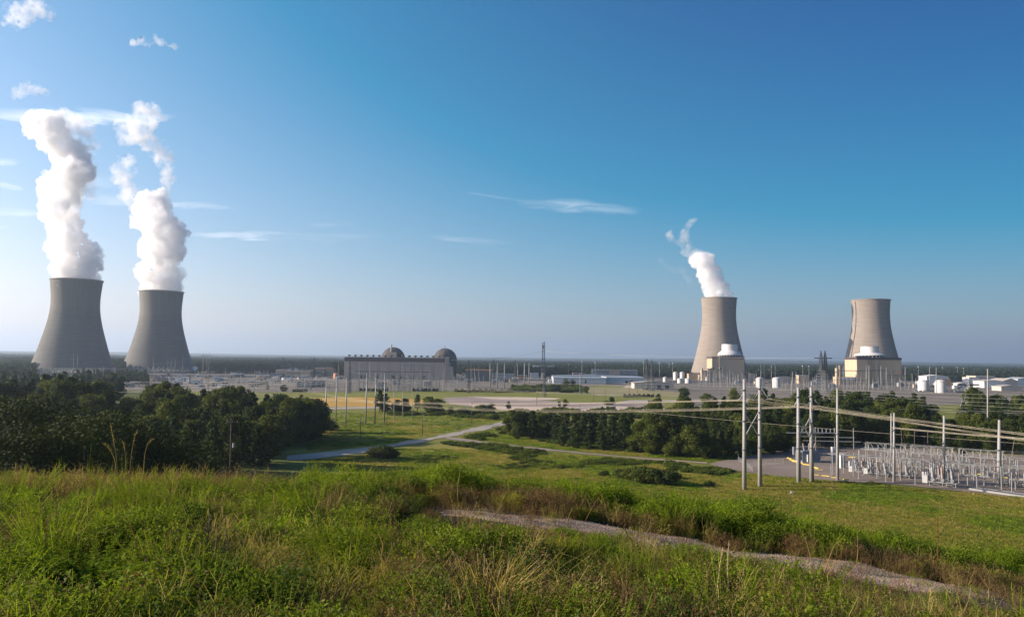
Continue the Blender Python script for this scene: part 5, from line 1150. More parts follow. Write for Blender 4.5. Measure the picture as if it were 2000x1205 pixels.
# bus tubes between the posts
def tube3(name, pts, rad, mat, label, cat, group, n=6):
    mb = MB(); mb.path(pts, rad, n); o = mb.build(name, M[mat]); return tag(o, label, cat, group)
for px0, px1, yb, z, lb in ((700, 892, 764.2, 13.6, 'front'), (690, 930, 760, 12.6, 'second'), (686, 900, 755.5, 12.6, 'third'), (684, 915, 750.5, 12.6, 'rear')):
    A = PZ(px0, yb); B = PZ(px1, yb); tube3('bus_tube', [(A.x, A.y, z), (B.x, B.y, z)], .16, 'steel_light', 'long thin conductor tube along the %s row of posts before the turbine hall' % lb, 'conductor', 'conductor tubes before the turbine hall', 5)
for px0, px1, yb, z, lb in ((1366, 1480, 757, 14, 'front row before the first reactor block'), (1370, 1478, 751, 14, 'back row before the first reactor block'), (1528, 1795, 762, 13.5, 'front row of the right switchyard'), (1528, 1775, 756, 11, 'middle row of the right switchyard'), (1540, 1770, 750, 12, 'back row of the right switchyard'), (420, 545, 748, 10, 'flat yard right of the left wood'), (400, 545, 756, 10, 'near side of the flat yard right of the left wood')):
    A = PZ(px0, yb); B = PZ(px1, yb); tube3('bus_tube', [(A.x, A.y, z), (B.x, B.y, z)], .16, 'steel_light', 'long thin conductor tube, ' + lb, 'conductor', 'conductor tubes of the far yards', 5)
# transformers, cars, cabins, clutter
xf = root('transformer', PZ(590, 757), 'large blue grey transformer in the row behind the green strip', 'transformer', 'row of blue grey transformers')
MB().box(-5, 5, -3, 3, .5, 8).build('tank', M['xfmr'], xf); MB().box(-5.6, -5.1, -3, 3, 1, 7).box(5.1, 5.6, -3, 3, 1, 7).build('radiator', M['steel'], xf)
MB().box(-5.5, 5.5, -3.4, 3.4, -.2, .5).build('plinth', M['concrete'], xf)
for x in (-3, 0, 3): MB().tube((x, 0, 8), (x*1.3, 0, 12), .5, .25, 8).build('bushing', M['insul'], xf)
for px, yb in ((599.5, 757), (609, 756.5), (618, 756), (628, 755.5)): copy_tree(xf, PZ(px, yb))
for px, yb in ((745, 757), (775, 752), (835, 755), (1710, 757), (1590, 753), (1625, 758), (1440, 751), (1758, 755)): copy_tree(xf, PZ(px, yb), rng.uniform(-.2, .2), .8, 'blue grey transformer half hidden among switchyard posts', 'transformers among the switchyard posts')
def car_proto(mat):
    t0 = root('parked_car', (0, 0, 0), 'parked car', 'car')
    mb = MB(); mb.add([(-2.2, -.9, .35), (2.2, -.9, .35), (2.2, .9, .35), (-2.2, .9, .35), (-2.2, -.88, .85), (2.15, -.88, .8), (2.15, .88, .8), (-2.2, .88, .85)], [(0, 3, 2, 1), (4, 5, 6, 7), (0, 1, 5, 4), (1, 2, 6, 5), (2, 3, 7, 6), (3, 0, 4, 7)]); mb.build('body', mat, t0)
    mb = MB(); mb.add([(-1.9, -.82, .85), (1.1, -.82, .82), (1.1, .82, .82), (-1.9, .82, .85), (-1.5, -.68, 1.45), (.4, -.68, 1.45), (.4, .68, 1.45), (-1.5, .68, 1.45)], [(4, 5, 6, 7), (0, 1, 5, 4), (1, 2, 6, 5), (2, 3, 7, 6), (3, 0, 4, 7)]); mb.build('cabin', M['glass'], t0)
    for x in (-1.4, 1.4):
        for y in (-.9, .9): MB().tube((x, y-.1, .33), (x, y+.1, .33), .33, None, 10).build('wheel', M['dark'], t0)
    return t0
cm_ = [plain('car_paint_white', (.75, .75, .75), .3), plain('car_paint_silver', (.45, .46, .48), .3, .4), plain('car_paint_dark', (.04, .05, .07), .3), plain('car_paint_red', (.35, .03, .03), .3)]
cars = [car_proto(m_) for m_ in cm_]; cn = ('white', 'silver', 'dark', 'red'); used = [False]*4; Z_cars = 0
for (a, b_, yb, n, where) in ((425, 545, 744, 26, 'in the long car park right of the dark towers'), (430, 540, 747.5, 22, 'in the near row of the car park right of the dark towers'), (800, 900, 770, 0, ''), (1255, 1300, 761.5, 6, 'before the low hangar'), (1790, 1880, 764, 12, 'on the grey yard right of the woods gap'), (1040, 1120, 741, 12, 'left of the pale warehouses'), (1860, 2000, 757, 14, 'before the tan halls')):
    for i in range(n):
        k = int(rng.choice(4, p=(.45, .25, .22, .08))); P = PZ(a+(b_-a)*(i+rng.uniform(-.3, .3))/max(n, 1), yb+rng.uniform(-.3, .3))
        lb = '%s car parked %s' % (cn[k], where)
        if not used[k]: o = cars[k]; used[k] = True; o.location = P; o['label'] = lb; o['group'] = 'cars parked '+where
        else: o = copy_tree(cars[k], P, None, None, lb, 'cars parked '+where)
        o.rotation_euler = (0, 0, rng.choice([0, 1.57, .1, 3.1]))
def cabin(px, yb, w_, h, d, wall, roof, label, group):
    P = PZ(px, yb); t0 = root('site_cabin', P, label, 'cabin', group, rng.uniform(-.15, .15))
    MB().box(-w_/2, w_/2, 0, d, 0, h).build('wall', M[wall], t0); MB().box(-w_/2-.3, w_/2+.3, -.3, d+.3, h, h+.4).build('roof', M[roof], t0)
    MB().box(-w_*.1, w_*.12, -.08, .1, .05, min(2.2, h*.8)).build('door', M['dark'], t0)
    MB().box(w_*.2, w_*.38, -.08, .1, h*.4, h*.75).build('window', M['glass'], t0)
for i in range(150):
    zone = rng.choice(5, p=(.32, .16, .14, .26, .12))
    a, b_, y0, y1, where = ((236, 560, 732, 758, 'on the flat yard right of the dark towers'), (560, 672, 735, 748, 'left of the turbine hall'), (900, 1090, 731, 748, 'behind the heavy pale poles'), (1476, 1800, 740, 752, 'in the right switchyard'), (1790, 1990, 744, 760, 'around the domed tanks and tan halls'))[zone]
    w_ = rng.uniform(4, 15); h = rng.uniform(2.4, 5.5); wl = rng.choice(['white', 'cream', 'shed_blue', 'greywall', 'beige', 'cab', 'xfmr']); rf = rng.choice(['white', 'shed_roof', 'shed_tan', 'concrete', 'band'])
    cabin(rng.uniform(a, b_), rng.uniform(y0, y1), w_, h, rng.uniform(4, 9), wl, rf, '%s site cabin %s' % ({'white': 'white', 'cream': 'cream', 'shed_blue': 'pale blue', 'greywall': 'grey', 'beige': 'beige', 'cab': 'small white', 'xfmr': 'blue grey'}[wl], where), 'site cabins '+where)

# ------------------------------------------------------------------ wires
def wire(A, B, sag, rad, mat, label, group, n=26):
    A, B = Vector(A), Vector(B); pts = []
    for i in range(n+1):
        t_ = i/n; p = A.lerp(B, t_); p.z -= 4*sag*t_*(1-t_); pts.append(p)
    return tube3('power_line', pts, rad, mat, label, 'wire', group, 5)
def wpx(a, b_, sagpx, Ya, Yb, rad, mat, label, group):
    A = PY(a[0], a[1], Ya); B = PY(b_[0], b_[1], Yb); Ym = (Ya+Yb)/2; return wire(A, B, sagpx*Ym/FPX*.8, rad, mat, label, group)
WG = 'bright conductors on the braced pylons'
aH1 = ((1443, 783), (1472, 782), (1501, 780)); aH2 = ((1551, 794), (1575, 795), (1601, 794))
nm = ('left', 'middle', 'right')
for i, (x, y) in enumerate(aH1):
    for dz in (0, -1.6):
        wpx((470+i*14, 766+dz+i*1.0), (x, y+dz), 17+i*1.5, 700, 219, .022, 'wire', 'bright conductor sagging from the far left to the nearest braced pylon, %s phase' % nm[i], WG)
        wpx((x, y+dz), (2160+i*30, 868+i*5+dz*2), -1+i*2, 219, 150, .017, 'wire', 'bright conductor from the nearest braced pylon off to the right, %s phase' % nm[i], WG)
for i, (x, y) in enumerate(aH2):
    for dz in (0, -1.6):
        wpx((590+i*16, 764+i*1.6+dz), (x, y+dz), 28+i*1.5, 640, 231, .022, 'wire', 'bright conductor sagging from the far left to the second braced pylon, %s phase' % nm[i], WG)
        wpx((x, y+dz), (2180+i*20, 884+i*5+dz), 0+i*2, 231, 165, .017, 'wire', 'bright conductor from the second braced pylon off to the right, %s phase' % nm[i], WG)
wpx((1742, 834.5), (2080, 861), 2, 233, 205, .09, 'wire', 'thick pale conductor between the thick substation poles', WG)
wpx((1742, 836), (2080, 863), 2, 234, 206, .07, 'wire', 'second thick pale conductor just under the first', WG)
wpx((1240, 803), (2080, 872), 4, 300, 215, .04, 'wire', 'single low wire passing behind both braced pylons', WG)
WG2 = 'thin dim wires over the right woods'
for i, (a, b_) in enumerate((((1490, 756), (2100, 773)), ((1490, 759), (2100, 783)), ((1490, 762), (2100, 793)), ((1500, 765), (2100, 802)), ((1500, 769), (2100, 809)), ((1500, 772), (2100, 817)), ((1240, 783), (2100, 806)), ((1600, 797), (2100, 808)))):
    wpx(a, b_, 3, 420, 330, .045, 'wire_dim', 'thin dim wire over the right woods, %s from the top' % ('first', 'second', 'third', 'fourth', 'fifth', 'sixth', 'seventh', 'lowest')[i], WG2)
WG3 = 'thin wires over the fields and the plant'
for i, (a, b_, sg, Ya, Yb) in enumerate((((1034, 720), (1640, 729), 3, 930, 1000), ((960, 735), (1500, 757), 3, 700, 560), ((1020, 745), (1560, 762), 4, 640, 520), ((860, 757), (1480, 784), 2, 600, 480), ((870, 761), (1480, 784), -2, 560, 470), ((740, 744), (1250, 772), 5, 620, 560),
        ((500, 757), (900, 772), 3, 600, 560), ((640, 738), (945, 754), 6, 422, 900), ((717, 729), (960, 745), 6, 415, 900), ((380, 748), (760, 735), 3, 560, 1000), ((180, 742), (640, 738), 8, 700, 422), ((180, 749), (658, 740), 8, 700, 422), ((180, 756), (678, 742), 8, 640, 422), ((120, 735), (400, 695), 3, 900, 980), ((660, 745), (1130, 757), 6, 422, 600), ((230, 766), (720, 742), 6, 500, 415))):
    wpx(a, b_, sg, Ya, Yb, .06 if Ya < 800 else .09, 'wire' if i in (3, 4, 6) else 'wire_dim', 'thin wire over the plant and fields, ' + ('from the slim pale pole to the right switchyard', 'over the warehouses', 'over the pale hangar', 'over the dry field', 'over the dirt lot', 'over the green strip', 'over the orange field', 'from the first meadow pole to the heavy poles', 'from the second row to the heavy poles', 'over the left car park', 'to the first meadow pole', 'to the second meadow pole', 'to the third meadow pole', 'from the dark tower to the H pylon', 'from the third meadow pole to the double pole', 'over the left wood to the second row')[i], WG3)
wpx((925, 703.5), (1060, 686), 3, 1400, 1500, .16, 'wire_dim', 'thin guy wire rising from the left to the tall crane', None)
wpx((1061, 685.5), (1597, 699), 6, 1500, 1040, .14, 'wire_dim', 'long thin wire from the tall crane to the double peaked pylon', None)
wpx((1620, 698.5), (2060, 716), 4, 1040, 1100, .12, 'wire_dim', 'thin wire from the double peaked pylon off to the right', None)
# ------------------------------------------------------------------ substation beside the hill
SO = Vector((103, 250, 0)); E1 = Vector((.82, -.572, 0)); E2 = Vector((.572, .82, 0)); SRZ = math.atan2(E1.y, E1.x)
def SP(u, v, z=0.0): return SO+E1*u+E2*v+Vector((0, 0, z+.12))
def sroot(name, u, v, label, cat, group=None, rz=0): return root(name, SP(u, v), label, cat, group, SRZ+rz)
GS = 'bus posts on base plates'
def ins_mb(mb, p, q, r=.13, n=9):
    p, q = Vector(p), Vector(q); mb.tube(p, q, r*.55, None, 8)
    for i in range(n):
        a = p.lerp(q, (i+.2)/n); b_ = p.lerp(q, (i+.75)/n); mb.tube(a, b_, r*1.25, r*.9, 10)
    return mb
def bus_post(h):
    t0 = sroot('bus_post', 0, 0, 'x', 'post', GS)
    MB().tube((0, 0, .05), (0, 0, h*.66), .15, None, 10).build('column', M['steel_light'], t0)
    MB().box(-.38, .38, -.38, .38, -.15, .06).build('base_plate', M['concrete'], t0)
    MB().box(-.3, .3, -.3, .3, h*.66, h*.66+.08).build('cap_plate', M['steel_light'], t0)
    ins_mb(MB(), (0, 0, h*.66+.05), (0, 0, h), .17).build('insulator', M['insul_grey'], t0)
    return t0
bp_tall = bus_post(6.3); bp_low = bus_post(3.9); fl = {id(bp_tall): 0, id(bp_low): 0}
def put_post(pr, u, v, lb):
    if not fl[id(pr)]: fl[id(pr)] = 1; pr.location = SP(u, v); pr['label'] = lb; return
    copy_tree(pr, SP(u, v), None, None, lb, GS)
rows = [(-2, 1.0, 62), (3.5, 0.0, 62), (9, 2, 60), (22, 6, 60), (27, 4, 60), (34, 8, 60), (45, 0, 60)]
for ri, (v, u0, u1) in enumerate(rows):
    u = u0; j = 0
    while u < u1:
        tall = ri in (1, 2, 4, 5)
        put_post(bp_tall if tall else bp_low, u+rng.uniform(-.3, .3), v+rng.uniform(-.2, .2), '%s grey bus post in the %s row of the substation' % ('tall' if tall else 'short', ('nearest', 'second', 'third', 'fourth', 'fifth', 'sixth', 'rear')[ri]))
        u += 6.6 if tall else 8.0; j += 1
for v, lab in ((3.5, 'second'), (5.2, 'second'), (9, 'third'), (27, 'fifth'), (29, 'fifth'), (34, 'sixth')):
    u0 = -1.5 if v < 10 else 4
    tube3('bus_tube', [SP(u0, v, 6.35), SP(62, v, 6.35)], .085, 'steel_light', 'long straight conductor tube over the %s row of the substation' % lab, 'conductor', 'conductor tubes of the substation', 8)
# disconnect switch tables
def switch():
    t0 = sroot('switch_table', 0, 0, 'x', 'switch')
    for x in (-2.2, 2.2): MB().tube((x, 0, .05), (x, 0, 3.0), .16, None, 8).build('leg', M['steel_light'], t0)
    MB().box(-3.6, 3.6, -1.5, -1.25, 3.0, 3.25).box(-3.6, 3.6, 1.25, 1.5, 3.0, 3.25).box(-3.4, -3.2, -1.25, 1.25, 3.0, 3.2).box(3.2, 3.4, -1.25, 1.25, 3.0, 3.2).box(-2.3, -2.1, -1.25, 1.25, 2.98, 3.18).box(2.1, 2.3, -1.25, 1.25, 2.98, 3.18).build('table_frame', M['steel_light'], t0)
    for x in (-3, 0, 3):
        for y in (-1.35, 1.35): ins_mb(MB(), (x, y, 3.25), (x, y, 5.1), .15, 7).build('insulator', M['insul_grey'], t0)
        MB().tube((x, -1.6, 5.15), (x, 1.6, 5.15), .07, None, 6).tube((x, 1.35, 5.15), (x+.1, .6, 6.0), .05, None, 6).build('blade', M['steel_light'], t0)
    return t0
sw = switch(); fs = [0]
spots = [(12, 15, 0), (24, 15, 0), (40, 5.5, 0), (52, 5, 0), (30, 21, 0), (46, 19, 0), (20, 31, 0), (38, 31, 0), (14, 40, 0), (32, 41, 0), (52, 41, 0)]
wsw = ('left of the near breaker, outer', 'left of the near breaker, inner', 'near the grating, left', 'near the grating, right', 'in the middle bay, leftmost', 'in the middle bay, second', 'in the middle bay, third', 'in the middle bay, at the right edge', 'in the rear bay, leftmost', 'in the rear bay, second', 'in the rear bay, third', 'in the last row, first', 'in the last row, second', 'in the last row, third', 'in the last row, fourth')
for i, (u, v, rz) in enumerate(spots):
    lb = 'grey steel switch table with upright insulators, '+wsw[i]
    if not fs[0]: fs[0] = 1; o = sw; o.location = SP(u, v); o['label'] = lb; o['group'] = 'switch tables of the substation'
    else: o = copy_tree(sw, SP(u, v), SRZ+rz, None, lb, 'switch tables of the substation')
# dead tank circuit breakers with slanting bushings
def breaker():
    t0 = sroot('circuit_breaker', 0, 0, 'x', 'circuit breaker')
    MB().box(-3, 3, -.9, -.7, .9, 1.15).box(-3, 3, .7, .9, .9, 1.15).box(-3, -2.8, -.7, .7, .9, 1.1).box(2.8, 3, -.7, .7, .9, 1.1).box(-.1, .1, -.7, .7, .9, 1.1).build('frame', M['steel_light'], t0)
    for x in (-2.7, 0, 2.7):
        for y in (-.8, .8): MB().tube((x, y, 0), (x, y, .95), .1, None, 8).build('leg', M['steel_light'], t0)
    mb = MB(); mb.bar((-2.7, -.8, .1), (0, -.8, .9), .08).bar((0, -.8, .1), (-2.7, -.8, .9), .08).bar((0, -.8, .1), (2.7, -.8, .9), .08).bar((2.7, -.8, .1), (0, -.8, .9), .08); mb.build('brace', M['steel_light'], t0)
    for x in (-2, 0, 2):
        tk = MB().tube((x, -1.2, 1.6), (x, 1.2, 1.6), .42, None, 16).build('tank', M['steel'], t0)
        for s in (-1, 1):
            bsh = ins_mb(MB(), (x, s*.8, 1.9), (x, s*2.0, 4.6), .25, 12).build('bushing', M['insul_grey'] if x else M['insul'], t0)
            MB().tube((x, s*2.0, 4.6), (x, s*2.12, 4.9), .12, None, 8).build('terminal', M['steel_light'], t0)
    MB().box(-4.3, -3.2, -.5, .5, .5, 2.3).build('control_cabinet', M['cab'], t0)
    return t0
br = breaker(); wb = ('big nearest the camera at the thick pole', 'right behind the nearest one', 'left of the middle pole, front', 'left of the middle pole, centre', 'left of the middle pole, back', 'far right in the rear bay')
for i, (u, v, rz) in enumerate(((32, -1.5, 0), (30, 9, 0.0), (13, 8, 0), (19, 9, 0), (8, 10, 0), (50, 12, 0))):
    lb = 'circuit breaker with slanting bushings, '+wb[i]
    if i == 0: br.location = SP(u, v); br['label'] = lb; br['group'] = 'circuit breakers with slanting bushings'; br.scale = (1.25,)*3
    else: copy_tree(br, SP(u, v), SRZ+rz, 1.0 if i > 1 else 1.1, lb, 'circuit breakers with slanting bushings')
# A frames
for i, (u, v) in enumerate(((16, 22), (22, 12), (46, 10), (26, 34), (56, 11))):
    t0 = sroot('a_frame', u, v, 'narrow A shaped steel frame, '+('over the middle bay', 'right of the middle pole', 'right of the thick right pole, inner', 'in the rear bay', 'at the right edge')[i], 'frame', 'A shaped frames of the substation')
    MB().bar((-.9, 0, 0), (0, 0, 8.2), .13).build('leg', M['steel_light'], t0); MB().bar((.9, 0, 0), (0, 0, 8.2), .13).build('leg', M['steel_light'], t0); MB().bar((-.45, 0, 4.1), (.45, 0, 4.1), .1).build('crossbar', M['steel_light'], t0)
# high bus portal rows at the back with drop curves
for i, (u, v) in enumerate(((6, 26), (20, 26), (34, 26))):
    t0 = sroot('bus_portal', u, v, 'raised steel portal with curved jumpers, '+('left', 'middle', 'right')[i], 'portal', 'raised portals of the substation')
    for x in (0, 6, 12):
        for y in (0, 3): MB().tube((x, y, 0), (x, y, 8.6), .13, None, 8).build('leg', M['steel_light'], t0)
    MB().box(-.5, 12.5, -.12, .12, 6.3, 6.55).box(-.5, 12.5, 2.88, 3.12, 6.3, 6.55).build('beam', M['steel_light'], t0)
    for x in (1, 4, 8, 11): ins_mb(MB(), (x, 0, 6.55), (x, 0, 8.3), .15, 7).build('insulator', M['insul_grey'], t0)
    for y in (0, 3): MB().tube((-.5, y, 8.7), (12.5, y, 8.7), .07, None, 6).build('conductor', M['steel_light'], t0)
    for k in range(4):
        pts = [(1+k*3.4+1.8*math.sin(a), -.2-1.6*(1-math.cos(a)), 8.6-2.9*(1-math.cos(a))) for a in np.linspace(0, 1.6, 7)]; MB().path(pts, .06, 5).build('jumper', M['steel_light'], t0)
# power transformer group at the left end of the yard
P = PZ(1578, 902); tr_ = root('power_transformer', P, 'grey power transformer with radiators between the second pole pair', 'transformer', None, .2)
MB().box(-3.4, 3.4, -2, 2, .4, 4.2).build('tank', M['xfmr'], tr_); MB().box(-3.8, 3.8, -2.4, 2.4, -.1, .4).build('plinth', M['concrete'], tr_)
for s in (-1, 1):
    mb = MB()
    for k in range(7): mb.box(s*3.6-.5, s*3.6+.5, -1.7+k*.52, -1.5+k*.52, .9, 3.8)
    mb.build('radiator', M['steel'], tr_)
for x in (-1.8, 0, 1.8): ins_mb(MB(), (x, -.6, 4.2), (x*1.4, -.9, 6.9), .24, 9).build('bushing', M['insul'], tr_)
MB().tube((-2.4, 1.2, 5.2), (2.4, 1.2, 5.2), .45, None, 14).build('conservator', M['steel_light'], tr_)
MB().box(-1.9, -.6, -2.9, -2.1, .4, 3.0).build('control_cabinet', M['cab'], tr_)
P = PZ(1562, 890); q = root('bus_structure', P, 'tall pale steel bus structure over the power transformer', 'structure', None, -.15)
for x in (0, 6, 13, 20): MB().tube((x, 0, 0), (x, 0, 11.2 if x else 9), .15, None, 8).build('column', M['steel_light'], q)
MB().box(-5, 9, -.18, .18, 8.6, 8.95).build('beam', M['steel_light'], q); MB().box(-1, 21, 2, 2.3, 7.2, 7.5).build('beam', M['steel_light'], q); MB().box(1, 22, -2, -1.7, 6.0, 6.3).build('beam', M['steel_light'], q)
for k in range(9): ins_mb(MB(), (1+k*1.5, 0, 9.3), (1+k*1.5, 0, 10.8), .16, 6).build('insulator', M['insul_grey'], q)
MB().box(0, 14, -.9, .9, 9.05, 9.25).build('platform', M['steel_light'], q)
for i, (px, yb, w_, h) in enumerate(((1552, 893, 1.2, 4), (1645, 915, 1.6, 5), (1668, 915, 2.6, 2.4), (1628, 903, 1.3, 5.6))):
    P = PZ(px, yb); t0 = root('control_cabinet', P, ('round topped grey arrester beside the first pole of the second pair', 'blue white cabinet behind the single tall pole', 'broad pale cabinet left of the breakers', 'leaning pale arrester left of the single tall pole')[i], 'cabinet', 'cabinets of the substation')
    MB().box(-w_/2, w_/2, -w_/2, w_/2, .3, h).build('housing', M['cab'] if i else M['steel'], t0); MB().box(-w_/2-.1, w_/2+.1, -w_/2-.1, w_/2+.1, 0, .3).build('plinth', M['concrete'], t0); MB().box(-w_*.4, w_*.4, -w_/2-.03, -w_/2, .5, h*.8).build('door', M['steel'], t0)
# drop wires
for i, (px, y0, px1, y1) in enumerate(((1760, 838, 1762, 872), (1786, 841, 1786, 880), (1812, 843, 1812, 892), (1982, 854, 1975, 894))):
    wpx((px, y0), (px1, y1), 0, 238, 240, .06, 'insul', 'dangling dark drop wire under the thick pale conductor, %s' % ('first', 'second', 'third', 'nearest the right edge')[i], 'drop wires')
# grating cover along the front
A = PZ(1893, 957); B = PZ(2090, 985); d = (B-A); Lg = d.length; t0 = root('trench_grating', A+Vector((0, 0, .15)), 'long striped steel grating with pale edge at the front of the substation', 'grating', None, math.atan2(d.y, d.x))
MB().box(0, Lg, -.25, 0, 0, .5).box(0, Lg, 3.4, 3.6, 0, .5).build('edge_beam', M['steel_light'], t0)
mb = MB(); k = 0
while k*.8 < Lg: mb.box(k*.8, k*.8+.42, 0, 3.4, .3, .42); k += 1
mb.build('grate', M['steel_light'], t0); MB().box(0, Lg, 0, 3.4, 0, .12).build('pit_cover', M['xfmr'], t0)
# yellow kerb pieces
ks = [(1538.5, 894), (1541.5, 896.5), (1547, 899.5), (1553, 902.5), (1562, 905.5), (1574, 908.5), (1594.5, 915), (1600, 918.5), (1592, 928.5), (1612, 930.5), (1632, 934), (1652, 937), (1781, 909.5), (1804, 913), (1892, 924), (1913, 927), (1965, 934), (1988, 937), (1664, 894), (1716, 902)]
kb = None
for i, (px, py) in enumerate(ks):
    P = PZ(px, py); a2 = math.atan2(-(ks[min(i+1, len(ks)-1)][1]-py), max(2, ks[min(i+1, len(ks)-1)][0]-px))*2.4
    P.z = .12
    if kb is None:
        mb = MB(); mb.add([(-1.2, -.16, 0), (1.2, -.16, 0), (1.2, .16, 0), (-1.2, .16, 0), (-1.2, -.09, .26), (1.2, -.09, .26), (1.2, .09, .26), (-1.2, .09, .26)], [(0, 3, 2, 1), (4, 5, 6, 7), (0, 1, 5, 4), (1, 2, 6, 5), (2, 3, 7, 6), (3, 0, 4, 7)]); kb = mb.build('yellow_kerb', M['yellow']); o = kb
        tag(o, 'short yellow kerb block on the substation gravel', 'kerb block', 'yellow kerb blocks on the substation gravel')
    else: o = kb.copy(); col.objects.link(o)
    o.location = P; o.rotation_euler = (0, 0, a2 if i < 12 else -.5)
# chain link fence, with a see-through mesh of thin bars
def fence(pts, label, h=2.3, posts_every=4.5):
    P3 = [PZ(x, y) for x, y in pts]; t0 = root('chain_link_fence', P3[0], label, 'fence', 'chain link fences'); pp = None
    for a, b_ in zip(P3, P3[1:]):
        L_ = (b_-a).length; n = max(1, int(L_/posts_every)); a0, b0 = a-P3[0], b_-P3[0]
        for i in range(n+1):
            q_ = a0.lerp(b0, i/n)
            if pp is None: pp = MB().tube((0, 0, 0), (0, 0, h+.15), .05, None, 6).build('post', M['steel'], t0); pp.location = q_
            else: o = pp.copy(); col.objects.link(o); o.parent = t0; o.location = q_
        mb = MB()
        for z in (.1, h*.5, h): mb.tube(a0+Vector((0, 0, z)), b0+Vector((0, 0, z)), .025, None, 4, False)
        k = int(L_/.55)
        for i in range(k):
            q0 = a0.lerp(b0, i/k); q1 = a0.lerp(b0, min(1, (i+1.6)/k)); mb.tube(q0+Vector((0, 0, .1)), q1+Vector((0, 0, h)), .007, None, 3, False); mb.tube(q1+Vector((0, 0, .1)), q0+Vector((0, 0, h)), .007, None, 3, False)
        mb.build('wire_mesh', M['steel'], t0)
fence([(1442, 899), (1442, 894), (1546, 877.5), (1640, 872), (1760, 876), (1900, 888), (2060, 898)], 'chain link fence along the back of the substation')
fence([(1465, 914), (1498, 909), (1530, 906)], 'short chain link gate panels between the first poles', 2.0, 3)
fence([(1442, 900), (1470, 921)], 'chain link fence piece before the apron gate', 1.6, 6)
o = MB().box(-.35, .35, -.2, .2, 0, .9).build('marker_post', M['white']); o.location = PZ(1547, 966); tag(o, 'small white marker post alone in the lower field', 'marker')
for i, (px, py) in enumerate(((1186, 800), (1199, 800), (1193, 801.5))):
    o = MB().box(-1.2, 1.2, -1, 1, 0, 2.6 if i < 2 else 1.4).build('concrete_block', M['concrete']); o.location = PZ(px, py); tag(o, ('left pale concrete block on the sand strip', 'right pale concrete block on the sand strip', 'low pale concrete block between two taller ones')[i], 'block', None)
# ------------------------------------------------------------------ hill top: gravel path and wild plants
def path_c(X): return 17.9 - .02*X - .0105*X*abs(X)*(1 if X > 0 else -.2)
xs = np.arange(-1.6, 30, .3); V = []; F = []; nw = 16
for i, X in enumerate(xs):
    hw = 1.85*min(1, .25+(X+1.6)/6)+.12*math.sin(X*1.7)+.1*math.sin(X*4.1)
    for j in range(nw+1):
        y = path_c(X)+hw*(2*j/nw-1)+.05*math.sin(X*9+j); V.append((X+.1*math.sin(j), y, float(tz(X+.1*math.sin(j), y))+.045-.05*abs(2*j/nw-1)**4))
for i in range(len(xs)-1):
    for j in range(nw): a = i*(nw+1)+j; F.append((a, a+nw+1, a+nw+2, a+1))
pm, t_, b_ = mat_base('pinkish_path_gravel', .95); g = t_.nodes.new('ShaderNodeNewGeometry').outputs['Position']
vo = t_.nodes.new('ShaderNodeTexVoronoi'); vo.inputs['Scale'].default_value = 22; t_.links.new(g, vo.inputs[0])
k = mix(t_, ramp(t_, noise(t_, 1.2, 5, .7, vec=g), .35, .65), (.33, .215, .14), (.45, .32, .22)); k = mix(t_, .45, k, vo.outputs['Color'], 'SOFT_LIGHT'); k = mix(t_, ramp(t_, noise(t_, .8, 4, .7, vec=g), .58, .72), k, (.11, .10, .055))
t_.links.new(k, b_.inputs['Base Color']); bm_ = t_.nodes.new('ShaderNodeBump'); bm_.inputs['Distance'].default_value = .03; t_.links.new(vo.outputs['Distance'], bm_.inputs['Height']); t_.links.new(bm_.outputs[0], b_.inputs['Normal'])
tag(np_mesh('gravel_path', V, F, pm, True), 'pinkish gravel path crossing the hill top', None, None, 'structure')
def strip_blade(V, F, base, tip, droop, w_, r_, seg=4):
    base = np.array(base, float); tip = np.array(tip, float); d = tip-base; a = r_.uniform(0, 3.14); s = np.array([math.cos(a), math.sin(a), 0])*w_; b0 = len(V)
    for i in range(seg+1):
        t_ = i/seg; p = base+d*t_; p[2] -= droop*t_*t_; p[2] += droop*.6*math.sin(math.pi*t_); ww = s*(1-t_*.85); V.append(tuple(p-ww)); V.append(tuple(p+ww))
    for i in range(seg): F.append((b0+2*i, b0+2*i+1, b0+2*i+3, b0+2*i+2))
def grass_k(seed, mat, n=70, r=.2, h=.5, w_=.005, lean=.35, droop=.1):
    r_ = np.random.default_rng(seed); V = []; F = []
    for i in range(n):
        a = r_.uniform(0, 6.28); q = r*math.sqrt(r_.random()); a2 = a+r_.normal(0, .9); hh = h*r_.uniform(.5, 1.15); l = lean*hh*r_.uniform(.2, 1.3)
        strip_blade(V, F, (q*math.cos(a), q*math.sin(a), -.03), (q*math.cos(a)+l*math.cos(a2), q*math.sin(a)+l*math.sin(a2), hh), droop*hh*r_.uniform(0, 2), w_*r_.uniform(.7, 1.4), r_)
    return np_mesh('grass_tuft', V, F, M[mat])
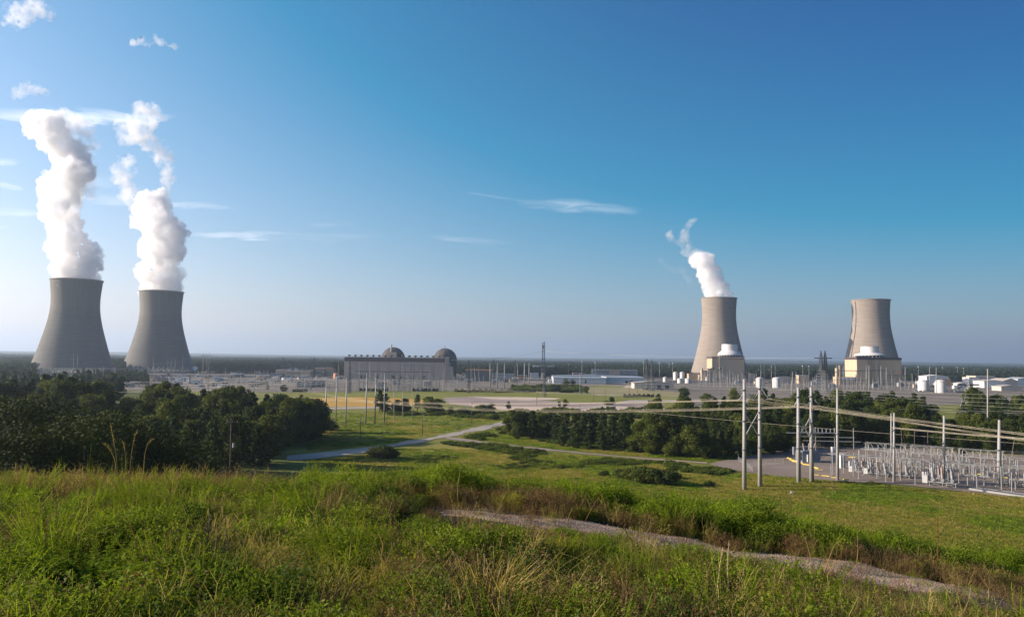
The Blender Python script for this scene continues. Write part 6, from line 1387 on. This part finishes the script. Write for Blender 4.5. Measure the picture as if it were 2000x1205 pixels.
def weed_k(seed, mat, stems=7, h=.7, leaf=.07, lw=.016, per=26, r=.16, lean=.2, up=.5, name='leafy_weed', arch=0.0, fine=1):
    r_ = np.random.default_rng(seed); V = []; F = []
    for s in range(stems):
        a = r_.uniform(0, 6.28); q = r*r_.random(); bx, by = q*math.cos(a), q*math.sin(a); hh = h*r_.uniform(.6, 1.1); l = lean*hh*r_.uniform(.3, 1.2)
        def pt(t_): return np.array([bx+l*math.cos(a)*t_**1.3, by+l*math.sin(a)*t_**1.3, hh*(t_-arch*t_*t_)])
        prev = pt(0)
        for i in range(6):
            p = pt((i+1)/6); b0 = len(V); ww = .004; V += [tuple(prev-[ww, 0, 0]), tuple(prev+[ww, 0, 0]), tuple(p+[ww*.6, 0, 0]), tuple(p-[ww*.6, 0, 0])]; F.append((b0, b0+1, b0+2, b0+3)); prev = p
        for i in range(per):
            t_ = .12+.88*(i+r_.random())/per; c = pt(t_); az_ = i*2.4+r_.normal(0, .4)
            for ff in range(fine):
                az2 = az_+ff*2.1; ll = leaf*r_.uniform(.6, 1.2)*(1.15-.75*t_**2); d = np.array([math.cos(az2), math.sin(az2), up*r_.uniform(.2, 1.6)]); d /= np.linalg.norm(d); sd_ = np.cross(d, [0, 0, 1.0]); sd_ = sd_/(np.linalg.norm(sd_)+1e-6)*lw*ll/leaf
                b0 = len(V); m_ = c+d*ll*.45; e = c+d*ll-np.array([0, 0, ll*.25]); V += [tuple(c), tuple(m_+sd_), tuple(e), tuple(m_-sd_)]; F.append((b0, b0+1, b0+2, b0+3))
    return np_mesh(name, V, F, M[mat])
def twig_k(seed, mat, stems=9, h=.7, r=.15, seeds=20, name='dry_stems'):
    r_ = np.random.default_rng(seed); V = []; F = []
    def seg(p, q, w_):
        b0 = len(V); a = r_.uniform(0, 3.14); s = np.array([math.cos(a), math.sin(a), 0])*w_; V.extend([tuple(p-s), tuple(p+s), tuple(q+s*.6), tuple(q-s*.6)]); F.append((b0, b0+1, b0+2, b0+3))
    for s in range(stems):
        a = r_.uniform(0, 6.28); p = np.array([r*math.cos(a)*r_.random(), r*math.sin(a)*r_.random(), -.02]); d = np.array([.25*math.cos(a), .25*math.sin(a), 1]); hh = h*r_.uniform(.5, 1.1); n = 5
        for i in range(n):
            q = p+d*hh/n+r_.normal(0, .02, 3); seg(p, q, .0045); p = q
            for b_ in range(2 if i > 0 else 0):
                e = p+np.array([r_.normal(0, .1), r_.normal(0, .1), r_.uniform(.05, .16)]); seg(p, e, .003)
                for k in range(3):
                    c = e+r_.normal(0, .022, 3); b0 = len(V); z = .009; V.extend([tuple(c+[-z, 0, 0]), tuple(c+[0, -z, z*.4]), tuple(c+[z, 0, 0]), tuple(c+[0, z, z])]); F.append((b0, b0+1, b0+2, b0+3))
    return np_mesh(name, V, F, M[mat])
K = [
 grass_k(1, 'g_mid', 90, .25, .36, lean=.6), grass_k(2, 'g_olive', 110, .25, .38, .004, .6), grass_k(3, 'g_tan', 80, .22, .42, .004, .5), grass_k(4, 'g_bright', 70, .22, .34, lean=.6),            # 0-3
 weed_k(5, 'g_bright', 13, .6, .08, .021, 26, .28, .35, .35), weed_k(6, 'g_mid', 14, .55, .075, .021, 24, .3, .4, .3), weed_k(7, 'g_dark', 16, .48, .065, .022, 22, .32, .45, .2),           # 4-6
 weed_k(8, 'g_bright', 16, .8, .07, .009, 46, .16, .55, .7, 'feathery_weed', fine=2), weed_k(9, 'g_mid', 16, .75, .07, .009, 46, .2, .65, .6, 'feathery_weed', fine=2),   # 7-8
 twig_k(10, 'g_brown', 11, .62), twig_k(11, 'g_red', 12, .5), twig_k(12, 'g_tan', 9, .7),                                                    # 9-11
 grass_k(13, 'g_tan', 190, .1, .62, .0045, 1.0, .55), grass_k(14, 'g_olive', 200, .12, .6, .0045, 1.0, .6),                                 # 12-13
 weed_k(15, 'g_dark', 14, .42, .06, .03, 22, .3, .5, .3, 'broadleaf_weed'), grass_k(16, 'g_mid', 40, .2, .55, .006, .6, .3), weed_k(17, 'g_olive', 10, .6, .055, .013, 34, .25, .35, .4),   # 14-16
 grass_k(18, 'g_brown', 70, .22, .42, .004, .4, .2), grass_k(19, 'g_tan', 26, .12, .22, .004, .6, .2)]
def shrub_k(seed, mat, n, r, h, ls):
    r_ = np.random.default_rng(seed); lobes = [(r_.uniform(-r, r)*.6, r_.uniform(-r, r)*.6, h*r_.uniform(.25, .75), r*r_.uniform(.28, .5), r_.uniform(.8, 1.3)) for _ in range(9)]
    P, d = crown_points(lobes, n, r_); P = P[P[:, 2] > -.05]; V, F = leaf_quads(P, r_.normal(0, 1, P.shape)+np.array([0, 0, .7]), ls, r_, .45); return np_mesh('leafy_shrub', V, F, M[mat])
K += [shrub_k(20, 'g_bright', 3400, .5, .55, .022), shrub_k(21, 'g_mid', 3600, .55, .55, .02), shrub_k(22, 'g_dark', 3800, .6, .6, .02), shrub_k(23, 'g_brown', 2000, .5, .5, .018), shrub_k(24, 'g_olive', 2600, .5, .5, .022), shrub_k(25, 'g_mid', 2600, .5, .8, .02)]   # 19-24                                        # 17-18
def zone(X, Y, px):
    """plant mix by place: returns list of (kind, weight), height factor, keep probability"""
    pc = path_c(X); d = Y-pc; n1_ = float(fnoise(X, Y, 3.2, 11)); n2_ = float(fnoise(X, Y, 1.3, 12)); n3_ = float(fnoise(X, Y, 6.5, 13))
    on = X > -2.4
    if on and abs(d) < 1.45+.3*n2_: return [(18, 4), (0, 1), (9, 2.5), (11, 1)], .55, (.10+.16*max(0, n2_)+(.35 if X < 1.5 else 0)+.5*max(0, min(1, (X-7)/3))+(.30 if abs(d) < .28 else 0))
    if d >= 1.2 and d < 2.9+1.2*n1_ and X > -9: return [(17, 3), (10, 1.6), (9, 3), (2, 1.2), (11, 1.2), (1, 2), (5, 1), (16, .8), (22, 2), (23, 1.5)], .8, .85
    if d >= 2.5 or Y > 20:
        if px > 620+60*n1_ or X > -3: return ([(4, 4), (7, 1.6), (3, 1), (5, 2), (19, 2.2), (20, 2), (24, 1), (21, .6)] if n2_ > -.35 else [(5, 2), (6, 3), (21, 3.5), (20, 2), (9, .6)]), 1.08+.3*n2_, .8
        return [(17, 2), (9, 2.5), (11, 2.5), (1, 2.5), (16, 1.5), (5, 1.3), (2, 1.2), (7, .3), (22, 1.6), (23, 2), (20, .6)], .95, .9
    hf = 1.0+.22*n2_+.1*n1_
    if on and d > -4.5 and X > -1.5: return [(0, 1.5), (1, 2.5), (3, 1), (5, 2), (9, 1.6), (18, 2), (20, .8), (22, .7), (4, 1), (11, .8), (17, 1)], max(.22, .30+.22*max(0, (-d-1.5)/3)+.12*n1_), .75
    if on and d > -6 and X > -3: hf = .62
    if px < 640 and n2_ > .62 and Y > 6: return [(7, 2), (8, 4), (4, 1.5), (1, 1.5), (16, .6), (9, 1)], hf, .8
    if 380 < px < 1250 and Y < 13.5 and n2_ < -.45: return [(12, 4), (13, 3), (2, 1), (1, 1), (9, .6)], hf, .7
    if n1_ > .3: return [(5, 3), (4, 2.6), (0, .6), (16, .8), (8, .7), (14, 1.4), (7, 1), (19, 1.0), (20, 1.0), (24, .8), (1, 2), (9, 1.4), (11, .8)], hf, 1
    if n1_ < -.5: return [(9, 3), (10, .8), (17, 1.2), (11, 1), (6, 2), (1, 1), (5, 1), (22, 2.5), (23, 1.5), (21, 1)], hf, 1
    if n3_ > .25: return [(1, 2), (13, 1.6), (12, .9), (2, .9), (16, .8), (5, 2), (4, 1.4), (7, .5), (14, .8), (23, 1.6), (19, .5), (20, .5), (9, 1.5), (11, 1.2)], hf, 1
    return [(0, .8), (5, 2), (4, 1), (6, 1.6), (14, 1.2), (16, .8), (9, 1.6), (8, .6), (1, 2.4), (20, .9), (21, .9), (23, 1.2), (22, 1.2), (24, .6), (17, 1), (2, 1), (11, 1), (13, .6)], hf, 1
pts = []; scl = []; idx = []
FE = [(165, 9.0, .75), (95, 12.5, .6), (30, 17, .6), (408, 12.2, .6), (520, 11.4, .55), (690, 9.3, .55), (620, 8.6, .5), (950, 8.8, .6), (1030, 8.4, .5), (470, 10, .5), (370, 17.5, .6), (640, 14.2, .6), (500, 16, .5), (1540, 13.4, .6), (1110, 10.6, .5)]
FE = [((q_[0]-1000)/FPX*q_[1], q_[1], q_[2]) for q_ in FE]
def try_put(X, Y):
    for fx_, fy_, fr_ in FE:
        if abs(X-fx_*Y/fy_) < fr_ and -2.2*fr_ < Y-fy_ < fr_*.8: return
    px, py = proj((X, Y, float(tz(X, Y))+.3))
    if px < -140 or px > 2140 or py > 1330: return
    mixk, hf, keep = zone(X, Y, px)
    if rng.random() > keep: return
    ws = np.array([m_[1] for m_ in mixk], float); k = mixk[int(rng.choice(len(mixk), p=ws/ws.sum()))][0]
    s = rng.uniform(.72, 1.25)*hf; wd = (.85+.3*rng.random())*max(hf, .6)*rng.uniform(.9, 1.2)
    if k in (12, 13): wd *= .9
    pts.append((X, Y, float(tz(X, Y))-.02)); scl.append((wd, wd, s)); idx.append(k)
for (y0, y1, dens) in ((4.5, 9, 26), (9, 16, 17), (16, 22, 16), (22, 33, 13)):
    area = .5*(y1**2-y0**2)*1.5+2*(y1-y0); n = int(area*dens)
    Ys = np.sqrt(rng.uniform(y0**2, y1**2, n)); U = rng.uniform(-.74, .74, n)
    for Y, u in zip(Ys, U): try_put(float(u*Y), float(Y))
n = len(pts); print('hill plants', n)
def mirror(lst): return lst
gn_scatter('wild_grass', pts, scl, rots(n, .09), idx, K, 'dense wild grass and weeds covering the hill top')
# single plants one can pick out
def feature(name, ob, px, py, Y, s, label, cat='plant', group=None, rz=0.0, tilt=(0, 0)):
    P = PY(px, py, Y); o = ob; col.objects.link(o) if o.name not in col.objects else None
    o.name = name; o.location = (P.x, Y, float(tz(P.x, Y))-.03); o.scale = s if hasattr(s, '__len__') else (s, s, s); o.rotation_euler = (tilt[0], tilt[1], rz); return tag(o, label, cat, group)
def nolink(o):
    return o
feature('feathery_bush', weed_k(41, 'g_bright', 46, 1.0, .085, .011, 80, .12, 1.0, .5, 'feathery_bush', .35, 2), 165, 1150, 9.0, (1.15, 1.15, 1.0), 'bright green feathery bush spreading wide in the lower left corner')
feature('feathery_bush', weed_k(42, 'g_bright', 34, 1.2, .08, .012, 70, .12, .5, .8, 'feathery_bush', .1, 2), 95, 1060, 12.5, 1.0, 'upright feathery green bush above the spreading one on the left')
feature('feathery_bush', weed_k(43, 'g_bright', 28, 1.1, .08, .014, 60, .1, .6, .8, 'feathery_bush', .15, 2), 30, 980, 17, 1.2, 'feathery green bush at the left edge of the hill')
for i, (px, py, Y, s, m_, lb) in enumerate(((408, 1075, 12.2, 1.15, 'g_tan', 'golden arching grass clump left of centre'), (520, 1095, 11.4, 1.0, 'g_tan', 'reddish tan arching grass clump right of the golden one'), (690, 1160, 9.3, 1.0, 'g_olive', 'soft olive grass mound at the bottom, left of centre'), (620, 1180, 8.6, .9, 'g_tan', 'pale drooping grass mound at the bottom left of centre'), (950, 1170, 8.8, 1.15, 'g_tan', 'broad golden grass mound at the bottom centre'), (1030, 1185, 8.4, .9, 'g_olive', 'olive grass mound right of the broad golden one'), (470, 1130, 10, .9, 'g_olive', 'fine olive grass mound below the golden clumps'))):
    feature('arching_grass', grass_k(50+i, m_, 620, .16, .62, .0055, 1.1, .62), px, py, Y, (s*1.45, s*1.45, s*1.15), lb, 'grass clump', 'arching grass clumps')
feature('leafy_bush', weed_k(60, 'g_mid', 34, .8, .06, .022, 30, .3, .5, .3, 'leafy_bush'), 370, 990, 17.5, 1.15, 'dark leafy bush in the brown grass on the left')
feature('leafy_bush', weed_k(61, 'g_dark', 44, .8, .05, .016, 34, .5, .5, .3, 'leafy_bush'), 640, 1030, 14.2, 1.1, 'dark grey green bush left of the gravel path')
feature('leafy_bush', weed_k(62, 'g_bright', 26, .8, .06, .02, 30, .3, .4, .4, 'leafy_bush'), 500, 1000, 16, 1.0, 'bright yellow green bush between two dark ones')
feature('leafy_bush', weed_k(63, 'g_bright', 30, .6, .055, .02, 30, .3, .5, .3, 'leafy_bush'), 1540, 1150, 13.4, 1.0, 'bright round bush on the near edge of the gravel path')
feature('leafy_bush', weed_k(64, 'g_bright', 24, .55, .05, .02, 30, .3, .5, .3, 'leafy_bush'), 1110, 1120, 10.6, .9, 'bright leafy bush just left of the path at the bottom')
def spike(seed, mat, h, n=1, spread=.06, name='tall_weed'):
    return weed_k(seed, mat, n, h, .075, .02, 52, spread, .06, .9, name)
for i, (px, py, Y, h, m_, lb) in enumerate(((173, 925, 24, 1.6, 'g_bright', 'tall pointed green weed on the left skyline of the hill'), (112, 925, 23, 1.2, 'g_bright', 'green weed at the far left of the skyline'), (213, 925, 25, 1.3, 'g_bright', 'green weed on the skyline right of the tallest one'), (243, 925, 25, 1.2, 'g_bright', 'green weed on the skyline below the straw stalks'), (615, 930, 25, 1.1, 'g_bright', 'pale green weed on the crest before the access road'),
      (598, 1020, 16, 1.3, 'g_bright', 'pair of yellow green spires left of centre'), (592, 1020, 15.6, 1.1, 'g_bright', 'shorter yellow green spire beside the pair'), (1690, 1140, 13, .95, 'g_bright', 'pointed green weed on the right side of the path'), (1718, 1150, 12.6, .8, 'g_bright', 'small pointed weed right of the taller one by the path'), (900, 1130, 10.5, .8, 'g_bright', 'upright leafy weed before the start of the path'))):
    feature('tall_weed', spike(70+i, m_, h, 3 if i < 5 else 2), px, py, Y, 1.0, lb, 'weed', 'tall green weeds')
def stalk(name, pts_px, Y, w0, mat, label, group=None, seeds=0, cat='stalk'):
    r_ = np.random.default_rng(int(abs(pts_px[0][0]))); P3 = [PY(x, y, Y) for x, y in pts_px]; P3[0].z = float(tz(P3[0].x, Y))-.03
    pts3 = []
    for i in range(len(P3)-1):
        for k in range(5): pts3.append(P3[i].lerp(P3[i+1], k/5))
    pts3.append(P3[-1]); 
    for _ in range(2): pts3 = [pts3[0]]+[(a+b_*2+c)/4 for a, b_, c in zip(pts3, pts3[1:], pts3[2:])]+[pts3[-1]]
    mb = MB(); n = len(pts3)
    for i in range(n-1): mb.tube(pts3[i], pts3[i+1], w0*(1-.7*i/n), w0*(1-.7*(i+1)/n), 5, False)
    for k in range(seeds):
        t_ = 1-.38*r_.random()**.8; p = pts3[min(n-1, int(t_*(n-1)))]; d = Vector(r_.normal(0, 1, 3)); d.z = abs(d.z)*.8; d = d.normalized()*r_.uniform(.02, .07)*(Y/16); s = d.cross(Vector((0, 0, 1))).normalized()*.006*(Y/12)
        mb.add([p, p+d*.5+s, p+d, p+d*.5-s], [(0, 1, 2, 3)])
    o = mb.build(name, M[mat]); return tag(o, label, cat, group)
SG = 'tall straw stalks on the skyline'
for p_, lb in ((((236, 925), (228, 895), (220, 850), (216, 827)), 'tallest straight straw stalk on the left skyline'), (((232, 925), (226, 900), (214, 876), (199, 864)), 'straw stalk bending left on the skyline'), (((252, 925), (256, 890), (262, 855), (269, 839)), 'straw stalk leaning right with a plumed tip'), (((280, 925), (282, 890), (288, 865), (302, 856)), 'straw stalk hooked over to the right'), (((246, 925), (246, 895), (242, 870), (239, 862)), 'short thin stalk between the taller straw ones')):
    stalk('straw_stalk', p_, 23, .016, 'g_tan', lb, SG, 40)
for p_, Y, m_, w_, sd_, lb in ((((1396, 1215), (1400, 1160), (1405, 1110), (1412, 1068)), 9.5, 'g_straw', .011, 190, 'pale seeded stalk standing before the gravel path'), (((1432, 1200), (1424, 1150), (1420, 1105), (1424, 1055)), 10.3, 'g_straw', .009, 120, 'second pale seeded stalk right behind the first'), (((1366, 1200), (1372, 1150), (1368, 1100)), 9.8, 'g_brown', .009, 10, 'dark brown stalk left of the pale seeded one'),
      (((1590, 1160), (1608, 1120), (1625, 1075), (1634, 1058)), 12, 'g_tan', .008, 14, 'long tan stalk crossing the gravel path'), (((1590, 1080), (1575, 1055), (1560, 1030)), 17, 'g_tan', .01, 8, 'tan stalk leaning left beyond the path'), (((1100, 1040), (1110, 1010), (1118, 990)), 17, 'g_tan', .008, 14, 'thin tan stalk at the left end of the path'), (((440, 1205), (446, 1160), (450, 1120), (462, 1080)), 9.2, 'g_bright', .009, 20, 'bent bright stem in the lower left'), (((895, 1010), (893, 960), (900, 910)), 19, 'g_tan', .01, 20, 'tan stalk before the left end of the path'), (((1140, 1010), (1160, 985), (1176, 962)), 19, 'g_red', .01, 14, 'reddish stalk in the brown band beyond the path'),
      (((1830, 1100), (1832, 1060), (1831, 1005)), 20, 'g_red', .014, 70, 'rusty seeded stalk on the right bank'), (((1672, 1110), (1676, 1075), (1674, 1040)), 18, 'g_tan', .01, 20, 'dry tan stalk in the right brown band'), (((505, 1200), (498, 1175), (500, 1140)), 8.6, 'g_straw', .011, 10, 'white split stem near the lower left bottom')):
    stalk('dry_stalk', p_, Y, w_, m_, lb, 'dry stalks on the hill', sd_)
# pebbles and a pale stone
rb_ = []
for s in range(3):
    v, f = ico(1); v = v*np.array([1, .8, .6])*(1+np.random.default_rng(s).normal(0, .14, (len(v), 1))); rb_.append(np_mesh('pebble', v, f, plain('pinkish_stone', (.31, .235, .18), .9)))
pts = []; scl = []
for _ in range(2600):
    X = rng.uniform(-4, 15); y = path_c(X)+rng.normal(0, .95); s = rng.uniform(.006, .02); pts.append((X, y, float(tz(X, y))+.05)); scl.append((s, s, s))
n = len(pts); gn_scatter('path_gravel', pts, scl, rots(n, .4), rng.integers(0, 3, n), rb_, 'loose pebbles on the gravel path')
o = np_mesh('pale_stone', IV*np.array([.14, .09, .06])*(1+np.random.default_rng(5).normal(0, .06, (len(IV), 1))), IF, M['concrete'], True); P = PY(848, 1185, 8.5); o.location = (P.x, 8.5, float(tz(P.x, 8.5))+.05); tag(o, 'small pale stone lying in the grass at the bottom', 'stone')
